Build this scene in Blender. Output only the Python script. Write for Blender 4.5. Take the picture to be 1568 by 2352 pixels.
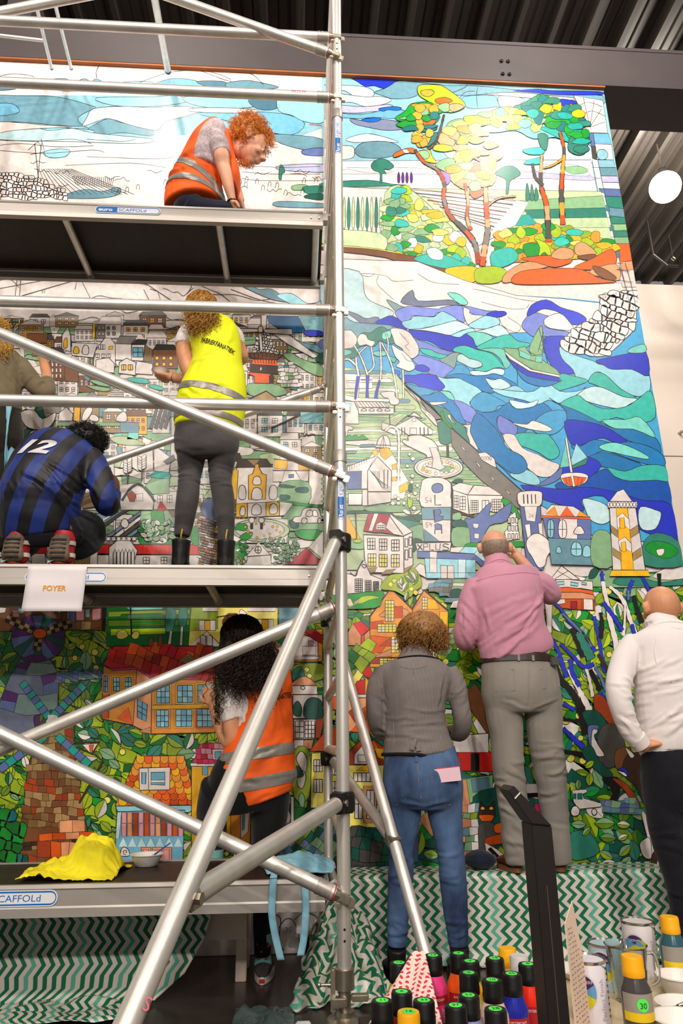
import bpy, bmesh, math, random
import numpy as np
from mathutils import Vector, Matrix, noise, Euler
for _o in list(bpy.data.objects):
 bpy.data.objects.remove(_o, do_unlink=True)
S = bpy.context.scene
COL = S.collection
random.seed(7)
F = 1600.0
PITCH = math.radians(18.2); YAW = math.radians(3.6); ROLL = 0.0088; EYE = 1.075
FW = Vector((math.sin(YAW)*math.cos(PITCH), math.cos(YAW)*math.cos(PITCH), math.sin(PITCH)))
_r = Vector((math.cos(YAW), -math.sin(YAW), 0.0)); _u = _r.cross(FW)
RT = _r*math.cos(ROLL) - _u*math.sin(ROLL)
UP = _u*math.cos(ROLL) + _r*math.sin(ROLL)
cam_d = bpy.data.cameras.new('camera'); cam = bpy.data.objects.new('camera', cam_d); COL.objects.link(cam)
cam_d.sensor_fit = 'AUTO'; cam_d.sensor_width = 36.0; cam_d.lens = F/2352.0*36.0
cam_d.clip_start = 0.05; cam_d.clip_end = 100
_m = Matrix((RT, UP, -FW)).transposed().to_4x4(); _m.translation = (0, 0, EYE)
cam.matrix_world = _m
S.camera = cam
S.view_settings.view_transform = 'Standard'; S.view_settings.look = 'None'
S.view_settings.gamma = 1.0; S.view_settings.exposure = -0.02
S.view_settings.use_curve_mapping = False
wd = bpy.data.worlds.new('hall'); S.world = wd; wd.use_nodes = True
wd.node_tree.nodes['Background'].inputs[0].default_value = (1.0, 0.92, 0.84, 1)
wd.node_tree.nodes['Background'].inputs[1].default_value = 0.25
def lamp(name, loc, power, radius, col=(1.0, 0.93, 0.85)):
 l = bpy.data.lights.new(name, 'POINT'); l.energy = power; l.shadow_soft_size = radius; l.color = col
 o = bpy.data.objects.new(name, l); COL.objects.link(o); o.location = loc
 return o
lamp('hall_lamp_light', (-1.34, 2.77, 7.0), 120, 0.13)
lamp('hall_lamp_light', (1.95, 2.77, 7.0), 150, 0.13)
for _x in (-3.6, 0.4, 4.4):
 lamp('hall_lamp_light', (_x, -0.9, 7.0), 260, 0.16)
for _y, _w in ((-4.6, 760), (-8.4, 1250)):
 for _x in (-2.6, 2.0):
  lamp('hall_lamp_light', (_x, _y, 7.0 if _y > -5 else 6.2), _w, 0.16)
WALL = 4.27
def at(px, py, d=WALL):
 """photo pixel + distance from the camera plane -> point of the place"""
 v = FW + RT*((px-784.0)/F) + UP*((1176.0-py)/F)
 k = d/v.y
 return Vector((v.x*k, d, EYE+v.z*k))
def pxm(px, p):
 """length in metres of px photo pixels at point p"""
 return px*((Vector(p)-Vector((0, 0, EYE))).dot(FW))/F
def lin(c):
 r = []
 for v in c[:3]:
  v = v/255.0
  r.append(v/12.92 if v <= 0.04045 else ((v+0.055)/1.055)**2.4)
 return (r[0], r[1], r[2], 1.0)
def tag(o, label=None, cat=None, group=None, kind=None):
 if label: o['label'] = label
 if cat: o['category'] = cat
 if group: o['group'] = group
 if kind: o['kind'] = kind
 return o
def empty(name, loc=(0, 0, 0), label=None, cat=None, group=None):
 o = bpy.data.objects.new(name, None); COL.objects.link(o); o.location = loc
 o.empty_display_size = 0.1
 return tag(o, label, cat, group)
def link(me, name, parent=None, loc=None):
 o = bpy.data.objects.new(name, me); COL.objects.link(o)
 if loc is not None: o.location = loc
 if parent is not None:
  o.parent = parent
  if loc is None:
   o.matrix_parent_inverse = Matrix.Translation(-world_loc(parent))
 return o
def world_loc(o):
 v = Vector(o.location)
 p = o.parent
 if p is not None:
  v = v + o.matrix_parent_inverse.translation + world_loc(p)
 return v
class MB:
 def __init__(s): s.v = []; s.f = []; s.uv = None
 def add(s, vs, fs):
  n = len(s.v); s.v += [tuple(v) for v in vs]; s.f += [tuple(i+n for i in f) for f in fs]
 def box(s, c, sz, rot=None):
  c = Vector(c); hx, hy, hz = sz[0]/2, sz[1]/2, sz[2]/2
  vs = [Vector((x, y, z)) for x in (-hx, hx) for y in (-hy, hy) for z in (-hz, hz)]
  if rot is not None: vs = [rot @ v for v in vs]
  s.add([v+c for v in vs], [(0,1,3,2),(4,6,7,5),(0,4,5,1),(2,3,7,6),(0,2,6,4),(1,5,7,3)])
 def bbox(s, lo, hi):
  s.box([(a+b)/2 for a, b in zip(lo, hi)], [b-a for a, b in zip(lo, hi)])
 def rings(s, rings, cap=True, closed=True):
  n = len(rings[0]); base = len(s.v)
  for r in rings: s.v += [tuple(p) for p in r]
  for i in range(len(rings)-1):
   for j in range(n if closed else n-1):
    a = base+i*n+j; b = base+i*n+(j+1) % n
    s.f.append((a, b, b+n, a+n))
  if cap:
   s.f.append(tuple(base+j for j in reversed(range(n))))
   s.f.append(tuple(base+(len(rings)-1)*n+j for j in range(n)))
 def cyl(s, p0, p1, r0, r1=None, n=16, cap=True):
  r1 = r0 if r1 is None else r1
  s.tube([p0, p1], [r0, r1], n, cap)
 def tube(s, pts, rad, n=12, cap=True, flat=None, up=None):
  """flat: list of (a,b) half axes along side / up instead of round radius"""
  pts = [Vector(p) for p in pts]
  if not hasattr(rad, '__len__'): rad = [rad]*len(pts)
  rs = []; prev = None
  for i, p in enumerate(pts):
   t = (pts[min(i+1, len(pts)-1)]-pts[max(i-1, 0)])
   t = t.normalized() if t.length > 1e-9 else Vector((0, 0, 1))
   if prev is None:
    u = Vector(up) if up is not None else (Vector((0, 0, 1)) if abs(t.z) < 0.9 else Vector((0, 1, 0)))
   else: u = prev
   u = (u-t*u.dot(t))
   if u.length < 1e-6: u = t.orthogonal()
   u.normalize(); w = t.cross(u); prev = u
   a, b = (flat[i] if flat else (rad[i], rad[i]))
   rs.append([p+w*(math.cos(2*math.pi*k/n)*a)+u*(math.sin(2*math.pi*k/n)*b) for k in range(n)])
  s.rings(rs, cap)
 def lathe(s, prof, c=(0, 0, 0), n=24, cap=True):
  c = Vector(c)
  s.rings([[c+Vector((r*math.cos(2*math.pi*k/n), r*math.sin(2*math.pi*k/n), z)) for k in range(n)] for r, z in prof], cap)
 def sphere(s, c, r, n=16, m=10, rot=None):
  c = Vector(c); rr = (r, r, r) if not hasattr(r, '__len__') else r
  rs = []
  for i in range(m+1):
   th = math.pi*(i/m); th = min(max(th, 0.02), math.pi-0.02)
   ring = []
   for k in range(n):
    a = 2*math.pi*k/n
    p = Vector((rr[0]*math.sin(th)*math.cos(a), rr[1]*math.sin(th)*math.sin(a), -rr[2]*math.cos(th)))
    if rot is not None: p = rot @ p
    ring.append(c+p)
   rs.append(ring)
  s.rings(rs)
 def extrude(s, poly, direction):
  """poly: list of 3D points (planar), direction: Vector"""
  n = len(poly); d = Vector(direction); b = len(s.v)
  s.v += [tuple(p) for p in poly]+[tuple(Vector(p)+d) for p in poly]
  s.f.append(tuple(b+i for i in reversed(range(n)))); s.f.append(tuple(b+n+i for i in range(n)))
  for i in range(n):
   j = (i+1) % n
   s.f.append((b+i, b+j, b+n+j, b+n+i))
 def build(s, name, mat=None, parent=None, smooth=None, recalc=True, bevel=0):
  me = bpy.data.meshes.new(name); me.from_pydata(s.v, [], s.f)
  if recalc or bevel:
   bm = bmesh.new(); bm.from_mesh(me)
   bmesh.ops.recalc_face_normals(bm, faces=bm.faces[:])
   if bevel:
    bmesh.ops.bevel(bm, geom=[e for e in bm.edges if e.calc_face_angle(0) > 0.6], offset=bevel, segments=2, affect='EDGES')
   bm.to_mesh(me); bm.free()
  if mat: me.materials.append(mat)
  if smooth is not None: shade(me, smooth)
  return link(me, name, parent)
def shade(me, ang=40):
 """smooth faces, sharp edges above ang degrees"""
 me.polygons.foreach_set('use_smooth', [True]*len(me.polygons))
 if ang < 180:
  bm = bmesh.new(); bm.from_mesh(me); lim = math.radians(ang)
  for e in bm.edges:
   e.smooth = e.calc_face_angle(0) < lim
  bm.to_mesh(me); bm.free()
def catmull(pts, k=6, closed=False):
 pts = [Vector(p) for p in pts]; n = len(pts); out = []
 rng = range(n) if closed else range(n-1)
 for i in rng:
  if closed: a, b, c, d = pts[i-1], pts[i], pts[(i+1) % n], pts[(i+2) % n]
  else: a, b, c, d = pts[max(i-1, 0)], pts[i], pts[i+1], pts[min(i+2, n-1)]
  for j in range(k):
   t = j/k
   out.append(0.5*((2*b)+(c-a)*t+(2*a-5*b+4*c-d)*t*t+(3*b-a-3*c+d)*t*t*t))
 if not closed: out.append(pts[-1])
 return out
def newmat(name):
 m = bpy.data.materials.new(name); m.use_nodes = True
 nt = m.node_tree; b = nt.nodes['Principled BSDF']
 return m, nt, b
MATS = {}
def mat(name, col, rough=0.6, metal=0.0, var=0.12, scale=8.0, bump=0.0, bscale=60.0, coat=0.0, trans=0.0, ior=1.45, stretch=None, sheen=0.0, spec=None):
 if name in MATS: return MATS[name]
 m, nt, b = newmat(name); N = nt.nodes; L = nt.links
 c = lin(col)
 b.inputs['Roughness'].default_value = rough; b.inputs['Metallic'].default_value = metal
 b.inputs['IOR'].default_value = ior
 if spec is not None: b.inputs['Specular IOR Level'].default_value = spec
 if coat: b.inputs['Coat Weight'].default_value = coat
 if trans: b.inputs['Transmission Weight'].default_value = trans
 if sheen: b.inputs['Sheen Weight'].default_value = sheen
 tc = N.new('ShaderNodeTexCoord'); mp = N.new('ShaderNodeMapping'); L.new(tc.outputs['Object'], mp.inputs[0])
 if stretch: mp.inputs['Scale'].default_value = stretch
 if var > 0:
  nz = N.new('ShaderNodeTexNoise'); nz.inputs['Scale'].default_value = scale; nz.inputs['Detail'].default_value = 5
  L.new(mp.outputs[0], nz.inputs['Vector'])
  rp = N.new('ShaderNodeValToRGB')
  rp.color_ramp.elements[0].position = 0.3; rp.color_ramp.elements[1].position = 0.7
  rp.color_ramp.elements[0].color = tuple(max(0, x*(1-var)) for x in c[:3])+(1,)
  rp.color_ramp.elements[1].color = tuple(min(1, x*(1+var)) for x in c[:3])+(1,)
  L.new(nz.outputs['Fac'], rp.inputs[0]); L.new(rp.outputs[0], b.inputs['Base Color'])
 else:
  b.inputs['Base Color'].default_value = c
 if bump:
  n2 = N.new('ShaderNodeTexNoise'); n2.inputs['Scale'].default_value = bscale; n2.inputs['Detail'].default_value = 4
  L.new(mp.outputs[0], n2.inputs['Vector'])
  bp = N.new('ShaderNodeBump'); bp.inputs['Strength'].default_value = bump; bp.inputs['Distance'].default_value = 0.01
  L.new(n2.outputs['Fac'], bp.inputs['Height']); L.new(bp.outputs[0], b.inputs['Normal'])
 MATS[name] = m
 return m
def emit(name, col, strength):
 m, nt, b = newmat(name)
 b.inputs['Base Color'].default_value = (1, 1, 1, 1)
 b.inputs['Emission Color'].default_value = lin(col); b.inputs['Emission Strength'].default_value = strength
 return m
ALU = mat('aluminium', (226, 220, 212), rough=0.42, metal=0.72, var=0.10, scale=14, bump=0.04, bscale=90, stretch=(1, 1, 0.25))
ALU_B = mat('aluminium_beam', (182, 174, 166), rough=0.45, metal=0.55, var=0.08, scale=6, stretch=(0.2, 1, 1))
BLACK_P = mat('black_plastic', (22, 20, 20), rough=0.45, var=0.1)
BLACK_M = mat('black_powder_coat', (26, 18, 17), rough=0.5, var=0.08)
STEEL = mat('zinc_steel', (178, 168, 150), rough=0.35, metal=0.9, var=0.15, scale=30)
def text_geo(txt, size, bold=0.0):
 """returns verts (x,y) and faces of a text, left-bottom origin, built from the built-in font"""
 cu = bpy.data.curves.new('t', 'FONT'); cu.body = txt; cu.size = size; cu.offset = bold; cu.resolution_u = 3
 ob = bpy.data.objects.new('t', cu); COL.objects.link(ob)
 dg = bpy.context.evaluated_depsgraph_get(); dg.update()
 me = bpy.data.meshes.new_from_object(ob.evaluated_get(dg))
 vs = [tuple(v.co) for v in me.vertices]; fs = [tuple(p.vertices) for p in me.polygons]
 bpy.data.objects.remove(ob, do_unlink=True); bpy.data.curves.remove(cu); bpy.data.meshes.remove(me)
 return vs, fs
def text_on(mb, txt, size, o, ux, uy, center=False, bold=0.0, wrapfn=None):
 vs, fs = text_geo(txt, size, bold)
 if not vs: return 0
 w = max(v[0] for v in vs)
 off = -w/2 if center else 0
 if wrapfn: mb.add([wrapfn(v[0]+off, v[1]) for v in vs], fs)
 else:
  o = Vector(o); ux = Vector(ux); uy = Vector(uy)
  mb.add([o+ux*(v[0]+off)+uy*v[1] for v in vs], fs)
 return w
# ================================================================== the setting
CEIL = 7.5; BACK = 8.5
FLOORM = mat('dark_floor', (50, 40, 34), rough=0.28, var=0.25, scale=2.5, bump=0.02, bscale=40)
mb = MB(); mb.bbox((-9, -9, -0.2), (9, 12, 0)); tag(mb.build('floor', FLOORM), kind='structure')
WHITE_WALL = mat('cream_wall', (232, 216, 206), rough=0.7, var=0.03, scale=1.2)
mb = MB(); mb.bbox((-6.0, WALL+0.003, 0), (2.485, WALL+0.16, 6.2))
wall_back = tag(mb.build('wall_back', mat('mural_board', (236, 228, 222), rough=0.4, var=0.02, scale=2)), kind='structure')
far = empty('wall_far', (4.0, BACK, 0)); tag(far, kind='structure')
for (x0, x1) in ((-9, 3.2), (3.205, 9.2)):
 for (z0, z1) in ((0, 4.72), (4.735, CEIL)):
  mb = MB(); mb.bbox((x0, BACK, z0), (x1, BACK+0.12, z1)); mb.build('wall_panel', WHITE_WALL, far, bevel=0.004)
DECK = mat('steel_deck', (50, 45, 41), rough=0.5, metal=0.2, var=0.25, scale=3, stretch=(1, 0.15, 1))
pitch = 0.345; prof = []
x = -8.0
while x < 9.0:
 prof += [(x, 0.0), (x+0.05, 0.0), (x+0.075, 0.13), (x+0.15, 0.13), (x+0.165, 0.118), (x+0.18, 0.13), (x+0.24, 0.13), (x+0.255, 0.118), (x+0.27, 0.13), (x+0.32, 0.13)]
 x += pitch
vs = []; fs = []
for y in (-9, BACK+0.1):
 vs += [(a, y, CEIL+b) for a, b in prof]
n = len(prof)
fs = [(i, i+1, n+i+1, n+i) for i in range(n-1)]
mb = MB(); mb.add(vs, fs); tag(mb.build('ceiling', DECK), kind='structure')
BEAM = mat('painted_beam', (74, 66, 66), rough=0.55, var=0.12, scale=1.5, bump=0.02)
mb = MB()
zb = 6.215
mb.bbox((-9, 4.235, zb), (9, 4.66, zb+0.035)); mb.bbox((-9, 4.235, zb+0.40), (9, 4.66, zb+0.435)); mb.bbox((-9, 4.24, zb+0.035), (9, 4.30, zb+0.40))
beam = tag(mb.build('trim_1', BEAM), 'grey steel beam running above the mural', kind='structure')
mb = MB(); mb.bbox((-6, 4.238, 6.198), (2.485, 4.268, 6.2145))
mb.build('primer_strip', mat('orange_primer', (158, 92, 50), rough=0.7), beam)
for dx in (-0.028, 0.028):
 for dz in (-0.07, 0.07):
  mb = MB(); p = at(1160, 156, 4.24)
  mb.cyl((p.x+dx, 4.241, p.z+dz), (p.x+dx, 4.222, p.z+dz), 0.017, n=6)
  mb.cyl((p.x+dx, 4.224, p.z+dz), (p.x+dx, 4.214, p.z+dz), 0.009, n=10)
  mb.build('bolt', mat('bolt_steel', (80, 70, 68), rough=0.5, metal=0.4), beam)
mb = MB(); a = at(62, 20, 4.75); b = at(92, 118, 4.75)
mb.box((a.x, 4.75, 6.7), (0.22, 0.25, 1.6)); tag(mb.build('trim_2', BEAM), kind='structure')
g = at(1527, 430, 6.0)
gl = empty('globe_lamp', (g.x, g.y, CEIL), 'lit white globe lamp hanging under the corrugated deck', 'lamp')
mb = MB(); mb.sphere(g, 0.165, 24, 16); mb.build('globe', emit('lamp_glass', (255, 246, 230), 260.0), gl, smooth=180)
mb = MB(); mb.cyl(g+Vector((0, 0, 0.14)), g+Vector((0, 0, 0.24)), 0.06, 0.05, 16); mb.build('lamp_holder', BLACK_P, gl, smooth=40)
mb = MB(); mb.cyl(g+Vector((0, 0, 0.22)), (g.x, g.y, CEIL+0.002), 0.008, n=8); mb.build('hanging_rod', STEEL, gl)
for (px, py, d) in ((1545, 590, 7.6), (1500, 585, 7.2)):
 q = at(px, py, d)
 if px == 1545:
  r = empty('wire_hanger', (q.x, q.y, CEIL), 'thin wire hanger with a small hook below the deck', 'wire')
  mb = MB(); mb.cyl(q, (q.x, q.y, CEIL+0.13), 0.004, n=6); mb.build('wire', STEEL, r)
  mb = MB(); mb.tube([q, q+Vector((0.03, 0, -0.03)), q+Vector((0, 0, -0.06)), q+Vector((-0.03, 0, -0.03)), q], 0.008, 6); mb.build('hook', STEEL, r)
 else:
  r = empty('deck_bracket', (q.x, q.y, CEIL), 'dark bent bracket fixed under the corrugated deck', 'bracket')
  mb = MB(); mb.tube([(q.x, q.y, CEIL+0.01), q, q+Vector((0.16, 0, -0.16)), q+Vector((0.3, 0, -0.16))], 0.02, 8); mb.build('bracket_arm', BLACK_M, r)
w = at(1559, 996, BACK)
mb = MB(); mb.cyl((w.x, BACK+0.002, w.z), (w.x, BACK-0.05, w.z), 0.022, 0.014, 12); mb.sphere((w.x, BACK-0.06, w.z), 0.022, 10, 6)
tag(mb.build('wall_hook', STEEL, smooth=40), 'small metal knob on the plain cream wall', 'hook')
# ================================================================== scaffold tower
RX = 0.170; LX = RX-2.45; FY = 2.76; BY = 4.05; TR = 0.0245
TOP = 5.75
tower = empty('scaffold_tower', ((RX+LX)/2, (FY+BY)/2, 0), 'tall rolling aluminium scaffold tower with platforms, guardrails, braces and outriggers', 'scaffold')
RED = mat('red_paint', (176, 36, 36), rough=0.5)
def tubep(name, p0, p1, r=TR, m=ALU, par=tower, n=20):
 b = MB(); b.cyl(p0, p1, r, n=n); return b.build(name, m, par, smooth=50)
JOINT = (2.205, 4.10)
for X in (RX, LX):
 for Y in (FY, BY):
  z0 = 0.30
  b = MB(); b.cyl((X, Y, z0), (X, Y, TOP), TR, n=24); u = b.build('upright', ALU, tower, smooth=50)
  for z in JOINT:
   b = MB(); b.lathe([(TR+0.0005, z-0.001), (TR+0.0035, z), (TR+0.0035, z+0.052), (TR+0.0005, z+0.055)], (X, Y, 0), 24, cap=False)
   b.build('spigot_sleeve', ALU_B, u, smooth=50)
  for z in (0.42, 0.455, 2.41, 2.45, 4.56, 4.60):
   b = MB(); b.cyl((X, Y-TR+0.003, z), (X, Y-TR-0.0012, z), 0.0042, n=10)
   b.build('lock_pin', BLACK_P, u, smooth=40)
 z = 0.475
 while z < 5.6:
  b = MB(); b.cyl((X, FY+TR*0.7, z), (X, BY-TR*0.7, z), 0.0205, n=16)
  b.cyl((X, FY+TR*0.9, z), (X, FY+TR+0.03, z), 0.026, 0.0215, n=16); b.cyl((X, BY-TR*0.9, z), (X, BY-TR-0.03, z), 0.026, 0.0215, n=16)
  b.build('rung', ALU, tower, smooth=50)
  z += 0.28
def claw(par, p, d, r=TR):
 """swaged tube end, red/black ring and snap claw around the upright"""
 d = Vector(d).normalized(); p = Vector(p)
 b = MB(); b.tube([p-d*0.07, p-d*0.062, p-d*0.05, p-d*0.044, p-d*0.03, p-d*0.024, p-d*0.004], [r+0.0003, r+0.003, r+0.0005, r+0.003, r+0.0005, r+0.002, r-0.002], 18)
 b.build('swaged_end', ALU_B, par, smooth=60)
 b = MB(); b.tube([p-d*0.006, p-d*0.002], [r+0.0025, r+0.0025], 18); b.build('marking_ring', RED, par, smooth=60)
 b = MB(); b.cyl(p-d*0.002, p+d*0.02, r-0.001, r-0.006, 16); b.box(p+d*0.035, (0.045, 0.03, 0.03), d.to_track_quat('X', 'Z').to_matrix()); b.box(p+d*0.066+Vector((0, 0.004, -0.006)), (0.022, 0.016, 0.032), d.to_track_quat('X', 'Z').to_matrix())
 b.box(p+d*0.012+Vector((0, -0.008, -0.03)), (0.018, 0.010, 0.016))
 b.build('snap_claw', STEEL, par, bevel=0.003)
for z in (4.655, 4.235, 2.955, 2.465):
 y = FY-0.012
 t = tubep('guardrail', (LX+0.03, y, z), (RX-0.035, y, z), 0.0255)
 claw(t, (RX-0.035, y, z), (1, 0, 0), 0.0255)
for z in (4.66, 4.24, 2.96):
 pass
def brace(a, b, ends=(True, True), r=0.0255):
 a = Vector(a); b = Vector(b)
 t = tubep('diagonal_brace', a, b, r)
 if ends[1]: claw(t, b, b-a, r)
 return t
YF = FY-0.035
def extend(p, q, X):
 k = (X-q.x)/(p.x-q.x); return q+(p-q)*k
def fbrace(pl, pr, y):
 p, q = at(pl[0], pl[1], y), at(pr[0], pr[1], y)
 return brace(extend(p, q, LX+0.02), q)
fbrace((400, -4), (756, 122), YF)
p, q = at(0, 28, YF+0.06), at(160, -3, YF+0.06); brace(extend(p, q, LX+0.02), extend(p, q, -0.9), (False, False))
fbrace((0, 766), (762, 1083), YF)
fbrace((0, 1722), (768, 1396), FY+0.03)
fbrace((0, 1684), (768, 2052), YF)
p, q = at(250, 1060, BY), at(735, 892, BY); brace(extend(p, q, LX+0.05), q, r=0.023)
t = tubep('wall_tie', at(348, -40, 3.05), at(385, 160, 4.16), 0.024)
b = MB(); q = at(385, 160, 4.16); b.cyl(q, q+(q-at(348, -40, 3.05)).normalized()*0.03, 0.026, n=16); b.build('rubber_foot', BLACK_P, t, smooth=50)
for x0, x1 in ((80, 118), (124, 163)):
 t = tubep('wall_tie', at(x0, 0, 3.25), at(x1, 155, 4.18), 0.0125)
 q = at(x1, 155, 4.18); d = (q-at(x0, 0, 3.25)).normalized()
 b = MB(); b.cyl(q, q+d*0.02, 0.014, n=12); b.build('rubber_foot', BLACK_P, t, smooth=50)
 b = MB(); m_ = at(x0, 0, 3.25).lerp(q, 0.3); b.cyl(m_-d*0.04, m_+d*0.04, 0.019, n=12); b.build('joint_sleeve', STEEL, t, smooth=50)
tubep('wall_tie', at(-30, 78, 3.75), at(106, 94, 3.82), 0.012)
DECKM = mat('phenolic_ply', (34, 22, 17), rough=0.5, var=0.15, scale=20, bump=0.05, bscale=200)
STK_W = mat('sticker_white', (236, 234, 236), rough=0.35, var=0.02); STK_B = mat('sticker_blue', (24, 108, 186), rough=0.35, var=0.03)
def pill(cx, cz, w, h, y, n=10):
 r = h/2; pts = []
 for k in range(n+1):
  a = -math.pi/2+math.pi*k/n; pts.append((cx+w/2-r+r*math.cos(a), y, cz+r*math.sin(a)))
 for k in range(n+1):
  a = math.pi/2+math.pi*k/n; pts.append((cx-w/2+r+r*math.cos(a), y, cz+r*math.sin(a)))
 return pts
def sticker(par, cx, cz, w, h, y):
 b = MB(); p = pill(cx, cz, w, h, y-0.0006); b.add(p, [tuple(range(len(p)))])
 s = b.build('sticker', STK_W, par)
 b = MB(); o = pill(cx, cz, w*0.975, h*0.86, y-0.0011); i = pill(cx, cz, w*0.955, h*0.66, y-0.0011)
 n = len(o); b.add(o+i, [(k, (k+1) % n, n+(k+1) % n, n+k) for k in range(n)])
 lx = cx-w*0.4775; rx = cx-w*0.16; hh = h*0.40; q = []
 for k in range(11):
  a = math.pi/2+math.pi*k/10; q.append((lx+hh+hh*math.cos(a), y-0.0012, cz+hh*math.sin(a)))
 q += [(rx, y-0.0012, cz-hh), (rx, y-0.0012, cz+hh)]
 b.add(q, [tuple(range(len(q)))])
 text_on(b, 'SCAFFOLd', h*0.62, (cx-w*0.145, y-0.0013, cz-h*0.2), (1.12, 0, 0), (0, 0, 0.95))
 b.build('print', STK_B, s)
 b = MB(); text_on(b, 'euro', h*0.74, (lx+h*0.22, y-0.0018, cz-h*0.2), (1.12, 0, 0), (0, 0, 0.85), bold=0.0012)
 b.build('print', STK_W, s)
def platform(z, y0, w, x0, x1, cross, beamh, stk=None):
 b = MB(); y1 = y0+w
 b.bbox((x0, y0+0.012, z-0.022), (x1, y1-0.012, z-0.008)); pf = b.build('platform', DECKM, tower)
 for ya, s in ((y0, 1), (y1, -1)):
  b = MB(); pts = [(0, 0), (0.02, 0), (0.02, -0.006), (0.006, -0.012), (0.006, -beamh*0.34), (0.0015, -beamh*0.40), (0.0015, -beamh+0.004), (0.03, -beamh+0.004), (0.03, -beamh), (-0.003, -beamh), (-0.003, -beamh*0.72), (0.001, -beamh*0.66), (0.001, -0.02), (-0.003, -0.014)]
  b.extrude([(x0, ya+s*a, z+c) for a, c in pts], (x1-x0, 0, 0))
  b.build('side_beam', ALU_B, pf)
 for cx in cross:
  b = MB(); b.cyl((cx, y0+0.006, z-beamh*0.62), (cx, y1-0.006, z-beamh*0.62), 0.021, n=16)
  b.cyl((cx, y1-0.012, z-beamh*0.62), (cx, y1-0.004, z-beamh*0.62), 0.026, n=16)
  b.build('cross_member', ALU, pf, smooth=50)
 for ya in (y0+0.02, y1-0.02):
  b = MB(); b.box((x1+0.012, ya, z-beamh*0.4), (0.03, 0.05, beamh*0.5)); b.tube([(x1+0.02, ya, z-beamh*0.2), (x1+0.04, ya, z-0.01), (x1+0.062, ya, z-0.03), (x1+0.066, ya, z-0.05)], 0.009, 8)
  b.build('hook', ALU_B, pf, bevel=0.002)
 if stk: sticker(pf, *stk, y0-0.0035)
 for fx in (0.004, 0.05):
  b = MB(); b.cyl((x1-0.02-fx, y0-0.002, z-0.05), (x1-0.02-fx, y0-0.006, z-0.05), 0.005, n=8)
  b.build('rivet', ALU, pf)
 return pf
P1 = 4.045; P2 = 1.898; P3 = 0.545; PY = 3.35; PW = 0.60
c1 = [at(x, 500, PY).x for x in (140, 500, 726)]
s1 = at(294, 484, PY); platform(P1, PY, PW, LX+0.05, 0.118, [c1[0]-0.72]+c1, 0.105, (s1.x, s1.z, 0.372, 0.050))
c2 = [at(x, 1350, PY).x for x in (120, 470, 716)]
s2 = at(152, 1325, PY); platform(P2, PY, PW, LX+0.05, 0.118, [c2[0]-0.72]+c2, 0.100, (s2.x, s2.z-0.002, 0.385, 0.052))
s3 = at(18, 2064, 3.14); platform(P3, 3.14, 0.58, LX+0.05, 0.118, [-1.7, -1.0, -0.35, 0.06], 0.115, (s3.x, s3.z, 0.385, 0.058))
def clamp(p, dr):
 p = Vector(p); dr = Vector(dr).normalized()
 b = MB(); b.lathe([(TR+0.0005, -0.038), (TR+0.017, -0.036), (TR+0.019, 0.03), (TR+0.014, 0.036), (TR+0.0005, 0.037)], p, 20, cap=False)
 q = Vector((dr.x, dr.y, 0)); q.normalize()
 rot = q.to_track_quat('X', 'Z').to_matrix()
 b.box(p+q*(TR+0.03), (0.06, 0.05, 0.07), rot)
 c = b.build('clamp', BLACK_P, tower, bevel=0.004)
 b = MB(); s = Vector((0, 0, 1)).cross(q); b.cyl(p+q*0.052+s*0.03, p+q*0.052-s*0.03, 0.0085, n=12); b.cyl(p+q*0.052-s*0.03, p+q*0.052-s*0.033, 0.012, n=12); b.cyl(p+q*0.052+s*0.026, p+q*0.052+s*0.033, 0.012, n=12)
 b.build('bolt', STEEL, c, smooth=40)
 return p+q*0.06
def leg(c, foot, name='outrigger'):
 c = Vector(c); foot = Vector(foot); d = (foot-c).normalized()
 t = tubep(name, c+d*0.035, foot, 0.0255)
 b = MB(); b.box(c+d*0.02, (0.06, 0.02, 0.045), d.to_track_quat('X', 'Z').to_matrix()); b.cyl(c+d*0.03, c+d*0.042, 0.0275, n=18); b.build('end_fitting', STEEL, t, bevel=0.003)
 return t, d
def along(a, b, pxy, y): pass
zc1 = 1.850; zc2 = 0.862
target = at(302, 2330, 1.52)
c = clamp((RX, FY, zc1), (target.x-RX, target.y-FY, 0))
dd = (target-c).normalized(); foot = c+dd*((c.z-0.04)/-dd.z)
t1, d1 = leg(c, foot)
b = MB(); b.sphere(foot, (0.05, 0.05, 0.035), 16, 8); b.build('rubber_foot', BLACK_P, t1, smooth=60)
hit = None; best = 1e9
for i in range(400):
 q = c+dd*(0.5+i*0.005)
 v = q-Vector((0, 0, EYE)); z = v.dot(FW); sx, sy = 784+F*v.dot(RT)/z, 1176-F*v.dot(UP)/z
 e = (sx-440)**2+(sy-2088)**2
 if e < best: best = e; hit = q
c2_ = clamp((RX, FY, zc2), (hit.x-RX, hit.y-FY, 0))
t2, d2 = leg(c2_, hit-(hit-c2_).normalized()*0.05, 'outrigger_strut')
b = MB(); b.box(hit-d2*0.05+Vector((0, 0, -0.004)), (0.05, 0.034, 0.046), d2.to_track_quat('X', 'Z').to_matrix()); b.box(hit-d2*0.027, (0.07, 0.05, 0.012), dd.to_track_quat('X', 'Z').to_matrix() @ Matrix.Rotation(0.5, 3, 'X'))
br = b.build('bracket', STEEL, t2, bevel=0.004); hit1 = hit; dd1 = dd
b = MB(); s = d2.cross(Vector((0, 0, 1))).normalized(); b.cyl(hit-d2*0.035+s*0.034, hit-d2*0.035-s*0.034, 0.013, n=6); b.build('bolt', STEEL, br)
target = at(1005, 2290, 2.95)
c = clamp((RX, BY, 1.742), (target.x-RX, target.y-BY, 0))
dd = (target-c).normalized(); foot = c+dd*((c.z-0.04)/-dd.z)
t1, d1 = leg(c, foot)
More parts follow.
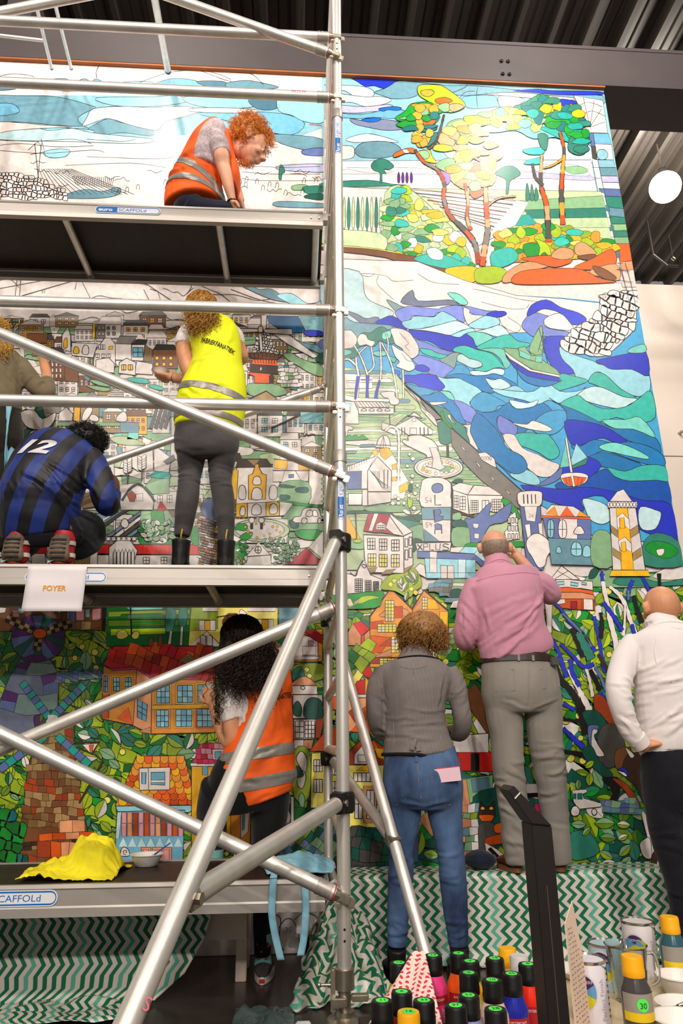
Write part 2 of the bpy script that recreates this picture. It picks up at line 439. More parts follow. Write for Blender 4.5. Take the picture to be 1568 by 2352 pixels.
b = MB(); b.sphere(foot, (0.05, 0.05, 0.035), 16, 8); b.build('rubber_foot', BLACK_P, t1, smooth=60)
best = 1e9
for i in range(400):
 q = c+dd*(0.3+i*0.005)
 v = q-Vector((0, 0, EYE)); z = v.dot(FW); sx, sy = 784+F*v.dot(RT)/z, 1176-F*v.dot(UP)/z
 e = (sx-884)**2+(sy-1940)**2
 if e < best: best = e; hit = q
c2_ = clamp((RX, BY, 0.985), (hit.x-RX, hit.y-BY, 0))
t2, d2 = leg(c2_, hit-(hit-c2_).normalized()*0.04, 'outrigger_strut')
b = MB(); b.box(hit-d2*0.015, (0.07, 0.05, 0.05), d2.to_track_quat('X', 'Z').to_matrix()); b.build('bracket', STEEL, t2, bevel=0.004)
PEN = mat('red_marker', (206, 96, 110), rough=0.8)
mb = MB(); q = at(668, 216, FY-0.038); text_on(mb, 'SKOW.', 0.026, (q.x, FY-0.0385, 4.2285), (1, 0, 0), (0, 0, 1)); mb.build('handwriting', PEN, tower)
mb = MB(); v = hit1-Vector((0, 0, EYE)); v.normalize(); ux = -dd1; uy = ux.cross(v).normalized(); p = hit1+dd1*0.20-v*0.0262
for k, ch in enumerate('SKO'): text_on(mb, ch, 0.034, p+dd1*(0.055*k)-uy*0.011, ux.cross(v).normalized()*-1, ux)
mb.build('handwriting', PEN, tower)
def castor(X, Y, dirx):
 b = MB(); b.lathe([(TR+0.0008, 0.335), (TR+0.009, 0.333), (TR+0.009, 0.272), (TR+0.004, 0.270), (0.021, 0.268), (0.021, 0.232), (0.019, 0.230), (0.018, 0.20)], (X, Y, 0), 24, cap=False)
 cst = b.build('castor', STEEL, tower, smooth=40)
 b = MB(); b.lathe([(0.019, 0.212), (0.034, 0.210), (0.034, 0.195), (0.060, 0.186), (0.064, 0.178), (0.062, 0.172), (0.03, 0.170)], (X, Y, 0), 28); b.build('jack_flange', STEEL, cst, smooth=40)
 b = MB(); b.box((X-0.04, Y-0.005, 0.27), (0.016, 0.022, 0.13)); b.box((X+0.05, Y-0.02, 0.252), (0.06, 0.025, 0.022)); b.box((X-0.02, Y-0.02, 0.24), (0.05, 0.03, 0.03)); b.build('wing_nut', STEEL, cst, bevel=0.004)
 b = MB(); b.cyl((X-0.085, Y, 0.285), (X-0.02, Y, 0.285), 0.005, n=10); b.sphere((X-0.087, Y, 0.285), 0.009, 10, 6); b.build('lock_bolt', STEEL, cst, smooth=40)
 b = MB(); b.lathe([(0.030, 0.172), (0.034, 0.165), (0.034, 0.06), (0.03, 0.058)], (X, Y, 0), 24); b.box((X-0.075, Y-0.01, 0.155), (0.12, 0.055, 0.018)); b.box((X-0.05, Y-0.035, 0.10), (0.1, 0.006, 0.09)); b.box((X-0.05, Y+0.035, 0.10), (0.1, 0.006, 0.09)); b.build('fork', STEEL, cst, bevel=0.003)
 b = MB(); b.box((X-0.14, Y-0.012, 0.165), (0.05, 0.05, 0.03)); b.build('brake_pedal', STK_W, cst, bevel=0.004)
 b = MB(); n = 28
 b.rings([[Vector((X-0.055+r*math.cos(2*math.pi*k/n), Y+yy, 0.0755+r*math.sin(2*math.pi*k/n))) for k in range(n)] for r, yy in ((0.02, -0.022), (0.06, -0.022), (0.073, -0.015), (0.0745, 0), (0.073, 0.015), (0.06, 0.022), (0.02, 0.022))])
 b.build('wheel', mat('rubber', (18, 17, 17), rough=0.7), cst, smooth=40)
for X in (RX, LX):
 for Y in (FY, BY): castor(X, Y, -1)
def pole_sticker(zc, h, txt):
 def wrap(u, v, off):
  a = u/TR; r = TR+off
  return (RX+r*math.sin(a), FY-r*math.cos(a), v)
 b = MB(); w = 0.0155; n = 8; rows = []
 zs = [zc-h/2+h*k/24 for k in range(25)]
 def half(z):
  e = min(z-(zc-h/2), (zc+h/2)-z); return w*math.sqrt(max(0.0, 1-max(0, 1-e/w)**2)) if e < w else w
 rows = [[wrap(-half(z)+2*half(z)*k/n, z, 0.0004) for k in range(n+1)] for z in zs]
 b.rings(rows, cap=False, closed=False); s = b.build('sticker', STK_W, tower)
 b = MB()
 rows_o = [[wrap(sg*half(z)*0.92, z, 0.0008), wrap(sg*(half(z)*0.92-0.0022), z, 0.0008)] for sg in (1, -1) for z in zs]
 for sg in (0, 1):
  b.rings(rows_o[sg*25:(sg+1)*25], cap=False, closed=False)
 b.rings([[wrap(-w*0.9+2*w*0.9*k/n, z, 0.0008) for k in range(n+1)] for z in (zc-h/2+0.012, zc-h*0.08)], cap=False, closed=False)
 text_on(b, 'eiger.net', 0.026, None, None, None, wrapfn=lambda x, y: wrap(-(y-0.006), zc-h*0.06+x, 0.0009))
 b.build('print', STK_B, s)
 b = MB(); text_on(b, 'Rolst', 0.026, None, None, None, wrapfn=lambda x, y: wrap(-(y-0.009), zc-h*0.45+x, 0.0012), bold=0.0006)
 b.build('print', STK_W, s)
pole_sticker(at(782, 1135, FY).z, 0.245, '')
pole_sticker(at(777, 318, FY).z, 0.25, '')
# ================================================================== the mural (flat paint and ink on the partition)
PAL = dict(wht=(240, 230, 225), pnk=(236, 214, 208), sky=(150, 196, 208), gb=(112, 152, 166), gbd=(84, 124, 142), pale=(204, 232, 236), ltb=(160, 214, 226),
  lil=(186, 186, 214), peri=(126, 140, 214), royal=(36, 52, 184), roy2=(26, 96, 196), slate=(100, 116, 166), sl2=(120, 128, 152), mid=(74, 160, 204), blue=(26, 122, 180),
  deep=(16, 84, 168), teal=(64, 186, 172), aqua=(128, 212, 198), greyg=(134, 160, 158), tl2=(40, 160, 150), tld=(24, 112, 112), sage=(142, 182, 138), lsage=(198, 216, 172),
  dgr=(14, 84, 72), dg2=(52, 128, 110), grn=(22, 146, 52), gr2=(12, 108, 40), lime=(176, 200, 40), oliv=(112, 146, 36), olv2=(150, 172, 44), yel=(246, 232, 120), och=(250, 190, 40),
  amb=(240, 160, 60), org=(236, 104, 32), dor=(202, 84, 24), rust=(160, 66, 26), pch=(236, 166, 122), brn=(124, 78, 44), dbr=(62, 38, 24), tan=(168, 138, 92), tnd=(132, 104, 62),
  red=(206, 34, 26), crm=(168, 18, 38), pink=(230, 160, 170), mag=(206, 56, 110), pur=(88, 34, 112), pur2=(150, 120, 196), gry=(128, 122, 116), gryd=(78, 74, 70), blk=(18, 14, 14), ink=(20, 14, 14), gold=(206, 170, 70), sky2=(120, 178, 204))
CROP = dict(P=(0, 0, 1), A=(0, 0, .5), B=(784, 0, .5), C=(0, 600, .5), D=(784, 600, .5), E=(0, 1280, .5), Fq=(784, 1180, .5), H=(784, 1850, .5),
  I=(784, 700, .2551), J=(784, 1040, .2551), K=(0, 690, .2551), L=(380, 690, .2551), M=(220, 1000, .3444), N=(0, 1380, .1913), O=(0, 1680, .2934), Q=(1160, 1300, .2976))
class Mural:
 def __init__(s): s.v = []; s.f = []; s.c = []; s.z = 0; s.rnd = random.Random(3)
 def layer(s, n=0): s.z = n+6
 def w(s, p, dz=0.0):
  q = at(p[0], p[1], WALL)
  return (min(q.x, 2.484), WALL-0.0006-s.z*0.000022-dz, min(max(q.z, 0.004), 6.197))
 def face(s, pts, col, dz=0.0):
  n = len(s.v); s.v += [s.w(p, dz) for p in pts]; s.f.append(tuple(range(n, n+len(pts)))); s.c.append(col)
 def stroke(s, pts, wd, col='ink', closed=False, dz=0.000011):
  pts = [Vector((p[0], p[1])) for p in pts]; n = len(pts)
  if n < 2: return
  L = []; R = []
  for i in range(n):
   if closed: t = pts[(i+1) % n]-pts[i-1]
   else: t = pts[min(i+1, n-1)]-pts[max(i-1, 0)]
   if t.length < 1e-6: t = Vector((1, 0))
   t.normalize(); nn = Vector((-t.y, t.x)); k = (wd[i] if hasattr(wd, '__len__') else wd)*s.rnd.uniform(0.8, 1.2)/2
   L.append(pts[i]+nn*k); R.append(pts[i]-nn*k)
  b = len(s.v); s.v += [s.w(p, dz) for p in L]+[s.w(p, dz) for p in R]
  for i in range(n if closed else n-1):
   j = (i+1) % n; s.f.append((b+i, b+j, b+n+j, b+n+i)); s.c.append(PAL[col] if isinstance(col, str) else col)
 def poly(s, pts, col, ow=1.3, smooth=True, k=3, oc='ink'):
  if smooth and len(pts) > 2: pts = [(p.x, p.y) for p in catmull([(a, b, 0) for a, b in pts], k, True)]
  s.z += 1
  if col is not None:
   c = PAL[col] if isinstance(col, str) else col
   j = s.rnd.uniform(0.94, 1.05); s.face(pts, tuple(min(255, x*j) for x in c))
  if ow: s.stroke(pts, ow, oc, True)
 def line(s, pts, wd=1.3, col='ink', smooth=True):
  s.z += 1
  if smooth and len(pts) > 2: pts = [(p.x, p.y) for p in catmull([(a, b, 0) for a, b in pts], 4)]
  s.stroke(pts, wd, col)
 def T(s, crop, txt, ow=1.3):
  """one shape a line: [-]colour[*outline]|points   or  ~colour*width|points  (open line)"""
  ox, oy, k = CROP[crop]
  for ln in txt.strip().split('\n'):
   ln = ln.strip()
   if not ln: continue
   head, body = ln.split('|'); w_ = ow; sm = True; op = False
   if head[0] == '-': sm = False; head = head[1:]
   if head[0] == '~': op = True; head = head[1:]
   if head and head[0] == '-': sm = False; head = head[1:]
   if '*' in head: head, ws = head.split('*'); w_ = float(ws)
   pts = []
   for t in body.split():
    a, b = t.split(','); pts.append((ox+float(a)*k, oy+float(b)*k))
   if op: s.line(pts, w_, head or 'ink', sm)
   else: s.poly(pts, head if head != '_' else None, w_, sm)
 def circle(s, x, y, r, col, ow=1.0, ry=None, n=14):
  ry = ry or r
  s.poly([(x+r*math.cos(2*math.pi*i/n), y+ry*math.sin(2*math.pi*i/n)) for i in range(n)], col, ow, False)
 def leaf(s, x, y, L, wd, ang, c1, c2, ow=1.1, rib=True):
  ca, sa = math.cos(ang), math.sin(ang)
  def P(u, v): return (x+u*ca-v*sa, y+u*sa+v*ca)
  up = [P(L*t, wd*math.sin(math.pi*t)**0.85) for t in (0, .12, .28, .45, .62, .8, .93, 1)]
  dn = [P(L*t, -wd*math.sin(math.pi*t)**0.85) for t in (1, .93, .8, .62, .45, .28, .12, 0)]
  s.z += 1
  j = s.rnd.uniform(0.9, 1.08)
  s.face(up+[dn[-1]], tuple(min(255, q*j) for q in PAL[c1])); s.face([up[-1]]+dn[1:]+[], tuple(min(255, q*j) for q in PAL[c2]))
  if ow:
   s.stroke(up+dn[1:-1], ow, 'ink', True)
   if rib: s.stroke([P(0, 0), P(L, 0)], ow*0.8, 'ink')
 def num(s, x, y, t=None, h=6.5):
  t = t or str(s.rnd.choice((1, 2, 5, 6, 9, 11, 13, 17, 18, 19, 20, 26, 28, 33, 35, 42, 49, 50, 51, 53, 59, 60)))
  for ch in str(t):
   for pl in DIG[ch]:
    s.stroke([(x+a*h*0.55, y-h+b*h) for a, b in pl], max(0.8, h*0.11), 'ink', dz=0.000016)
   x += h*0.75
 def inside(s, x, y, poly):
  r = False; n = len(poly); j = n-1
  for i in range(n):
   a, b = poly[i], poly[j]
   if (a[1] > y) != (b[1] > y) and x < (b[0]-a[0])*(y-a[1])/(b[1]-a[1])+a[0]: r = not r
   j = i
  return r
 def cells(s, poly, size, pal, ow=1.1, jit=0.3, aspect=1.0, ang=0.0, nums=0.0, rounded=False, shift=0.5):
  """uneven mosaic of painted cells inside a polygon"""
  xs = [p[0] for p in poly]; ys = [p[1] for p in poly]; cx, cy = sum(xs)/len(xs), sum(ys)/len(ys)
  ca, sa = math.cos(ang), math.sin(ang); R = max(max(xs)-min(xs), max(ys)-min(ys))*0.75; rr = s.rnd; hh = size*aspect
  s.z += 1; ny = int(R/hh)+2
  def P(u, v): return (cx+u*ca-v*sa, cy+u*sa+v*ca)
  ph = [(rr.uniform(0, 6), rr.uniform(0, 6)) for _ in range(2*ny+2)]
  def Y(j, u): a, b = ph[j+ny]; return j*hh+hh*jit*0.55*(math.sin(u/size*0.9+a)+0.6*math.sin(u/size*2.1+b))
  for j in range(-ny, ny):
   u = -R-rr.uniform(0, size); sl = rr.uniform(-jit, jit)*size*0.5
   while u < R:
    w_ = size*rr.uniform(1-jit, 1+jit); sl2 = rr.uniform(-jit, jit)*size*0.6
    q = [P(u, Y(j, u)), P(u+w_, Y(j, u+w_)), P(u+w_+sl2, Y(j+1, u+w_+sl2)), P(u+sl, Y(j+1, u+sl))]
    mx = sum(p[0] for p in q)/4; my = sum(p[1] for p in q)/4; u += w_; sl = sl2
    if not s.inside(mx, my, poly): continue
    c = PAL[rr.choice(pal)]; k = rr.uniform(0.9, 1.08)
    if rounded:
     q = [(mx+(p[0]-mx)*0.93, my+(p[1]-my)*0.93) for p in q]
     q = [(p.x, p.y) for p in catmull([(a, b, 0) for a, b in q], 4, True)]
    s.face(q, tuple(min(255, x*k) for x in c))
    if ow: s.stroke(q, ow, 'ink', True)
    if nums and rr.random() < nums: s.num(mx-3, my+3, h=min(6.5, size*0.35))
 def leaves(s, poly, n, size, pal, ow=1.1, dots=0.12, jit=0.3):
  rr = s.rnd; xs = [p[0] for p in poly]; ys = [p[1] for p in poly]; k = 0; z0 = s.z
  cand = []
  for _ in range(n*14):
   x, y = rr.uniform(min(xs), max(xs)), rr.uniform(min(ys), max(ys))
   if s.inside(x, y, poly): cand.append((x, y))
  got = []
  for (x, y) in cand:
   if len(got) >= n: break
   if all((x-a)**2+(y-b)**2 > (size*0.62)**2 for a, b in got): got.append((x, y))
  for x, y in got:
   s.z = z0+1+(k % 97); k += 1
   if rr.random() < dots:
    s.circle(x, y, size*rr.uniform(0.16, 0.26), 'yel', ow)
   else:
    a = rr.uniform(0, 2*math.pi); L = size*rr.uniform(0.8, 1.5)
    c1 = rr.choice(pal); c2 = rr.choice(pal) if rr.random() < 0.6 else c1
    s.leaf(x-math.cos(a)*L/2, y-math.sin(a)*L/2, L, L*rr.uniform(0.2, 0.34), a, c1, c2, ow)
  s.z = z0+99
 def blobs(s, poly, n, size, pal, ow=0.9):
  rr = s.rnd; xs = [p[0] for p in poly]; ys = [p[1] for p in poly]; z0 = s.z; got = []
  for _ in range(n*12):
   x, y = rr.uniform(min(xs), max(xs)), rr.uniform(min(ys), max(ys))
   if len(got) < n and s.inside(x, y, poly) and all((x-a)**2+(y-b)**2 > (size*0.5)**2 for a, b in got): got.append((x, y))
  for k, (x, y) in enumerate(got):
   s.z = z0+1+k; a0 = rr.uniform(0, 6); f = rr.uniform(0.9, 1.7)
   s.poly([(x+size*0.5*f*rr.uniform(.6, 1.25)*math.cos(a0+i*0.9), y+size*0.42/f*rr.uniform(.7, 1.5)*math.sin(a0+i*0.9)) for i in range(7)], rr.choice(pal), ow)
  s.z = z0+len(got)+2
 def window(s, x0, y0, x1, y1, nx=2, ny=2, col='wht', ow=1.4, pal=None):
  s.z += 1
  for i in range(nx):
   for j in range(ny):
    a, b = x0+(x1-x0)*i/nx, x0+(x1-x0)*(i+1)/nx; c, d = y0+(y1-y0)*j/ny, y0+(y1-y0)*(j+1)/ny
    cc = s.rnd.choice(pal) if pal else col
    s.face([(a, c), (b, c), (b, d), (a, d)], PAL[cc])
  for i in range(nx+1):
   x = x0+(x1-x0)*i/nx; s.stroke([(x, y0), (x, y1)], ow)
  for j in range(ny+1):
   y = y0+(y1-y0)*j/ny; s.stroke([(x0, y), (x1, y)], ow)
 def house(s, x, y, w_, h, wall='wht', roof='wht', nx=3, ny=2, win='wht', rh=None, gable=None, ow=1.5):
  """front with windows and a roof; x,y = bottom left"""
  rr = s.rnd; rh = h*0.35 if rh is None else rh; t = y-h
  s.poly([(x, y), (x, t), (x+w_, t), (x+w_, y)], wall, ow, False)
  if gable if gable is not None else rr.random() < 0.45:
   s.poly([(x-2, t), (x+w_*0.5, t-rh), (x+w_+2, t)], roof, ow, False)
  else:
   s.poly([(x-2, t), (x+w_*0.12, t-rh), (x+w_*0.88, t-rh), (x+w_+2, t)], roof, ow, False)
  cw = w_/(nx+0.4); ch = h/(ny+0.35)
  for i in range(nx):
   for j in range(ny):
    wx = x+cw*(i+0.4); wy = t+ch*(j+0.3)
    s.window(wx, wy, wx+cw*0.52, wy+ch*0.55, 2 if cw > 9 else 1, 1 if ch < 12 else 2, win if rr.random() < 0.75 else 'wht', ow*0.8)
 def build(s, name, parent, m):
  me = bpy.data.meshes.new(name); me.from_pydata(s.v, [], s.f)
  at_ = me.attributes.new('paint', 'FLOAT_COLOR', 'CORNER')
  ls = np.zeros((len(me.loops), 4), np.float32); cl = {}
  for p, c in zip(me.polygons, s.c):
   k = cl.get(c)
   if k is None:
    g_ = 0.3*c[0]+0.59*c[1]+0.11*c[2]; k = cl[c] = lin([min(255, max(0, g_+(x-g_)*1.14)) for x in c])
   ls[p.loop_start:p.loop_start+p.loop_total] = k
  at_.data.foreach_set('color', ls.ravel())
  fl = [p.index for p in me.polygons if p.normal.y > 0]
  if fl:
   bm = bmesh.new(); bm.from_mesh(me); bm.faces.ensure_lookup_table()
   bmesh.ops.reverse_faces(bm, faces=[bm.faces[i] for i in fl]); bm.to_mesh(me); bm.free()
  me.materials.append(m)
  return link(me, name, parent)
DIG = {'0': [[(0, 0), (1, 0), (1, 1), (0, 1), (0, 0)]], '1': [[(.5, 0), (.5, 1)]], '2': [[(0, .1), (.5, 0), (1, .25), (0, 1), (1, 1)]], '3': [[(0, 0), (1, .1), (.4, .45), (1, .8), (0, 1)]],
  '4': [[(.8, 1), (.8, 0), (0, .7), (1, .7)]], '5': [[(1, 0), (.1, 0), (.1, .45), (1, .6), (.7, 1), (0, .95)]], '6': [[(.9, 0), (.1, .5), (.2, 1), (.9, .9), (.8, .55), (.1, .6)]],
  '7': [[(0, 0), (1, 0), (.4, 1)]], '8': [[(.5, .45), (0, .2), (.5, 0), (1, .2), (.5, .45), (0, .75), (.5, 1), (1, .75), (.5, .45)]], '9': [[(1, .4), (.3, .5), (.1, .2), (.6, 0), (1, .2), (.8, 1)]]}
def paint_mat():
 m, nt, b = newmat('mural_paint'); N = nt.nodes; L = nt.links
 a = N.new('ShaderNodeAttribute'); a.attribute_name = 'paint'
 tc = N.new('ShaderNodeTexCoord'); nz = N.new('ShaderNodeTexNoise'); nz.inputs['Scale'].default_value = 26; nz.inputs['Detail'].default_value = 6
 L.new(tc.outputs['Object'], nz.inputs['Vector'])
 mr = N.new('ShaderNodeMapRange'); mr.inputs['From Min'].default_value = 0.3; mr.inputs['From Max'].default_value = 0.7; mr.inputs['To Min'].default_value = 0.86; mr.inputs['To Max'].default_value = 1.08
 L.new(nz.outputs['Fac'], mr.inputs['Value'])
 mx = N.new('ShaderNodeVectorMath'); mx.operation = 'SCALE'; L.new(a.outputs['Color'], mx.inputs[0]); L.new(mr.outputs[0], mx.inputs['Scale'])
 L.new(mx.outputs[0], b.inputs['Base Color'])
 b.inputs['Roughness'].default_value = 0.36
 return m
M = Mural()
M.z = -1
M.T('P', """-wht*0|-420,60 1700,60 1900,2300 -420,2300""")
M.layer(0)
M.T('B', """-sky*0|-90,330 1230,400 1330,900 -90,900
royal|40,350 150,360 262,372 262,392 225,392 195,408 150,395 110,398 80,380
gb|262,372 350,378 480,392 620,395 800,412 1000,430 1200,440 1200,480 900,445 700,432 560,440 470,430 370,430 320,450 240,455 190,440 150,425 195,408 225,392
pale|-80,390 100,398 150,425 130,450 60,445 20,420
wht|-80,425 60,440 110,445 190,445 230,460 190,480 110,490 40,470 -80,470
lil|-80,480 100,490 220,480 230,505 120,515 60,520 -80,510
sky2|-80,515 90,525 200,505 280,505 300,530 240,545 150,540 60,545 -80,530
roy2|170,500 230,490 275,495 260,508 215,505 190,512
sl2|40,545 130,560 180,548 260,560 290,590 210,600 120,585 60,570
roy2|90,550 170,540 175,555 130,562
pale|20,640 100,615 160,620 230,640 260,655 160,650 60,655
gb|60,690 100,655 200,650 260,670 270,700 200,725 100,725 70,710
pnk|-80,680 40,670 60,700 40,730 -80,730
royal|790,418 900,410 960,416 1180,422 1196,436 1000,436 880,425
pnk|660,432 800,425 960,440 1060,450 1060,460 850,450 740,440
sky2|560,445 700,440 720,470 790,480 720,490 620,500 570,490
lil|730,440 840,455 800,490 740,500 720,470
~ink*1.2|575,380 570,400 500,430
~ink*1.2|625,400 620,440 625,500
~ink*1.2|500,520 560,430 610,420
pale|520,560 700,560 900,620 1000,640 1120,650 1130,760 520,760
-wht*1.2|-80,740 1145,735 1175,900 -80,880
~ink*0.8|0,780 300,770 600,790 1140,775
~ink*0.8|0,800 400,800 700,815 1150,805
lil*0.8|700,800 900,790 1140,810 1140,830 900,820 720,825
pale*0.8|880,760 1040,755 1120,775 1130,810 1000,800 900,790
sage*0.8|1020,770 1100,765 1130,790 1060,800
pnk*0.8|20,770 160,775 240,790 120,795
dg2|-80,840 120,828 230,846 300,852 120,858 -80,860
dg2|135,760 160,735 200,732 240,762 220,780 195,778 205,800 187,800 187,838 176,838 176,795 150,785
-pnk*1.2|1065,440 1200,462 1222,612 1080,608 1130,580
~-ink*1.2|1140,585 1065,440
~-ink*1.2|1140,585 1110,448
~-ink*1.2|1140,585 1160,462
~-ink*1.2|1140,585 1195,500
~-ink*1.2|1140,585 1210,560
~ink*1.2|1085,490 1130,470 1200,492
~ink*1.2|1105,530 1150,510 1210,535
-sky2|1145,612 1226,615 1240,665 1150,660
-pnk|1150,660 1240,665 1248,735 1160,732
sky|1172,710 1180,690 1205,688 1222,705 1218,728 1195,735 1178,728
-sky|1160,735 1248,735 1258,770 1165,770
-gb|1165,770 1258,770 1266,810 1172,808
-lil|1172,808 1266,810 1272,840 1178,838
-pale|1178,838 1272,840 1278,870 1184,866
-slate|1184,866 1278,870 1290,905 1190,900
-dg2|1190,900 1290,905 1300,960 1205,950
-gb|1205,950 1300,960 1306,1000 1212,990
-dg2|1212,990 1306,1000 1312,1030 1220,1030
-sage|1220,1030 1312,1030 1318,1060 1226,1062
-dg2|1226,1062 1318,1060 1322,1090 1232,1090
-sage|1232,1090 1322,1090 1328,1120 1240,1120
-org|1240,1120 1328,1120 1345,1200 1260,1205
-pch|1260,1205 1345,1200 1352,1240 1270,1245
-pnk|1270,1245 1352,1240 1370,1320 1290,1320
-slate*1.2|1132,612 1156,615 1164,672 1146,670
-gryd*1.2|1146,670 1166,672 1172,732 1152,730
-wht*1.2|1150,735 1176,735 1215,930 1260,1130 1300,1300 1260,1300 1215,1100 1180,900
-gbd*1|1180,865 1205,868 1210,888 1185,884
-gbd*1|1203,942 1226,945 1232,972 1210,970
-gbd*1|1222,1033 1247,1036 1252,1062 1230,1062
-gbd*1|1236,1115 1268,1120 1280,1185 1250,1185
-slate*0.8|1176,880 1184,884 1245,1130 1236,1120
~-ink*1|1153,770 1182,770
~-ink*1|1162,820 1190,820
~-ink*1|1192,905 1212,905
~-ink*1|1210,1000 1238,1000
~-ink*1|1228,1090 1256,1090
~-ink*1|1262,1210 1292,1210
""")
M.T('B', """-lsage*1|-80,860 1190,880 1250,1140 900,1060 640,1060 -80,1075
-wht*1|-80,855 215,870 205,1075 -80,1060
-sage*0.8|700,930 1200,900 1215,960 800,975
-dg2*0.8|840,965 1210,955 1220,1000 860,1005
-lsage*0.8|860,1005 1220,1000 1235,1045 900,1050
-tl2*0.8|780,1000 860,985 900,1030 800,1040
-wht*1|300,865 700,905 860,930 800,1035 620,1135 500,1010 440,930
dg2|705,800 740,768 790,765 822,800 790,822 772,838 766,890 754,890 756,830 730,812
dg2*0.9|845,920 850,840 862,880 865,915
dg2*0.9|866,920 872,845 882,885 884,918
dg2*0.9|884,922 892,860 904,900 900,920
""")
for i in range(9):
 y = 875+i*14
 M.line([(784+(310+i*28)*.5, (872+i*16)*.5), (784+(520+i*20)*.5, (890+i*20)*.5), (784+(800-i*14)*.5, (925+i*17)*.5)], 3.0 if i % 2 else 1.6, 'gryd' if i % 3 else 'brn')
for i, x in enumerate(range(12, 200, 21)):
 c = ('lsage', 'dg2')[i % 2]
 M.T('B', f"{c}*1|{x-7},985 {x-4},930 {x},905 {x+5},930 {x+8},985 {x+6},1040 {x+2},1050 {x+2},1066 {x-2},1066 {x-2},1050 {x-6},1040")
for x in (262, 281, 300, 320):
 M.T('B', f"pur*0.8|{x-6},815 {x},790 {x+7},815 {x+4},840 {x-3},840")
bp = lambda t: [(784+float(a.split(',')[0])*.5, float(a.split(',')[1])*.5) for a in t.split()]
M.poly(bp('200,885 300,860 460,1000 560,1110 600,1240 490,1260 170,1160 190,1075'), 'lsage', 1)
M.blobs(bp('200,885 300,860 460,1000 560,1110 600,1240 490,1260 170,1160 190,1075'), 75, 26, ['lime', 'sage', 'grn', 'yel', 'teal', 'lsage', 'sage', 'dg2', 'och', 'wht'])
M.poly(bp('740,1065 960,1035 1235,1110 1250,1160 900,1200 740,1200 700,1130'), 'och', 1)
M.blobs(bp('740,1065 960,1035 1235,1110 1250,1160 900,1200 740,1200 700,1130'), 50, 26, ['och', 'yel', 'olv2', 'teal', 'grn', 'lime', 'amb', 'och'])
M.T('B', """lsage*1|-80,1060 180,1075 200,1150 100,1150 -80,1128
yel*1|-80,1125 120,1140 250,1160 180,1170 -80,1140
brn*1|-80,1135 120,1145 250,1165 400,1195 520,1250 600,1290 400,1255 200,1185 -80,1150
teal*1|330,1190 440,1165 560,1210 600,1240 520,1240 420,1225
wht*1|390,1150 430,1140 465,1165 460,1195 410,1190
teal*1|690,1160 780,1140 810,1190 740,1230 690,1225
grn*1|835,1125 900,1120 940,1150 920,1190 870,1195 840,1165
lime*1|890,1100 950,1130 960,1190 930,1160 900,1190 910,1140
och*1|480,1235 600,1225 640,1260 600,1300 500,1280
lime*1|615,1240 700,1225 760,1250 720,1300 620,1300
pch*1.2|750,1260 830,1210 950,1195 1000,1215 900,1240 800,1290 740,1300
org*1.2|820,1190 960,1175 1060,1200 980,1230 900,1210
pch*1.2|960,1180 1000,1140 1060,1150 1060,1185 1010,1195
pch*1.2|1070,1130 1110,1115 1170,1165 1120,1180 1075,1170
brn*1.2|1080,1180 1160,1170 1165,1195 1110,1195
org*1.2|1150,1190 1240,1145 1260,1210 1180,1240 1060,1235
pch*1.2|1150,1240 1260,1215 1275,1290 1190,1275 1140,1260
brn*1.2|1150,1225 1200,1235 1260,1275 1240,1290 1180,1270
org*1.2|820,1250 960,1235 1100,1240 1180,1280 1250,1300 900,1310 780,1300
""")
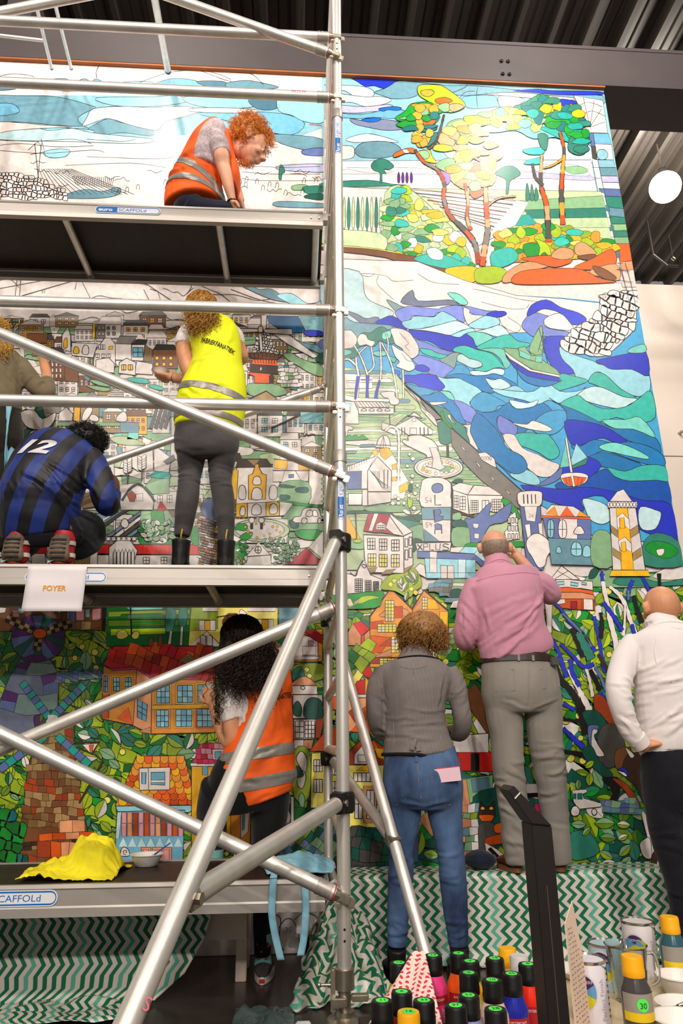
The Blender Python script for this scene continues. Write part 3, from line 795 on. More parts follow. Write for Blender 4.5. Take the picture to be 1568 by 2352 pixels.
M.T('B', """lime|350,400 380,392 450,395 490,415 560,470 560,500 500,520 440,500 400,470 355,440
gold|365,420 410,415 425,430 400,447 370,440
org|430,460 470,450 510,465 480,480 440,478
sage|440,490 480,475 500,490 490,515 460,515
pch|500,482 540,480 562,495 520,516 495,505
grn|245,545 290,515 320,480 400,470 440,500 462,520 400,530 330,535 280,560
amb|320,482 400,478 430,508 370,525 340,500
sage|265,545 330,535 340,548 290,552
grn|250,575 300,552 370,540 450,530 430,570 380,598 330,592 280,590
gold|340,550 370,542 375,570 350,585
org|375,550 420,540 430,565 385,588
tld|330,596 440,592 400,608 350,606
gold|340,655 360,630 440,610 430,640 390,672 355,680
tld|420,620 440,610 430,650 390,680 405,650
pch|445,615 530,615 515,670 470,675 440,650
pur2|520,620 570,630 545,650 520,655
lime|420,690 440,665 515,675 520,690 470,700
org|240,710 285,688 330,684 335,706 300,705 245,726
wht*1|280,690 300,690 310,704 290,706
och|345,700 400,690 415,720 435,752 390,745 350,725
sage|355,700 390,695 405,720 380,735
sage|480,590 500,560 560,550 612,600 580,640 520,605
lime|560,540 640,530 700,520 720,560 650,580 590,585
yel|690,512 770,490 830,530 780,560 700,552
yel*0.8|720,500 800,500 780,520
lime*1|840,540 920,560 900,610 860,580
aqua*1|620,600 720,568 850,572 920,592 1000,606 1120,600 1125,620 1000,630 880,640 800,602 700,612
teal*1|830,690 920,680 925,710 860,712
teal*1|850,740 920,725 915,755 840,757
pch*1|530,690 580,680 625,720 560,745 525,740
org*1|590,715 660,740 725,738 650,752
yel*1|500,770 560,740 700,790 690,855 600,850 560,872 500,830
org*1|555,830 625,812 600,845 565,850
org*1|585,880 630,865 655,890 610,915
sage*1|430,760 480,730 520,740 510,800 470,790
pur2*1|460,800 490,790 500,830 480,850
dg2|790,492 830,480 880,450 920,438 960,500 1000,560 950,560 900,530 830,520
grn|900,438 950,445 962,482 930,500 905,470
och|905,480 960,490 982,515 930,516
royal|970,478 1010,458 1080,473 1060,490 1000,497
och|980,502 1085,480 1088,530 1040,545 990,530
grn|930,545 1010,530 1060,545 1070,590 1000,602 940,582
tld|1050,545 1110,545 1128,578 1080,592
tl2|910,590 1000,585 1060,600 1130,600 1120,645 1050,660 960,620
dg2|1060,622 1130,620 1122,700 1082,715 1040,692 1042,650
dg2|900,620 945,625 940,690 915,680
""")
M.blobs(bp('490,600 560,560 640,600 720,720 700,860 560,860 500,780'), 26, 28, ['pch', 'yel', 'amb', 'org', 'yel', 'lime', 'sage'])
M.blobs(bp('600,520 800,500 920,520 900,600 760,600 640,590'), 16, 26, ['yel', 'lime', 'sage', 'aqua', 'yel'])
M.blobs(bp('820,470 930,440 1080,480 1125,600 1100,690 1050,640 950,600 860,540'), 24, 26, ['dg2', 'grn', 'tl2', 'tld', 'och', 'dg2', 'grn'])
M.blobs(bp('260,570 340,480 440,500 450,580 400,690 340,660'), 14, 22, ['grn', 'gold', 'amb', 'sage', 'org', 'tld'])
def trunk(pts, w0, w1, cols, crop='B'):
 ox, oy, k = CROP[crop]
 q = catmull([(ox+a*k, oy+b*k, 0) for a, b in pts], 8); n = len(q)
 ws = [w0+(w1-w0)*i/(n-1) for i in range(n)]
 M.z += 1; M.stroke([(p.x, p.y) for p in q], [x+2.2 for x in ws], 'ink'); M.z += 1
 i = 0; c = 0
 while i < n-1:
  j = min(n-1, i+M.rnd.randint(3, 7)); M.stroke([(p.x, p.y) for p in q[i:j+1]], ws[i:j+1], cols[c % len(cols)]); c += 1; i = j
trunk([(470, 530), (455, 590), (430, 660), (395, 690)], 3.5, 4, ['dbr', 'gryd'])
trunk([(335, 690), (375, 745), (440, 785), (472, 850), (468, 910), (495, 990), (560, 1055), (612, 1125), (628, 1215)], 5, 11, ['gryd', 'dor', 'gry', 'rust'])
trunk([(660, 865), (664, 960), (670, 1060), (655, 1150), (645, 1225)], 9, 13, ['pch', 'dor', 'pch', 'gry'])
trunk([(565, 845), (580, 930), (575, 1000), (592, 1060)], 5, 7, ['dor', 'pch'])
trunk([(1000, 610), (1020, 690), (1012, 800), (1008, 900), (1015, 1035)], 5, 11, ['dor', 'gryd', 'amb'])
trunk([(918, 715), (914, 850), (940, 950), (950, 1115)], 6, 12, ['pch', 'gryd', 'dor'])
trunk([(875, 755), (890, 820), (925, 855)], 4, 5, ['gryd']); trunk([(925, 775), (965, 765), (1012, 735)], 3, 4, ['amb'])
trunk([(670, 950), (720, 915), (800, 905)], 3, 2, ['pch'])
M.layer(330)
M.T('D', """-mid*0|-80,0 350,5 560,90 800,160 1010,170 1200,190 1350,150 1560,1320 1400,1290 1150,1260 820,1065 640,890 520,780 400,660 250,520 -80,480
-wht*1.2|-80,-10 350,5 560,90 800,160 1010,175 1190,195 1160,280 1050,330 870,330 700,335 560,330 330,330 160,280 -80,230
~ink*1|15,75 100,60 200,70 240,95 330,90
~ink*1|170,70 165,110 240,180
~ink*1|20,40 120,75 150,60
~ink*1|350,60 420,100 540,110
~ink*1|600,130 700,150 830,180 920,190
~ink*1|720,250 740,300 800,330 820,300 760,260
~ink*1|640,190 760,220 840,220 860,200
pale|-80,55 80,50 105,150 140,190 240,235 200,270 90,290 -80,235
sl2|270,190 325,135 350,185 490,180 520,190 540,205 470,205 400,212 330,207
aqua|485,150 540,155 580,195 545,202
""")
M.T('I', """sl2|40,60 140,90 220,130 300,115 340,130 300,170 200,180 120,130 60,85
greyg|400,-40 480,-10 540,20 620,45 600,70 540,70 490,70
gb|30,120 110,160 300,180 440,190 450,220 400,240 300,330 140,330 30,250
peri|480,75 560,30 640,20 860,45 900,30 1080,10 1300,60 1400,60 1300,105 1180,90 1110,30 1090,20 1110,160 1040,140 930,75 860,80 830,110 740,110 640,105 610,150 540,160
royal|300,165 390,120 450,105 530,150 590,230 540,230 450,190 370,185
ltb|540,165 620,140 650,110 740,110 830,115 880,75 930,72 1040,145 900,180 740,215 600,225
pale|600,228 740,218 900,180 1030,150 1130,190 1170,215 1080,235 980,280 850,255 720,235
wht|1100,30 1150,50 1160,90 1280,105 1200,150 1140,185 1110,140 1095,80
ltb|1140,190 1200,150 1290,105 1400,125 1420,180 1350,205 1280,225 1180,215
royal|1300,95 1350,70 1460,65 1480,95 1410,120 1340,110
pale|1200,245 1280,228 1350,208 1430,190 1510,275 1400,295 1290,260
ltb|980,285 1080,240 1170,215 1200,245 1130,260 1060,300
royal|600,235 720,240 850,258 980,285 1060,300 1120,265 1180,310 1210,380 1245,410 1200,405 1110,370 1020,390 1000,425 900,400 800,340 700,320 640,290
aqua|1125,265 1200,248 1290,262 1360,300 1300,340 1215,380 1180,310
teal|1215,385 1300,340 1400,295 1510,275 1580,330 1700,360 1590,420 1460,410 1340,395 1250,410
aqua|1255,410 1340,395 1460,408 1480,480 1520,540 1470,580 1430,500 1360,440
peri|650,320 760,345 880,400 1000,430 1060,440 960,460 860,440 720,400 690,440 660,380
teal|705,400 800,410 860,440 980,470 950,515 880,490 800,470 730,440
greyg|930,480 990,440 1060,440 1040,490 1010,580 950,560 880,500
pale|1045,460 1090,450 1150,490 1240,510 1265,550 1230,570 1170,575 1100,540 1040,510
teal|1005,425 1020,390 1110,372 1210,408 1340,440 1400,490 1470,580 1420,570 1360,580 1300,605 1220,600 1180,585 1250,570 1265,540 1230,510 1140,485 1080,445
peri|640,500 700,460 800,485 900,520 1010,580 1000,610 920,660 850,650 780,620 700,560
royal|660,560 720,545 780,570 788,600 740,610 670,590
royal|560,640 660,640 720,625 850,640 855,660 930,710 920,760 880,775 780,770 700,740 640,710 560,700
roy2|450,590 520,600 520,640 480,630
mid|1005,590 1030,550 1100,550 1150,600 1160,640 1060,630 930,650
pale|1150,605 1230,600 1300,608 1370,580 1460,590 1450,640 1370,625 1290,640 1180,640
blue|920,660 1000,630 1100,628 1180,645 1290,642 1380,625 1500,680 1570,720 1560,760 1500,720 1400,680 1300,665 1320,720 1370,790 1330,800 1260,780 1130,720 1080,680 1000,660
ltb|860,655 940,670 1040,665 1100,690 1260,785 1150,880 1180,930 1140,930 1080,880 1000,860 980,790 900,775 930,740
aqua|870,785 970,790 1010,840 1010,870 930,850
mid|1155,880 1260,790 1370,830 1480,895 1400,920 1380,960 1280,972 1200,950
ltb|1360,760 1450,765 1580,735 1700,850 1620,850 1500,830 1420,800
pale|1295,665 1360,685 1430,670 1520,735 1440,768 1370,765 1320,720
mid|580,720 680,740 830,775 790,815 700,825
blue|700,830 800,815 880,785 960,850 1030,880 1070,960 1100,1040 1120,1080 1040,1060 960,960 880,900 780,880
peri|1010,870 1080,880 1180,935 1230,990 1280,1060 1390,1165 1330,1180 1260,1160 1180,1080 1100,1040 1060,950
blue|1200,955 1280,975 1390,960 1480,895 1600,850 1800,880 1900,1000 1700,1100 1600,1200 1540,1200 1560,1080 1410,1010 1400,1090 1440,1180 1390,1160 1280,1060
peri|1410,1010 1450,1015 1560,1085 1580,1140 1540,1195 1450,1170 1400,1100
wht|790,885 820,880 955,880 900,900 820,910
wht|1080,1090 1140,1085 1265,1075 1200,1100 1160,1150 1220,1220 1220,1320 1160,1290 1120,1200 1130,1120
blue|1160,1150 1250,1165 1330,1185 1400,1170 1450,1270 1490,1310 1700,1400 1760,1600 1560,1580 1450,1480 1330,1380 1240,1310 1220,1210
pale|1445,1175 1540,1198 1580,1320 1480,1310 1460,1230
""")
M.T('D', """peri|825,300 850,258 890,240 930,250 960,262 925,285 950,312 1050,330 1020,355 930,348 880,350 850,330
royal|850,255 870,205 940,180 1005,215 1085,240 1122,268 1105,292 1045,290 1000,240 930,222 890,238
wht|935,265 1000,242 1050,290 1060,320 960,312 930,290
royal|920,360 1040,350 1010,390 1005,440 1060,500 1080,515 1010,520 960,480
ltb|1000,395 1060,430 1150,460 1200,480 1385,495 1415,590 1360,625 1280,590 1200,520 1160,515 1130,550 1080,545 1060,500 1010,450
royal|1165,460 1250,440 1330,425 1395,420 1408,530 1330,500 1240,500 1200,480
aqua|1310,415 1340,395 1388,385 1394,420 1330,425
teal|940,560 1000,520 1060,530 1130,552 1060,580 980,600 930,590
teal|1130,555 1160,515 1210,525 1280,590 1350,630 1300,640 1230,600 1160,570
pale|1080,615 1140,580 1200,585 1290,625 1355,635 1320,660 1270,680 1170,660 1110,640
ltb|690,590 800,600 880,600 940,560 1000,600 1080,600 1120,580 1080,615 1000,655 950,640 900,660 830,640 740,620
teal|1000,660 1080,618 1120,645 1200,680 1300,672 1360,635 1418,600 1438,720 1350,745 1260,720 1180,740 1080,690
blue|950,630 1000,660 1080,690 1180,740 1250,770 1340,775 1445,820 1460,890 1380,850 1300,820 1200,760 1090,735 1020,740 1030,690
aqua|1195,732 1300,730 1370,720 1440,812 1340,775 1250,770
mid|870,760 930,700 1020,688 1030,740 1000,780 960,800 900,795
royal|1020,740 1090,735 1200,760 1300,820 1302,838 1250,835 1200,815 1150,825 1090,850 1050,840
blue|1050,850 1100,850 1160,822 1250,840 1310,832 1400,850 1470,890 1478,945 1380,930 1290,900 1200,872 1140,900 1100,890
aqua|1180,852 1240,835 1310,850 1400,895 1400,912 1330,900 1250,882 1200,870
blue|1130,905 1200,880 1290,905 1380,940 1300,968 1220,950 1160,940
teal|1220,950 1300,967 1380,940 1480,945 1495,1015 1400,1022 1300,1010 1250,990
deep|990,1020 1130,990 1210,955 1250,990 1320,1012 1495,1016 1510,1120 1380,1100 1250,1060 1120,1040 1000,1050
royal|820,1030 1000,1050 1120,1040 1250,1060 1380,1100 1510,1120 1540,1285 1430,1260 1370,1235 1300,1190 1200,1082 1100,1100 1110,1150 1000,1120 910,1090
royal|1000,990 1030,930 1060,900 1130,900 1190,940 1130,1000 1060,1030
pale|1105,1095 1160,1100 1220,1130 1232,1190 1190,1210 1140,1190 1120,1150
pale|1370,1130 1440,1145 1465,1165 1440,1230 1380,1235 1360,1190
teal|790,800 850,790 900,795 950,800 1000,880 960,915 900,880 850,860 800,840
wht|740,800 790,800 830,860 900,890 950,918 1000,940 960,990 900,990 850,950 800,890 760,850
wht|785,747 850,752 880,735 962,770 940,785 850,772
ltb|770,980 850,960 905,1000 900,1030 830,1020
slate|900,1030 960,990 1010,950 1000,1000 940,1030
blue|620,700 680,745 720,790 760,860 830,900 850,955 790,980 700,920 640,880 600,810 590,770
sage|920,312 905,310 858,412 918,432
~ink*1.4|905,312 945,470
~ink*1.4|925,330 900,420
~ink*1|915,350 935,375 905,400 940,430
blue|800,480 860,510 1000,545 990,560 930,580 850,560 810,520
-sage*1.4|742,400 800,405 880,430 985,500 1003,525 960,528 870,498 790,448 750,418
-wht*1.4|748,416 790,448 870,500 1000,527 998,537 860,508 770,452 752,430
-royal*1.4|754,436 772,455 860,510 998,538 1000,556 930,548 850,530 790,490
-sage*1.4|810,402 842,394 850,412 872,438 918,432 918,470 872,460 816,442
-aqua*1.2|816,412 866,436 862,458 816,440
-aqua*1.2|890,440 920,440 917,468 888,466
~ink*1.2|805,470 806,580
""")
M.T('D', """-aqua*1.2|1030,822 1000,950 1048,944
-ltb*1.2|1042,940 1075,840 1130,908 1090,935
-dg2*1.2|1050,945 1128,903 1120,935 1060,955
-wht*1.4|1024,816 1034,816 1070,1036 1058,1038
wht*1.4|1003,990 1030,975 1100,975 1130,990 1115,1020 1065,1038 1020,1025
-org*1.2|1008,1000 1062,990 1124,998 1105,1022 1065,1038 1025,1024
-wht*1.2|1050,990 1062,990 1070,1036 1060,1038
~-ink*1|1025,998 1035,1028
~-ink*1|1042,994 1048,1034
~-ink*1|1085,994 1080,1034
~-ink*1|1105,998 1095,1028
pale*1.2|770,640 850,655 900,640 880,670 800,680
""")
bpD = lambda t: [(784+float(a.split(',')[0])*.5, 600+float(a.split(',')[1])*.5) for a in t.split()]
M.poly(bpD('1190,160 1250,150 1330,140 1350,180 1345,300 1300,360 1200,440 1100,420 1010,385 1080,300 1170,260'), 'wht', 1.4)
M.cells(bpD('1190,160 1250,150 1330,140 1350,180 1345,300 1300,360 1200,440 1100,420 1010,385 1080,300 1170,260'), 17, ['wht'], 1.7, 0.5, 0.85, 0.3, nums=0.3, rounded=True)
M.T('D', """~ink*1.2|1270,10 1290,80 1310,150 1320,230
~ink*1.2|1300,10 1330,120 1350,230
~ink*1.2|1262,40 1320,50
~ink*1.2|1275,90 1335,100
~ink*1.2|1290,150 1345,160
""")
M.layer(400)
M.T('D', """-lsage*1.2|-80,480 250,520 290,575 440,740 520,850 545,920 640,1010 800,1130 830,1200 820,1420 -80,1420
""")
for i in range(26):
 y = 505+i*27; x1 = min(800, 210+max(0, (y-520))*0.92); c = M.rnd.choice(['sage', 'lsage', 'sage', 'wht', 'lsage', 'gb' if i % 5 == 0 else 'sage'])
 a, b = -80, x1*0.96; xs = [a+(b-a)*t/6 for t in range(7)]
 up = [(x, y+M.rnd.uniform(-4, 4)) for x in xs]; dn = [(x, y+M.rnd.uniform(12, 22)) for x in reversed(xs)]
 M.poly([(784+p*.5, 600+q*.5) for p, q in up+dn], c, 0.8)
M.T('I', """-wht*1.3|-120,620 150,630 160,680 275,680 275,760 -120,765
-wht*1|275,665 440,670 455,705 275,705
-wht*1.2|40,690 130,690 130,708 40,708
-wht*1.2|175,685 270,690 270,706 175,706
wht*1|-40,800 130,840 300,850 430,855 500,850 430,880 100,875 -40,830
""")
M.T('I', """dg2|-80,400 60,390 120,350 180,260 260,260 330,210 400,220 480,340 420,360 340,330 300,380 230,370 140,400 130,480 -80,490
aqua|-80,410 70,415 80,450 -80,480
aqua|280,435 380,420 400,460 320,470
aqua|370,260 440,240 440,300 400,320 365,310
wht|-80,260 60,235 100,250 140,310 120,380 60,400 -80,400
wht|140,320 170,270 220,280 240,320 300,340 270,385 220,365 160,375
wht|440,225 520,220 600,250 650,310 690,380 690,450 640,490 600,480 560,440 540,400 480,360 460,300
wht|450,370 520,410 560,430 620,490 660,570 610,605 560,590 490,560 520,520 480,470
~ink*1|520,260 600,350 570,380 610,420
~ink*1|540,440 580,500 640,520
teal|430,470 490,490 470,530 440,500
""")
for pts, wd in (([(160, 650), (130, 560), (70, 500), (20, 500)], 4), ([(140, 840), (150, 640), (135, 560), (130, 480)], 4.5), ([(235, 640), (200, 540), (160, 450), (110, 370)], 3.6), ([(240, 620), (290, 560), (280, 470), (265, 385)], 3.2), ([(160, 440), (220, 385)], 2.6), ([(350, 680), (355, 560), (350, 440), (345, 340)], 3.6), ([(500, 850), (480, 690), (440, 520), (360, 350)], 3.6), ([(415, 450), (418, 340), (395, 250)], 2.6), ([(555, 845), (555, 690), (550, 590)], 3.6)):
 trunk(pts, wd, wd*0.8, ['wht'], 'I')
M.T('I', """-royal*1|135,650 165,650 140,790 130,860 115,858 120,780
-royal*1|218,640 250,640 240,780 245,840 215,842 220,760
-royal*1|335,680 350,690 325,800 325,855 290,850 305,780
wht|350,800 390,790 470,790 480,830 520,870 500,905 440,900 420,850 380,840
-dbr*0.6|470,905 480,905 480,975 470,970
-wht*1.6|-80,870 110,878 150,960 155,1080 -80,1075
-ltb*0.6|-80,890 100,895 60,960 40,1010 -80,1010
-wht*1.4|55,930 75,930 75,985 55,985
-wht*1.8|110,875 380,880 430,930 150,932
-wht*1.8|150,932 465,935 468,990 155,992
""")
for x in (200, 270, 342, 412):
 M.T('I', f"wht*1.8|{x-24},962 {x-12},945 {x+8},943 {x+24},962")
for i in range(9):
 M.T('I', f"~-ink*1.2|{125+i*30},880 {165+i*31},932")
M.T('I', """-wht*1.6|360,1065 460,1095 490,1130 480,1180 360,1130
-lsage*1|360,1062 520,985 590,1000 480,1098
-wht*2|480,1100 650,1010 820,1135 815,1175 600,1180
~-ink*2.2|430,990 436,1110
wht*2|590,1010 620,1000 650,975 690,1000 720,1030 650,1010
-wht*1.6|615,1115 675,1118 672,1175 612,1172
wht*1.2|630,1050 640,1030 660,1030 670,1050 650,1058
""")
for x in (540, 565, 705, 740, 775): M.T('I', f"~-ink*2.4|{x},1110 {x+2},1175")
for i in range(9): M.T('I', f"~-ink*0.8|{380+i*20},{1056-i*7} {480+i*13},{1095-i*9}")
M.T('I', """-wht*1.4|565,760 640,810 720,930 830,1010 870,1110 840,1090 720,960 690,890
-gry*1|700,850 760,900 830,960 900,1030 850,1040 770,960
~-ink*2.6|560,715 700,830 820,930 1000,1120
-wht*0.8|735,950 745,950 760,985 750,985
-wht*0.8|780,990 788,990 800,1015 792,1015
dg2*1.4|820,920 880,925 960,960 1010,1040 1100,1100 1120,1160 1150,1250 1090,1210 1000,1120 900,1020
grn*1.2|890,980 910,965 930,1040 990,1100 985,1150 940,1100 905,1040
dg2*1.2|860,1080 900,1050 950,1090 990,1150 985,1240 930,1265 880,1240 870,1160
-dbr*0.8|940,1270 962,1270 965,1390 945,1390
wht*1|950,1005 975,1000 985,1040 1025,1080 990,1060
""")
M.T('D', """-gry*1.4|500,770 530,790 830,1060 830,1150 780,1120 640,1010 560,930 505,850
~-ink*2.6|500,768 640,890 830,1062
-wht*1.2|545,850 557,858 570,878 558,870
-wht*1.2|612,922 625,930 642,952 628,946
-wht*1.2|680,988 692,998 702,1012 690,1006
-wht*1.2|748,1052 760,1058 775,1075 762,1070
-wht*1.6|625,885 660,880 700,910 710,950 690,945 640,915
""")
for x in (642, 655, 668, 680): M.T('D', f"wht*1|{x-4},910 {x},900 {x+5},905 {x+4},918")
M.T('I', """-grn*1.2|-80,1200 20,1175 40,1195 70,1175 90,1195 130,1175 150,1195 190,1175 240,1215 180,1225 -80,1232
wht*1.4|-80,1100 60,1095 100,1110 95,1135 60,1135 50,1180 35,1190 30,1140 -80,1130
-wht*1|-80,1240 250,1225 240,1265 160,1275 -80,1250
-gb*1|170,1265 300,1260 310,1285 160,1290
-gb*1|-80,1320 140,1325 120,1345 -80,1345
wht*1.8|320,1290 330,1220 370,1185 410,1190 430,1230 430,1290
-wht*2.4|305,1270 435,1272 435,1300 305,1292
wht*1.8|545,1240 560,1220 600,1230 600,1190 700,1180 760,1200 830,1240 870,1310 840,1340 820,1400 770,1400 760,1360 700,1330 640,1300 580,1270
""")
for a in (345, 375, 400): M.T('I', f"~-ink*1.2|375,1190 {a},1290")
M.T('J', """-wht*1|290,0 445,0 600,260 560,420 440,420 200,200 240,60
-och*1|270,0 300,40 330,20 310,-30
-och*1|340,-30 420,-40 460,20 390,70 350,30
-och*1|450,115 495,100 495,155 455,160
-och*1|450,225 495,220 490,262 452,262
-och*1|515,310 590,265 605,340 520,370
-och*1.2|-80,520 60,580 170,780 30,780 -80,760
-wht*2|50,130 300,40 235,170 230,330 50,335
-slate*1|50,175 180,170 178,330 50,335
-wht*2.2|232,170 320,40 448,170 445,355 235,355
-wht*2.2|380,160 415,160 412,325 382,325
-wht*2.2|235,358 445,358 442,450 240,480
-wht*2.2|60,370 185,372 180,475 60,475
-wht*1.2|185,340 232,340 232,480 185,480
""")
for i in range(9): M.T('J', f"~ink*1|{240+i*12},{150+i*14 if i<3 else 170} {290+i*8},{200+i*14} {min(440,330+i*22)},{250+i*13}")
for i in range(8): M.T('J', f"~-ink*0.9|{70+i*22},{170-i*11} {70+i*22},{125-i*11}")
trunk([(510, 260), (512, 100), (515, -100), (500, -200), (440, -230), (390, -190)], 5.5, 4.5, ['wht'], 'J')
ox, oy = 784+870*.2551, 1040+140*.2551
M.circle(ox, oy, 56, 'wht', 2.2, 25, 30); M.circle(ox, oy, 50, 'wht', 1.1, 21, 30)
M.circle(ox+18, oy+4, 18, 'sage', 1.0, 8, 16)
for i in range(18):
 a = i*0.35; M.circle(ox+42*math.cos(a)*M.rnd.uniform(.75, 1), oy+16*math.sin(a)*M.rnd.uniform(.7, 1), 3.6, M.rnd.choice(['och', 'wht', 'yel', 'wht']), 0.8)
M.T('J', """-wht*1.4|760,130 810,140 820,60 790,-40 850,-40 880,20 900,110 930,140 880,165 840,150
""")
for (x, y, r) in ((590, 125, 14), (640, 60, 18), (610, 20, 14), (635, 215, 18), (630, 270, 16), (680, 300, 16), (605, 390, 16), (660, 370, 18), (690, 420, 16), (480, 400, 16), (510, 420, 16), (460, 460, 18), (510, 460, 16), (410, 485, 18), (480, 490, 16), (560, 460, 15), (650, 505, 18)):
 M.circle(784+x*.2551, 1040+y*.2551, r*.2551*1.05, 'wht', 0.9)
M.T('J', """dgr*1|600,300 625,290 640,320 630,355 600,345
dgr*1|-80,540 200,530 430,545 480,570 560,580 700,560 720,600 640,640 480,600 440,560 200,550 -80,560
dg2*1|480,600 600,615 720,640 730,680 600,690 520,650
sage*1|60,800 190,800 200,870 60,860
sage*1|600,690 720,650 740,720 740,800 640,810 620,740
dgr*1|640,780 720,790 700,830 640,900
sage*1|230,490 540,480 560,540 240,530
lime*1|590,440 600,405 615,430 635,420 635,470 605,505
~ink*1.2|610,500 640,580 720,660
wht*1|545,525 580,515 620,550 590,560
wht*1|640,555 690,520 710,530 670,560
-wht*1.6|700,1000 745,1020 760,1130 700,1100 640,1060
""")
M.T('J', """-blk*0|985,260 1000,330 995,800 975,800
wht*1.8|715,490 715,290 735,245 790,230 880,228 950,255 985,300 980,400 978,500
-gb*1.6|715,500 980,495 978,610 722,608
-wht*1.6|722,608 978,612 975,805 742,800
-gb*1.4|735,690 880,805 742,805
slate*1.8|808,320 830,290 870,282 905,300 905,345 870,365 825,360
-slate*1.8|822,520 880,515 895,545 870,570 915,580 905,610 835,635
-slate*1.8|835,650 860,642 895,655 898,700 875,695 838,700
-wht*1.8|665,818 985,810 970,890 680,892
""", 1.4)
M.T('J', """~-ink*2.2|836,385 838,478 893,475
~-ink*2|835,635 830,520
~-ink*2.2|836,740 836,700
~-ink*2.2|898,735 896,660
~-ink*2.4|680,830 725,880
~-ink*2.4|722,828 684,882
~-ink*2|735,885 735,825 770,825 775,850 738,855
~-ink*2|790,825 790,880 828,880
~-ink*2|845,825 845,875 880,880 885,822
~ink*2|960,832 925,825 910,845 955,862 950,882 905,880
~-ink*3.4|985,300 990,560 985,860
""")
for y in range(340, 820, 38): M.T('J', f"~-ink*1.6|985,{y} {1000+(y%3)*6},{y-8}")
M.num(784+750*.2551, 1040+455*.2551, '54', 11); M.num(784+755*.2551, 1040+675*.2551, '59', 10)
M.T('J', """-wht*1.6|990,310 1060,275 1180,300 1130,385 1000,345
-wht*1.6|1130,385 1190,300 1320,310 1440,390
-wht*1.6|1000,345 1130,388 1140,560 1000,510
-wht*1.6|1130,388 1442,392 1450,520 1150,560
-dbr*0|990,520 1140,560 1200,565 1180,590 1000,545
dgr*1|990,270 1040,240 1090,250 1060,280
""")
for (x0, y0, x1, y1, nx, ny) in ((1160, 435, 1225, 540, 4, 5), (1350, 425, 1430, 540, 4, 5), (1260, 435, 1320, 530, 2, 1), (1010, 390, 1045, 500, 2, 4), (1060, 400, 1110, 520, 2, 4)):
 M.window(784+x0*.2551, 1040+y0*.2551, 784+x1*.2551, 1040+y1*.2551, nx, ny, 'wht', 1.3)
M.T('J', """grn*1|1430,440 1480,420 1560,500 1600,600 1540,560
slate*1.6|1105,600 1190,590 1340,450 1330,585 1520,455 1480,620 1330,660 1250,800 1150,810 1130,690
-wht*1.4|1180,640 1230,645 1225,680 1200,690 1178,670
-wht*1.4|1190,730 1235,735 1230,780 1190,775
-wht*1.6|1500,580 1560,540 1600,780 1480,800 1460,720 1520,660
sage*1|1000,560 1060,545 1075,600 1000,610
dgr*1|995,620 1100,615 1130,680 1060,680 1000,670
sage*1|995,690 1130,680 1150,740 1140,840 1000,845
grn*1|1135,820 1250,815 1340,830 1600,800 1640,850 1135,860
""")
for i in range(3):
 for j in range(3): M.window(784+(1492+i*34)*.2551, 1040+(590+j*72)*.2551, 784+(1512+i*34)*.2551, 1040+(640+j*72)*.2551, 1, 1, 'wht', 1.5)
M.T('J', """-wht*2.2|195,740 555,760 560,1090 220,1080 205,940
-wht*2.2|555,760 635,715 640,1010 560,1095
-crm*1.6|240,552 440,560 490,640 470,740 345,722 300,725 195,710
-wht*1.2|290,555 330,555 275,710 240,705
-wht*1.2|395,680 440,560 635,715 550,755 470,740
~-ink*2.2|420,560 550,745
~-ink*2.2|195,745 550,760 635,720
-wht*1.6|310,650 350,630 395,655 392,705 305,698
-tan*1|240,1040 320,1035 300,1075 260,1090
-tan*1|400,1060 490,1050 440,1095 350,1100
-tan*1|560,1050 640,1015 600,1060 560,1090
""")
for (x, y) in ((232, 775), (338, 782), (448, 790)):
 M.window(784+x*.2551, 1040+y*.2551, 784+(x+68)*.2551, 1040+(y+100)*.2551, 3, 3, 'wht', 1.8)
for (x, y) in ((236, 915), (336, 920), (445, 922)):
 M.window(784+x*.2551, 1040+y*.2551, 784+(x+72)*.2551, 1040+(y+112)*.2551, 3, 3, 'wht', 1.6, pal=['wht', 'yel', 'yel'])
for x in (568, 604):
 M.window(784+x*.2551, 1040+(780 if x < 600 else 765)*.2551, 784+(x+26)*.2551, 1040+(855 if x < 600 else 840)*.2551, 1, 1, 'wht', 2)
 M.window(784+x*.2551, 1040+(880 if x < 600 else 865)*.2551, 784+(x+26)*.2551, 1040+(970 if x < 600 else 950)*.2551, 1, 1, 'wht', 2)
M.window(784+318*.2551, 1040+658*.2551, 784+382*.2551, 1040+700*.2551, 4, 2, 'wht', 1.3)
M.T('J', """~-dbr*2.6|125,540 135,790
lime*1|105,800 130,785 175,785 170,815 115,815
-wht*2.2|-80,1060 120,1110 150,1040 205,970 235,1050 260,1105 360,1145 355,1245 -80,1290
wht*2|180,1020 200,1010 220,1025 205,1045
~ink*3|75,1085 125,1115 145,1060 190,975
grn*1|-80,1290 100,1275 250,1255 370,1250 360,1330 300,1400 -80,1400
lime*1|100,1360 180,1300 280,1290 340,1310 250,1330 180,1360
-wht*1|90,1385 160,1310 140,1360
lime*1|350,1230 380,1150 450,1100 560,1090 640,1040 700,1110 720,1200 660,1250 600,1310 480,1250
wht*1|490,1190 540,1130 560,1200 540,1260
yel*1|415,1190 440,1165 462,1190 440,1215
yel*1|448,1155 470,1135 495,1155 472,1180
yel*1|600,1230 625,1210 650,1230 625,1252
yel*1|640,1262 662,1240 688,1262 664,1288
""")
for (x, y, L, a) in ((545, 1260, 110, -1.1), (540, 1200, 80, -1.6), (640, 1200, 110, -1.2), (560, 1110, 110, 0.6), (600, 1060, 120, 1.0), (500, 1180, 70, 0.9), (570, 1340, 90, -1.3)):
 M.leaf(784+x*.2551, 1040+y*.2551, L*.2551, L*.06, a, 'oliv', 'wht', 1.1)
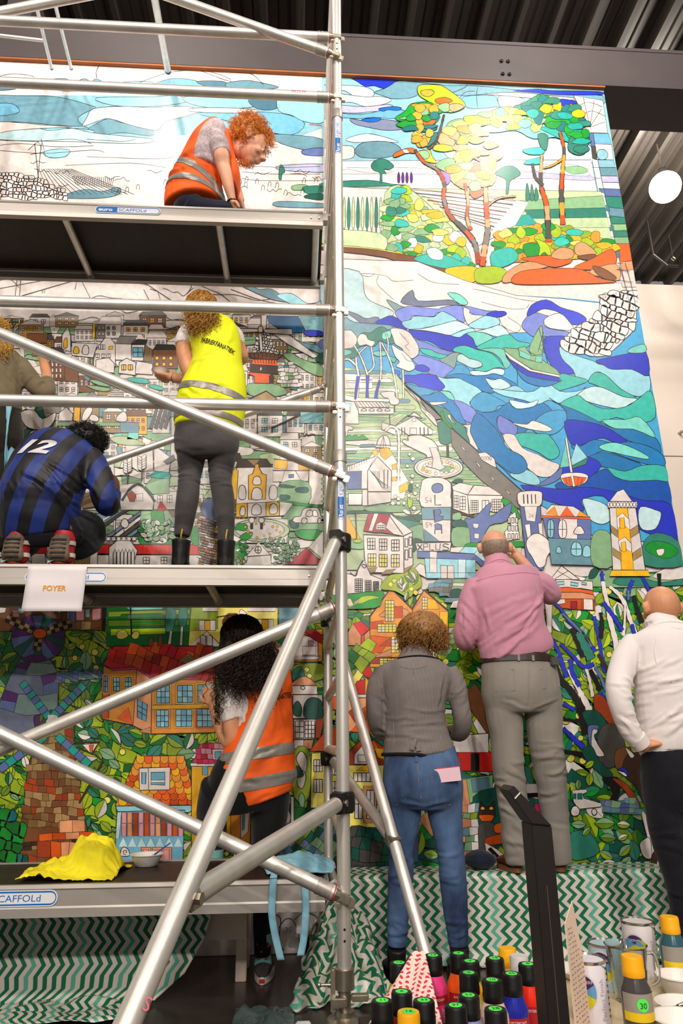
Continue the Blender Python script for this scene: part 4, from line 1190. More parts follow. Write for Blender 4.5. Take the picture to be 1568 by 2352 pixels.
for (x0, x1, y0, y1) in ((120, 185, 1140, 1255), (210, 265, 1155, 1255), (285, 332, 1165, 1245)):
 M.window(784+x0*.2551, 1040+y0*.2551, 784+x1*.2551, 1040+y1*.2551, 4, 6, 'wht', 1.8)
M.T('J', """-wht*1.2|980,860 1100,850 1050,905 975,900
-ltb*1.2|1050,905 1105,850 1240,858 1190,915
-pale*1.2|1190,915 1240,860 1320,990 1270,1040
-slate*1.2|680,892 1190,918 1280,990 1275,1050 1190,970 680,950
-wht*1|790,895 855,897 852,955 790,950
-ltb*1.2|745,955 1200,970 1200,1135 760,1135
-wht*1|790,955 852,957 855,1085 790,1080
-pale*1|1045,965 1115,968 1110,1130 1045,1130
-wht*1.6|885,1020 1005,1022 1010,1138 890,1135
~-ink*1.8|948,1022 948,1136
~-ink*0.8|745,1085 1200,1085
-gry*1|870,1140 1010,1140 980,1310 880,1270 760,1230
""")
M.cells([(784+a*.2551, 1040+b*.2551) for a, b in ((870, 1140), (1010, 1140), (990, 1310), (880, 1280), (770, 1225))], 16, ['gb', 'gry', 'gb', 'gry'], 0.6, 0.25, 0.6)
M.T('J', """-sage*1|1005,1140 1150,1140 1150,1180 1000,1175
-wht*1|1000,1175 1150,1180 1145,1210 995,1205
-sage*1|995,1205 1145,1210 1140,1240 985,1235
dgr*1.2|980,1240 1070,1235 1080,1310 980,1310
-gb*1.2|930,1310 1080,1310 1080,1360 920,1350
-wht*1.2|1000,1340 1060,1330 1040,1400 970,1400
""")
M.T('D', """-slate*1.6|815,1125 910,1125 925,1420 850,1420
wht*1.8|803,1085 820,1062 905,1060 918,1085 905,1130 820,1130
-wht*1.4|835,1130 895,1130 885,1200 845,1195
-wht*1.4|838,1215 862,1210 868,1280 850,1280
-wht*1.4|898,1210 918,1205 922,1270 905,1268
wht*1.6|845,1290 870,1260 905,1255 945,1285 965,1320 940,1360 930,1400 900,1410 870,1360 850,1330
""")
for x in (832, 850, 868, 886): M.T('D', f"~-ink*2.4|{x},1075 {x+2},1118")
M.num(784+857*.5, 600+1180*.5, '26', 8)
M.T('D', """-wht*1.6|915,1172 960,1122 1060,1130 1136,1180
-amb*1|930,1165 975,1130 990,1172
-org*1|1000,1172 1030,1130 1065,1175
-amb*1|1075,1175 1090,1150 1130,1178
-org*1|912,1172 1138,1180 1136,1190 914,1184
-slate*1.4|920,1182 1000,1185 998,1278 940,1272
-wht*1.4|1000,1185 1140,1190 1140,1282 998,1278
-slate*1|1078,1188 1140,1190 1140,1282 1078,1280
-gb*1.4|945,1275 1142,1282 1155,1400 960,1395
ltb*1.6|943,1265 943,1205 955,1190 970,1205 968,1268
wht*1.6|995,1268 993,1208 1010,1190 1027,1208 1026,1270
wht*1.6|1062,1255 1075,1225 1095,1222 1110,1255
ltb*1.6|1052,1350 1052,1310 1070,1292 1095,1310 1095,1355
ltb*1.4|982,1342 985,1318 998,1315 1006,1342
ltb*1.4|1104,1358 1106,1320 1125,1308 1138,1325 1138,1358
~-ink*1.4|955,1190 955,1268
~-ink*1.4|943,1235 970,1235
~-ink*1.4|1010,1190 1010,1270
~-ink*1.4|994,1235 1027,1235
~-ink*1.4|1073,1295 1073,1352
~-ink*1.4|1052,1325 1095,1325
sage*1|1140,1290 1170,1240 1230,1260 1240,1400 1150,1400
dg2*1|1380,1300 1440,1250 1540,1290 1568,1400 1390,1400
grn*1|1390,1330 1420,1290 1500,1300 1540,1340 1480,1370
wht*1|1440,1330 1475,1325 1470,1350 1450,1355
""")
M.T('D', """-wht*1.6|1225,1110 1260,1062 1290,1052 1330,1110
-wht*1.8|1216,1108 1352,1108 1352,1136 1218,1136
-wht*1.8|1225,1138 1345,1138 1390,1425 1240,1425
-och*1|1255,1138 1308,1138 1336,1420 1280,1420
-tan*1.2|1230,1215 1262,1240 1264,1275 1234,1250
-tan*1.2|1318,1240 1355,1215 1360,1250 1322,1275
-tan*1.2|1238,1318 1278,1345 1280,1380 1242,1355
-tan*1.2|1330,1345 1368,1318 1374,1355 1334,1380
-wht*1.2|1258,1180 1285,1160 1315,1190 1318,1235 1290,1215 1262,1230
-wht*1.2|1264,1290 1295,1270 1325,1300 1326,1340 1300,1325 1278,1335
-och*1.4|1235,1422 1400,1422 1412,1450 1225,1450
-och*1.2|1270,1185 1292,1180 1296,1230 1274,1232
-och*1.2|1278,1295 1298,1290 1302,1335 1282,1338
""")
for i in range(9): M.T('D', f"~-ink*1.2|{1220+i*15},1110 {1232+i*15},1134"); M.T('D', f"~-ink*1.2|{1232+i*15},1110 {1220+i*15},1134")
M.layer(0)
PXY = lambda t, c: [(CROP[c][0]+float(a.split(',')[0])*CROP[c][2], CROP[c][1]+float(a.split(',')[1])*CROP[c][2]) for a in t.split()]
M.poly(PXY('770,1385 1060,1340 1250,1330 1800,1310 1800,2300 770,2300', 'P'), 'gr2', 0, False)
LEAFP = ['lime', 'oliv', 'olv2', 'grn', 'sage', 'wht', 'lime', 'olv2', 'dg2']
M.cells(PXY('770,1385 1060,1345 1250,1335 1680,1320 1680,1800 770,1800', 'P'), 34, ['grn', 'lime', 'gr2', 'olv2', 'wht', 'grn', 'gr2', 'dg2', 'oliv'], 1.3, 0.55, 0.8, 0.4)
M.leaves(PXY('780,1370 1060,1340 1240,1330 1600,1320 1600,1560 780,1560', 'P'), 240, 38, LEAFP)
M.leaves(PXY('780,1540 1600,1540 1600,1800 780,1800', 'P'), 250, 36, ['lime', 'oliv', 'olv2', 'grn', 'dg2', 'wht', 'tld'])
M.poly(PXY('780,1780 1800,1780 1800,2300 780,2300', 'P'), 'dgr', 0, False)
M.cells(PXY('880,1785 1680,1785 1680,2050 880,2050', 'P'), 46, ['dgr', 'gr2', 'dg2', 'dgr', 'grn', 'olv2'], 1.3, 0.5, 0.8, 0.3)
M.leaves(PXY('880,1780 1600,1780 1600,2050 880,2050', 'P'), 130, 44, ['lime', 'oliv', 'sage', 'grn', 'sage', 'wht', 'dg2'], dots=0.02)
M.T('Q', """sage*1.2|660,60 760,40 830,30 1130,60 1260,40 1371,60 1371,150 640,160
dg2*1.2|860,90 1000,80 1200,130 1371,100 1371,150 870,150
wht*1.2|1130,80 1280,0 1400,20 1400,90 1250,110
dgr*1.2|640,100 660,30 720,20 690,90
""")
M.T('Q', """-wht*2.2|345,105 430,0 570,105 480,110
~-ink*1.2|400,40 520,110
~-ink*1.2|480,40 380,100
-wht*2|385,110 480,105 580,115 670,120 672,190 580,175 420,175
-org*1.6|395,170 480,165 672,192 680,225 580,205 400,205
-pch*1.6|395,205 580,205 680,225 683,265 585,255 390,255
-dor*1.6|390,255 585,255 585,340 410,325
-dor*1.6|585,255 685,265 688,345 585,340
-crm*1.6|502,275 550,275 550,330 502,325
-wht*1.8|600,255 672,258 675,342 600,338
-ltb*1.8|395,125 450,120 450,145 400,150
-ltb*1.8|500,125 560,135 555,160 500,150
-ltb*1.8|585,125 625,135 622,150 588,145
-wht*1.4|385,260 455,255 460,290 390,300
-wht*1.4|300,270 360,280 355,520 320,510
""")
M.T('Fq', """-amb*2|130,472 225,345 325,440 325,705 130,705
-amb*2|325,432 378,352 488,445 490,620 325,640
-pch*1.2|170,470 225,420 300,440 320,470 180,475
-dor*1.2|130,500 190,490 195,530 130,530
-dor*1.2|235,430 280,425 280,480 240,480
-org*1.2|135,560 230,570 180,640 135,640
-dor*1.2|170,610 225,570 230,610
-pch*1.2|140,660 230,620 230,655
-rust*1.2|130,660 320,660 320,690 130,690
-pch*1.2|330,440 378,380 390,440
-och*1.2|392,390 430,395 450,440 392,440
-och*1.2|450,450 488,450 488,520 450,520
-org*1.2|330,520 400,500 410,560 330,570
~-dbr*4|128,475 225,345 325,440
~-dbr*4|322,440 378,352 490,448
-pch*1.4|30,545 52,505 90,560 90,605 30,605
-red*1.4|52,505 92,495 130,530 90,562
-dor*1.4|90,562 105,555 105,605 88,605
-pch*1.4|105,555 130,535 130,600 105,605
-yel*1.2|40,770 78,710 100,740 60,800
-red*1.4|40,830 70,770 108,760 108,830
-red*1.2|80,710 130,700 150,760 110,750
-och*1.2|108,750 140,790 140,830 108,830
-wht*1.2|30,832 130,830 130,845 30,845
-pch*1.6|30,850 130,845 130,1000 30,1000
-rust*1.2|30,910 80,875 60,960
-dor*1.2|90,900 130,870 130,940 100,950
-org*1.2|40,1000 100,940 130,960 130,1010
-rust*2|30,1095 92,1035 150,1040 200,1075 200,1155 30,1155
-org*1.4|100,1060 150,1040 170,1080 110,1120
-och*1.4|150,1075 195,1080 195,1130 165,1120
-wht*2.2|58,1150 58,1105 95,1065 130,1105 130,1150
-wht*2|75,1108 115,1108 115,1140 75,1140
-yel*2|30,1155 205,1155 205,1440 30,1440
-och*1.4|65,1180 105,1155 140,1182
-pch*1.4|100,1250 190,1250 190,1420 100,1420
""")
for (x0, y0, x1, y1, nx, ny) in ((200, 400, 240, 495, 3, 6), (165, 508, 250, 545, 5, 3), (228, 565, 262, 640, 2, 5), (370, 385, 392, 440, 2, 4), (175, 665, 245, 697, 4, 3), (340, 560, 400, 600, 4, 3)):
 M.window(784+x0*.5, 1180+y0*.5, 784+x1*.5, 1180+y1*.5, nx, ny, 'wht', 1.1, pal=['wht', 'yel', 'yel'])
for (x0, y0, x1, y1, nx, ny) in ((55, 1190, 150, 1230, 5, 1), (60, 1265, 95, 1400, 2, 2), (115, 1270, 150, 1400, 2, 1), (160, 1270, 188, 1400, 2, 2)):
 M.window(784+x0*.5, 1180+y0*.5, 784+x1*.5, 1180+y1*.5, nx, ny, 'wht', 2.0)
M.cells(PXY('30,605 130,600 130,705 30,705', 'Fq'), 22, ['gr2', 'lime', 'grn', 'olv2'], 1.2, 0.3, 1.0, 0.7)
M.cells(PXY('795,1900 905,1895 905,2010 795,2010', 'P'), 24, ['dgr', 'gryd', 'dgr', 'gryd'], 1.4, 0.3, 1.0, 0.15)
M.T('P', """-wht*1.4|1085,1660 1125,1610 1145,1680 1100,1690
-brn*1.2|1060,1600 1090,1570 1150,1660 1120,1690
~-ink*1.4|1050,1690 1150,1680
-red*1.4|1050,1728 1130,1728 1130,1772 1050,1770
-blk*0|1080,1730 1100,1730 1100,1770 1080,1770
-wht*1|1040,1690 1120,1685 1120,1728 1040,1728
-sage*1|1060,1790 1130,1780 1130,1840 1060,1845
-pch*1|1040,1800 1070,1790 1080,1860 1050,1880
-gb*1|1080,1790 1120,1785 1125,1815 1085,1820
dgr*1.2|1085,1830 1150,1815 1160,1900 1100,1920
-slate*1|900,1930 960,1920 960,1980 900,1985
-pch*1|960,1880 1000,1850 1060,1860 1060,1910 990,1920
""")
M.cells(PXY('1060,1850 1100,1840 1100,1990 1060,1990', 'P'), 18, ['pch', 'sage', 'gb', 'olv2', 'wht'], 1.2, 0.3)
M.T('P', """dbr*1.4|1098,1868 1102,1840 1110,1850 1124,1850 1134,1838 1136,1868 1128,1884 1106,1884
org*1.2|1100,1872 1132,1872 1128,1884 1116,1888 1104,1884
yel*1|1102,1856 1108,1852 1112,1858 1106,1860
yel*1|1122,1858 1126,1852 1132,1856 1128,1860
gryd*1.4|1100,1892 1134,1892 1136,1950 1128,1990 1104,1990 1098,1940
org*1.2|1134,1895 1152,1890 1156,1910 1136,1912
dor*1.2|1114,1925 1156,1915 1156,1935 1120,1940
-wht*1.4|1112,1935 1140,1950 1158,1965 1140,1990 1118,1975
-blk*0|1118,1950 1126,1945 1146,1966 1140,1972
""")
M.T('P', """-mag*1|1198,1790 1208,1790 1210,1820 1200,1822
-wht*1|1205,1800 1235,1800 1235,1830 1210,1830
-mag*1|1225,1846 1240,1846 1240,1870 1225,1868
-blk*0|1200,1822 1240,1820 1240,1830 1200,1832
""")
def br(col, w0, w1, pts):
 q = catmull([p+(0,) for p in PXY(pts, 'Q')], 6); n = len(q)
 ws = [w0+(w1-w0)*i/(n-1) for i in range(n)]
 M.z += 1; M.stroke([(p.x, p.y) for p in q], [x*1.6+1.8 for x in ws], 'ink'); M.z += 1; M.stroke([(p.x, p.y) for p in q], [x*1.6 for x in ws], col)
br('wht', 5, 8, '740,40 755,160 780,280 800,400 850,600 855,680'); br('wht', 4, 7, '800,160 870,220 920,300 960,420 1000,520')
br('wht', 3, 5, '920,300 915,450 905,540'); br('wht', 6, 9, '490,800 560,950 620,1060 670,1165'); br('wht', 4, 5, '620,790 650,900 670,1010')
br('royal', 3, 6, '370,285 430,340 500,440 580,510 640,600 690,660'); br('slate', 3, 4, '440,370 560,490 660,620')
br('royal', 4, 6, '345,545 400,650 430,740 470,860'); br('royal', 3, 6, '420,600 520,700 600,780 680,755')
br('royal', 4, 4, '740,40 745,120'); br('royal', 5, 5, '750,280 800,350 850,420 900,500'); br('royal', 5, 4, '990,0 1040,70 1110,200')
br('royal', 5, 4, '980,110 950,180 940,270'); br('slate', 4, 3, '945,190 945,260'); br('royal', 4, 5, '680,390 700,480 720,570 740,700 770,820')
br('royal', 5, 6, '500,720 510,820 570,930'); br('slate', 4, 4, '690,780 740,880 770,960'); br('royal', 7, 6, '720,980 780,1060'); br('royal', 4, 5, '970,450 1000,560')
br('royal', 5, 5, '440,1060 530,1110'); br('royal', 5, 7, '440,1250 520,1330 600,1400'); br('royal', 6, 7, '1000,920 1020,1000 1010,1110')
br('blk', 5, 12, '370,730 430,880 500,960 560,1060 600,1200 620,1300'); br('blk', 6, 9, '510,480 560,600 600,700'); br('blk', 4, 6, '730,360 740,440 730,560')
br('blk', 4, 7, '985,230 1010,330 1050,440'); br('blk', 5, 6, '650,800 700,900 720,960'); br('dbr', 3, 5, '710,680 760,760 800,830'); br('blk', 4, 4, '440,1180 560,1200'); br('blk', 5, 8, '440,1430 560,1450 640,1480'); br('blk', 5, 3, '1180,60 1185,180')
br('dg2', 10, 13, '560,520 620,640 660,720')
M.T('Q', """rust*1.2|680,1000 740,1000 800,1080 850,1200 840,1300 780,1200 690,1130
dgr*1.2|590,1130 700,1120 770,1200 760,1300 700,1340 640,1250
gryd*1.2|740,1240 850,1230 920,1380 880,1500 800,1560 720,1500 700,1380
brn*1.2|850,1420 950,1400 980,1480 900,1580 840,1540
dbr*1.2|930,1460 1060,1450 1100,1600 1110,1850 1060,1830 1000,1700 900,1600
slate*1.2|640,1230 710,1230 710,1260 670,1280 660,1400 640,1360 630,1280
wht*1.4|665,1270 705,1265 700,1290 680,1310 710,1380 760,1460 700,1465 660,1400
dgr*1.2|590,1420 660,1390 720,1500 820,1600 800,1650 720,1600 620,1500
blk*1.2|740,1640 860,1630 880,1720 840,1820 770,1860 820,1760 800,1700
rust*1.2|820,1640 900,1660 980,1740 1040,1860 1000,1860 920,1740
wht*1.4|920,1400 990,1460 960,1480
wht*1.4|860,1580 930,1600 920,1625
royal*1.2|860,1570 900,1555 935,1585 930,1610 900,1580
wht*1.4|1040,1900 1080,1920 1160,2150 1200,2352 1140,2352 1100,2140
wht*1.4|1030,2150 1060,2110 1110,2100 1120,2250 1060,2240
dbr*1.2|1120,2240 1165,2180 1160,2320 1130,2320
-gb*1.2|740,1820 1010,1800 1040,1920 740,1900
""")
M.cells(PXY('740,1820 1010,1805 1030,1915 740,1905', 'Q'), 17, ['gb', 'slate', 'sage', 'sl2'], 0.9, 0.3, 0.7, 0.1)
M.T('Q', """-wht*1.6|510,1730 620,1722 625,1745 590,1760 600,1790 735,1830 732,1858 560,1875 520,1820
-tld*1.4|520,1755 540,1755 540,1800 522,1795
-tld*1.4|550,1755 585,1752 590,1800 552,1800
~-ink*2|495,1705 500,1795 520,1820
wht*1.8|500,1890 515,1858 545,1852 568,1885 558,1920 525,1930 505,1915
wht*1.8|660,1895 672,1872 695,1880 698,1910 675,1922
""")
M.T('Q', """dg2*1.2|490,2080 560,2040 650,2060 700,2130 720,2200 640,2250 500,2260
""")
for (x, y, L, a, c1, c2) in ((680, 1985, 160, 0.0, 'oliv', 'sage'), (850, 1990, 110, 0.1, 'olv2', 'wht'), (720, 2090, 130, 0.1, 'oliv', 'sage'), (860, 2110, 90, -0.4, 'olv2', 'wht'), (720, 2200, 120, 0.5, 'lime', 'sage'), (870, 2240, 130, -0.8, 'olv2', 'sage'), (720, 2310, 130, -0.2, 'wht', 'wht'), (880, 2340, 130, -0.9, 'sage', 'sage'), (500, 2330, 90, 0.6, 'lime', 'lime'), (590, 2080, 90, -0.8, 'oliv', 'sage'), (500, 1990, 120, 0.05, 'sage', 'sage'), (560, 1640, 90, 1.6, 'sage', 'oliv'), (640, 1700, 110, -1.5, 'lime', 'olv2'), (610, 1560, 90, -0.7, 'lime', 'lime')):
 M.leaf(1160+x*.2976, 1300+y*.2976, L*.2976, L*.2976*.27, a, c1, c2, 1.3)
# ================================================================== left half
M.layer(0)
M.T('A', """sky*1|-300,190 0,190 70,195 75,215 0,230 -300,230
gbd*1.2|-20,385 40,375 75,390 70,410 -20,415
sky2*1.2|180,380 230,365 300,362 340,375 390,362 420,378 440,362 480,378 530,385 560,400 480,415 300,420 200,400
ltb*1.2|540,385 600,375 680,375 720,395 640,420 560,415
sky2*1.2|700,395 770,365 840,362 900,372 940,390 900,410 760,415
gbd*1.2|900,375 1000,372 1040,380 1040,405 960,400
gb*1.2|1040,382 1130,370 1200,380 1280,400 1220,410 1060,405
~ink*1.2|0,350 60,340 150,350 160,375 230,380
~ink*1.4|455,300 442,330 445,360
~ink*1.2|640,380 720,350 800,330 910,322 1000,340 1060,365
~ink*1.2|915,322 1010,360 1060,375
~ink*1.2|1120,325 1170,350 1210,390
-sky*0|-300,438 1560,440 1560,560 1340,640 1000,600 700,640 300,630 -300,600
gb*1.2|-300,440 80,440 260,445 400,480 440,500 360,540 380,580 220,572 60,560 -300,560
sky2*1.2|-20,480 60,478 90,510 60,525 -20,530
sky*1.2|440,450 700,445 820,440 850,470 700,490 520,485
sky*1.2|360,540 440,500 560,490 520,540 430,590 380,575
gb*1.2|400,600 440,570 500,545 560,565 640,575 700,600 690,625 560,610 440,625
ltb*1.2|120,590 220,585 330,590 430,600 400,620 250,622 150,615
sky*1.2|850,445 1080,445 1150,460 1170,490 1020,500 880,480
gbd*1.2|1140,465 1170,448 1270,448 1290,480 1250,505 1180,500
wht*1.2|430,500 560,490 700,495 860,490 900,520 760,560 720,600 600,575 500,545 440,560 380,580 400,540
pale*1.2|-60,590 120,575 220,600 330,590 420,610 560,625 700,640 640,660 300,650 -60,640
wht*1.2|870,500 1000,495 1180,505 1140,520 900,515
sky2*1.2|900,520 1080,520 1200,515 1330,530 1400,570 1340,620 1200,600 1060,560
ltb*1.2|1290,450 1490,455 1490,560 1400,560 1340,530 1280,510
gb*1.2|1240,620 1340,620 1480,640 1480,700 1400,690 1290,660
slate*1.2|1390,690 1490,680 1490,715 1400,712
lil*1.2|1290,760 1490,755 1490,790 1400,790 1280,780
pnk*1.2|-20,560 200,575 330,585 200,590 60,600 -20,610
ltb*1.2|200,700 260,685 320,690 300,720 230,725
~crm*1.6|1330,800 1380,798 1410,812
~crm*1.6|1420,572 1478,578
dg2*1.2|1280,820 1285,760 1300,765 1308,790 1295,800 1292,825
~ink*1|-20,640 150,650 330,640 420,660
~ink*1|-20,670 100,660 260,675 430,670
~ink*1|-20,690 200,705 420,690 480,700
~ink*1|400,640 560,650 620,640
~ink*0.8|400,720 700,730 800,720
~ink*0.8|300,760 600,750 760,770
~ink*0.8|1110,760 1300,770 1470,765
~ink*0.8|1110,790 1260,800 1470,800
~ink*0.8|1110,820 1200,830 1470,830
sage*1|1340,855 1400,848 1420,870 1350,875
dg2*1|1390,860 1480,855 1480,885 1410,890
dgr*1|1410,895 1480,890 1480,920 1400,910
gb*1|1280,925 1480,935 1480,955 1270,950
gb*1|300,895 390,870 470,880 540,860 550,890 480,910 320,912
""")
def fan(x0, y0, n, a0, a1, L, crop='A', w=1.0):
 ox, oy, k = CROP[crop]
 for i in range(n):
  a = a0+(a1-a0)*i/(n-1); M.stroke([(ox+x0*k, oy+y0*k), (ox+(x0+L*math.cos(a))*k, oy+(y0+L*math.sin(a))*k)], w)
M.z += 1
for i in range(15): M.stroke([(90+i*5.2, 388), (112+i*14, 447)], 1.0)
for i in range(22): M.stroke([(165+i*4.6, 404+i*0.2), (176+i*3.8, 424+i*0.4)], 1.2)
M.T('A', """~-ink*1.6|170,860 190,660 160,660 180,850
~-ink*1.4|130,690 175,650 210,720 190,640
~-ink*1.2|140,710 200,700
""")
M.cells([(-40, 395), (30, 395), (90, 410), (150, 440), (150, 456), (-40, 456)], 10, ['wht', 'wht', 'pnk'], 1.4, 0.5, 0.8, 0.1, rounded=True)
for i in range(26):
 x = M.rnd.uniform(0, 740); y = M.rnd.uniform(372, 450);
 if 180 < x < 200: continue
 M.line([(x+a, y+M.rnd.uniform(-5, 5)) for a in range(0, 40, 7)], 0.9)
for i in range(30):
 x = M.rnd.uniform(230, 740); y = M.rnd.uniform(418, 452)
 M.line([(x, y), (x+2, y-9), (x+5, y-12), (x+8, y-8), (x+7, y)], 0.9)
for i in range(26):
 x = M.rnd.uniform(-60, 700); y = 470+M.rnd.uniform(0, 270); L = M.rnd.uniform(60, 200)
 M.line([(x+a*L/6, y+math.sin(a*1.1+i)*M.rnd.uniform(2, 7)+a*M.rnd.uniform(-1, 3)) for a in range(7)], 1.2)
M.T('C', """~-ink*1.4|70,160 85,40
~-ink*1.4|90,165 100,40
~-ink*1.4|345,130 360,60 420,180
~-ink*1.4|-20,130 300,70
~-ink*1.4|100,160 340,90 600,40
~-ink*1.6|540,80 680,110 800,190
~-ink*1.6|660,130 690,190 740,190 725,140 690,128
~ink*1.4|780,80 860,75 880,110 860,150
~ink*1.4|880,90 960,130 1010,150 1060,190
~ink*1.4|1060,130 1200,180 1330,200 1480,190
~ink*1.4|1160,90 1300,70 1480,100
gb*1.2|890,75 940,72 985,95 960,100 910,85
gb*1.2|1105,110 1150,112 1190,130 1250,130 1320,185 1270,182 1230,170 1160,140
ltb*1.2|1270,160 1340,150 1420,200 1490,180 1490,250 1420,240 1340,200
gb*1.2|1230,75 1310,85 1290,105 1240,100
""")
M.layer(80)
M.cells([(-160, 745), (760, 760), (760, 1300), (-160, 1300)], 46, ['wht', 'wht', 'sage', 'lsage', 'wht', 'sage', 'gb', 'wht'], 1.5, 0.5, 0.5, 0.05, nums=0.6)
for i in range(40):
 x = M.rnd.uniform(-80, 740); y = M.rnd.uniform(740, 1180); w_ = M.rnd.uniform(40, 120)
 c = M.rnd.choice(['sage', 'lsage', 'sage', 'wht', 'wht', 'gb' if i % 6 == 0 else 'sage'])
 M.poly([(x, y), (x+w_*.5, y-M.rnd.uniform(2, 9)), (x+w_, y+M.rnd.uniform(-4, 4)), (x+w_*0.9, y+M.rnd.uniform(10, 22)), (x+w_*.4, y+M.rnd.uniform(9, 20))], c, 1.1)
M.layer(122)
for i in range(30):
 x = M.rnd.uniform(-60, 730); y = M.rnd.uniform(730, 1290)
 M.line([(x+a*14, y+M.rnd.uniform(-5, 5)) for a in range(7)], 1.3)
for row, (y, h, n) in enumerate(((752, 26, 13), (786, 34, 12), (824, 38, 12), (866, 40, 11), (905, 40, 10), (950, 40, 10), (1000, 40, 10), (1060, 44, 9), (1115, 44, 9), (1175, 44, 9), (1235, 46, 8))):
 M.layer(130+row*13)
 x = -150+M.rnd.uniform(0, 20)
 while x < 735:
  w_ = M.rnd.uniform(32, 62); hh = h*M.rnd.uniform(0.7, 1.25)
  if M.rnd.random() < (0.86 if y < 1050 else 0.7):
   wl = M.rnd.choice(['wht']*7+['brn', 'tnd', 'tan', 'wht']) if y < 930 else M.rnd.choice(['wht']*8+['tan', 'och'])
   rf = M.rnd.choice(['wht']*4+['gryd', 'gry', 'dbr', 'wht', 'brn', 'red' if y > 1100 else 'wht'])
   zz = M.z; M.house(x, y+M.rnd.uniform(-5, 5), w_, hh, wl, rf, M.rnd.randint(2, 4), M.rnd.randint(1, 2), M.rnd.choice(['wht', 'wht', 'och', 'ltb']), ow=1.5); M.z = zz
  x += w_*M.rnd.uniform(1.0, 1.35)
M.layer(290)
for i in range(60): M.num(M.rnd.uniform(0, 730), M.rnd.uniform(660, 1290))
M.T('K', """-brn*1.6|440,560 590,575 580,730 440,720
-brn*1.4|590,580 710,640 705,740 580,730
-brn*1.4|250,300 430,305 425,390 250,385
-wht*2|560,320 615,240 640,330 640,470 560,440
och*1.4|575,430 580,360 605,345 608,420 590,435
-wht*2|650,385 880,395 840,520 650,500
och*1.6|665,480 670,435 690,420 712,440 710,482
wht*1.6|745,485 748,430 775,405 800,430 795,490
-wht*2|845,560 860,460 970,310 1040,400 1040,600 850,600
-och*1.4|980,420 1020,415 1018,445 978,445
-gry*1.6|870,225 950,222 950,345 860,345
-wht*1.6|950,222 1095,225 1085,345 950,345
-wht*1.6|880,220 920,150 1090,150 1095,225
-och*1.4|838,215 860,215 858,340 832,345
-gry*1.8|1040,395 1080,325 1240,325 1180,400
-blk*1.4|1185,400 1240,355 1330,360 1310,405
-wht*1.8|1040,395 1185,400 1185,545 1040,540
-wht*1.8|1190,405 1305,405 1290,550 1185,545
-tnd*1.6|1310,405 1375,450 1365,560 1290,550
-blk*1.4|1380,445 1410,400 1568,405 1600,450
-brn*1.8|1380,450 1600,450 1600,620 1375,610
-wht*2|865,640 865,540 980,520 1030,570 1030,660 870,640
-wht*2|1070,660 1075,565 1140,525 1225,565 1220,680
-wht*2|1222,600 1235,550 1375,575 1375,675 1222,665
-tan*1.4|730,960 895,965 890,1090 730,1085
-och*1.6|670,960 725,962 720,1090 662,1088
wht*1.8|740,1080 755,1010 800,960 835,980 820,1030 770,1090
wht*1.8|810,1080 815,1040 850,1030 890,1060 880,1095
wht*1.8|1050,1090 1060,1040 1120,1005 1145,1050 1135,1095
-wht*2|530,1060 535,1020 600,965 660,1030 650,1090 530,1090
-gb*1.4|1085,1100 1250,1105 1250,1195 1085,1195
-gb*1.4|1500,970 1590,975 1590,1050 1500,1050
dgr*1.6|330,960 380,955 400,1030 410,1060 370,1070 330,1010
-gry*1|390,955 545,960 540,1020 400,1030
dgr*1.6|195,1190 260,1150 370,1120 300,1170 200,1250
teal*1.2|1150,705 1200,700 1320,710 1345,740 1320,755 1230,745 1160,725
teal*1.2|1340,770 1400,765 1470,790 1460,815 1380,800
sage*1.2|810,720 900,730 990,750 980,780 880,765
sage*1.2|780,770 900,780 1000,800 960,825 860,810
-gb*1.2|755,705 775,680 815,710 800,735
-sage*1|520,1100 1080,1105 1080,1135 510,1135
-wht*1|640,1102 730,1104 720,1132 630,1132
-wht*1|775,1104 880,1106 860,1132 770,1132
-aqua*1|1030,1205 1100,1200 1090,1254 1040,1254
-sage*1|1100,1200 1160,1200 1140,1254 1090,1254
-aqua*1|1160,1195 1250,1195 1245,1254 1145,1254
-wht*2.2|950,880 1045,780 1130,885
-gry*1.8|770,870 830,825 905,875
""")
for i in range(5): M.T('K', f"~-ink*1.8|{975+i*12},{865-i*16} {1115-i*14},{867-i*16}")
for i in range(3):
 for j in range(2): M.window((1400+i*62)*.2551, 690+(510+j*55)*.2551, (1430+i*62)*.2551, 690+(540+j*55)*.2551, 1, 1, 'och', 1.4)
M.window(1198*.2551, 690+430*.2551, 1290*.2551, 690+515*.2551, 2, 2, 'sky2', 1.6)
for x in (1095, 1155): M.window(x*.2551, 690+585*.2551, (x+42)*.2551, 690+632*.2551, 2, 1, 'och', 1.6)
for j in range(3):
 for i in range(3): M.window((468+i*36)*.2551, 690+(565+j*52)*.2551, (484+i*36)*.2551, 690+(600+j*52)*.2551, 1, 1, 'wht', 0.9)
for j in range(2):
 for i in range(2):
  M.window((885+i*34)*.2551, 690+(240+j*55)*.2551, (908+i*34)*.2551, 690+(265+j*55)*.2551, 2, 2, 'wht', 1.0)
  M.window((965+i*50)*.2551, 690+(240+j*50)*.2551, (990+i*50)*.2551, 690+(268+j*50)*.2551, 2, 2, 'wht', 1.6)
for i in range(3): M.window((890+i*20)*.2551, 690+405*.2551, (908+i*20)*.2551, 690+445*.2551, 1, 1, 'wht', 1.2); M.window((865+i*50)*.2551, 690+488*.2551, (898+i*50)*.2551, 690+522*.2551, 2, 1, 'wht', 1.4)
for i in range(4): M.T('K', f"-gryd*1|{1345+i*42},{1150} {1400+i*42},980 {1425+i*42},985 {1372+i*42},1165")
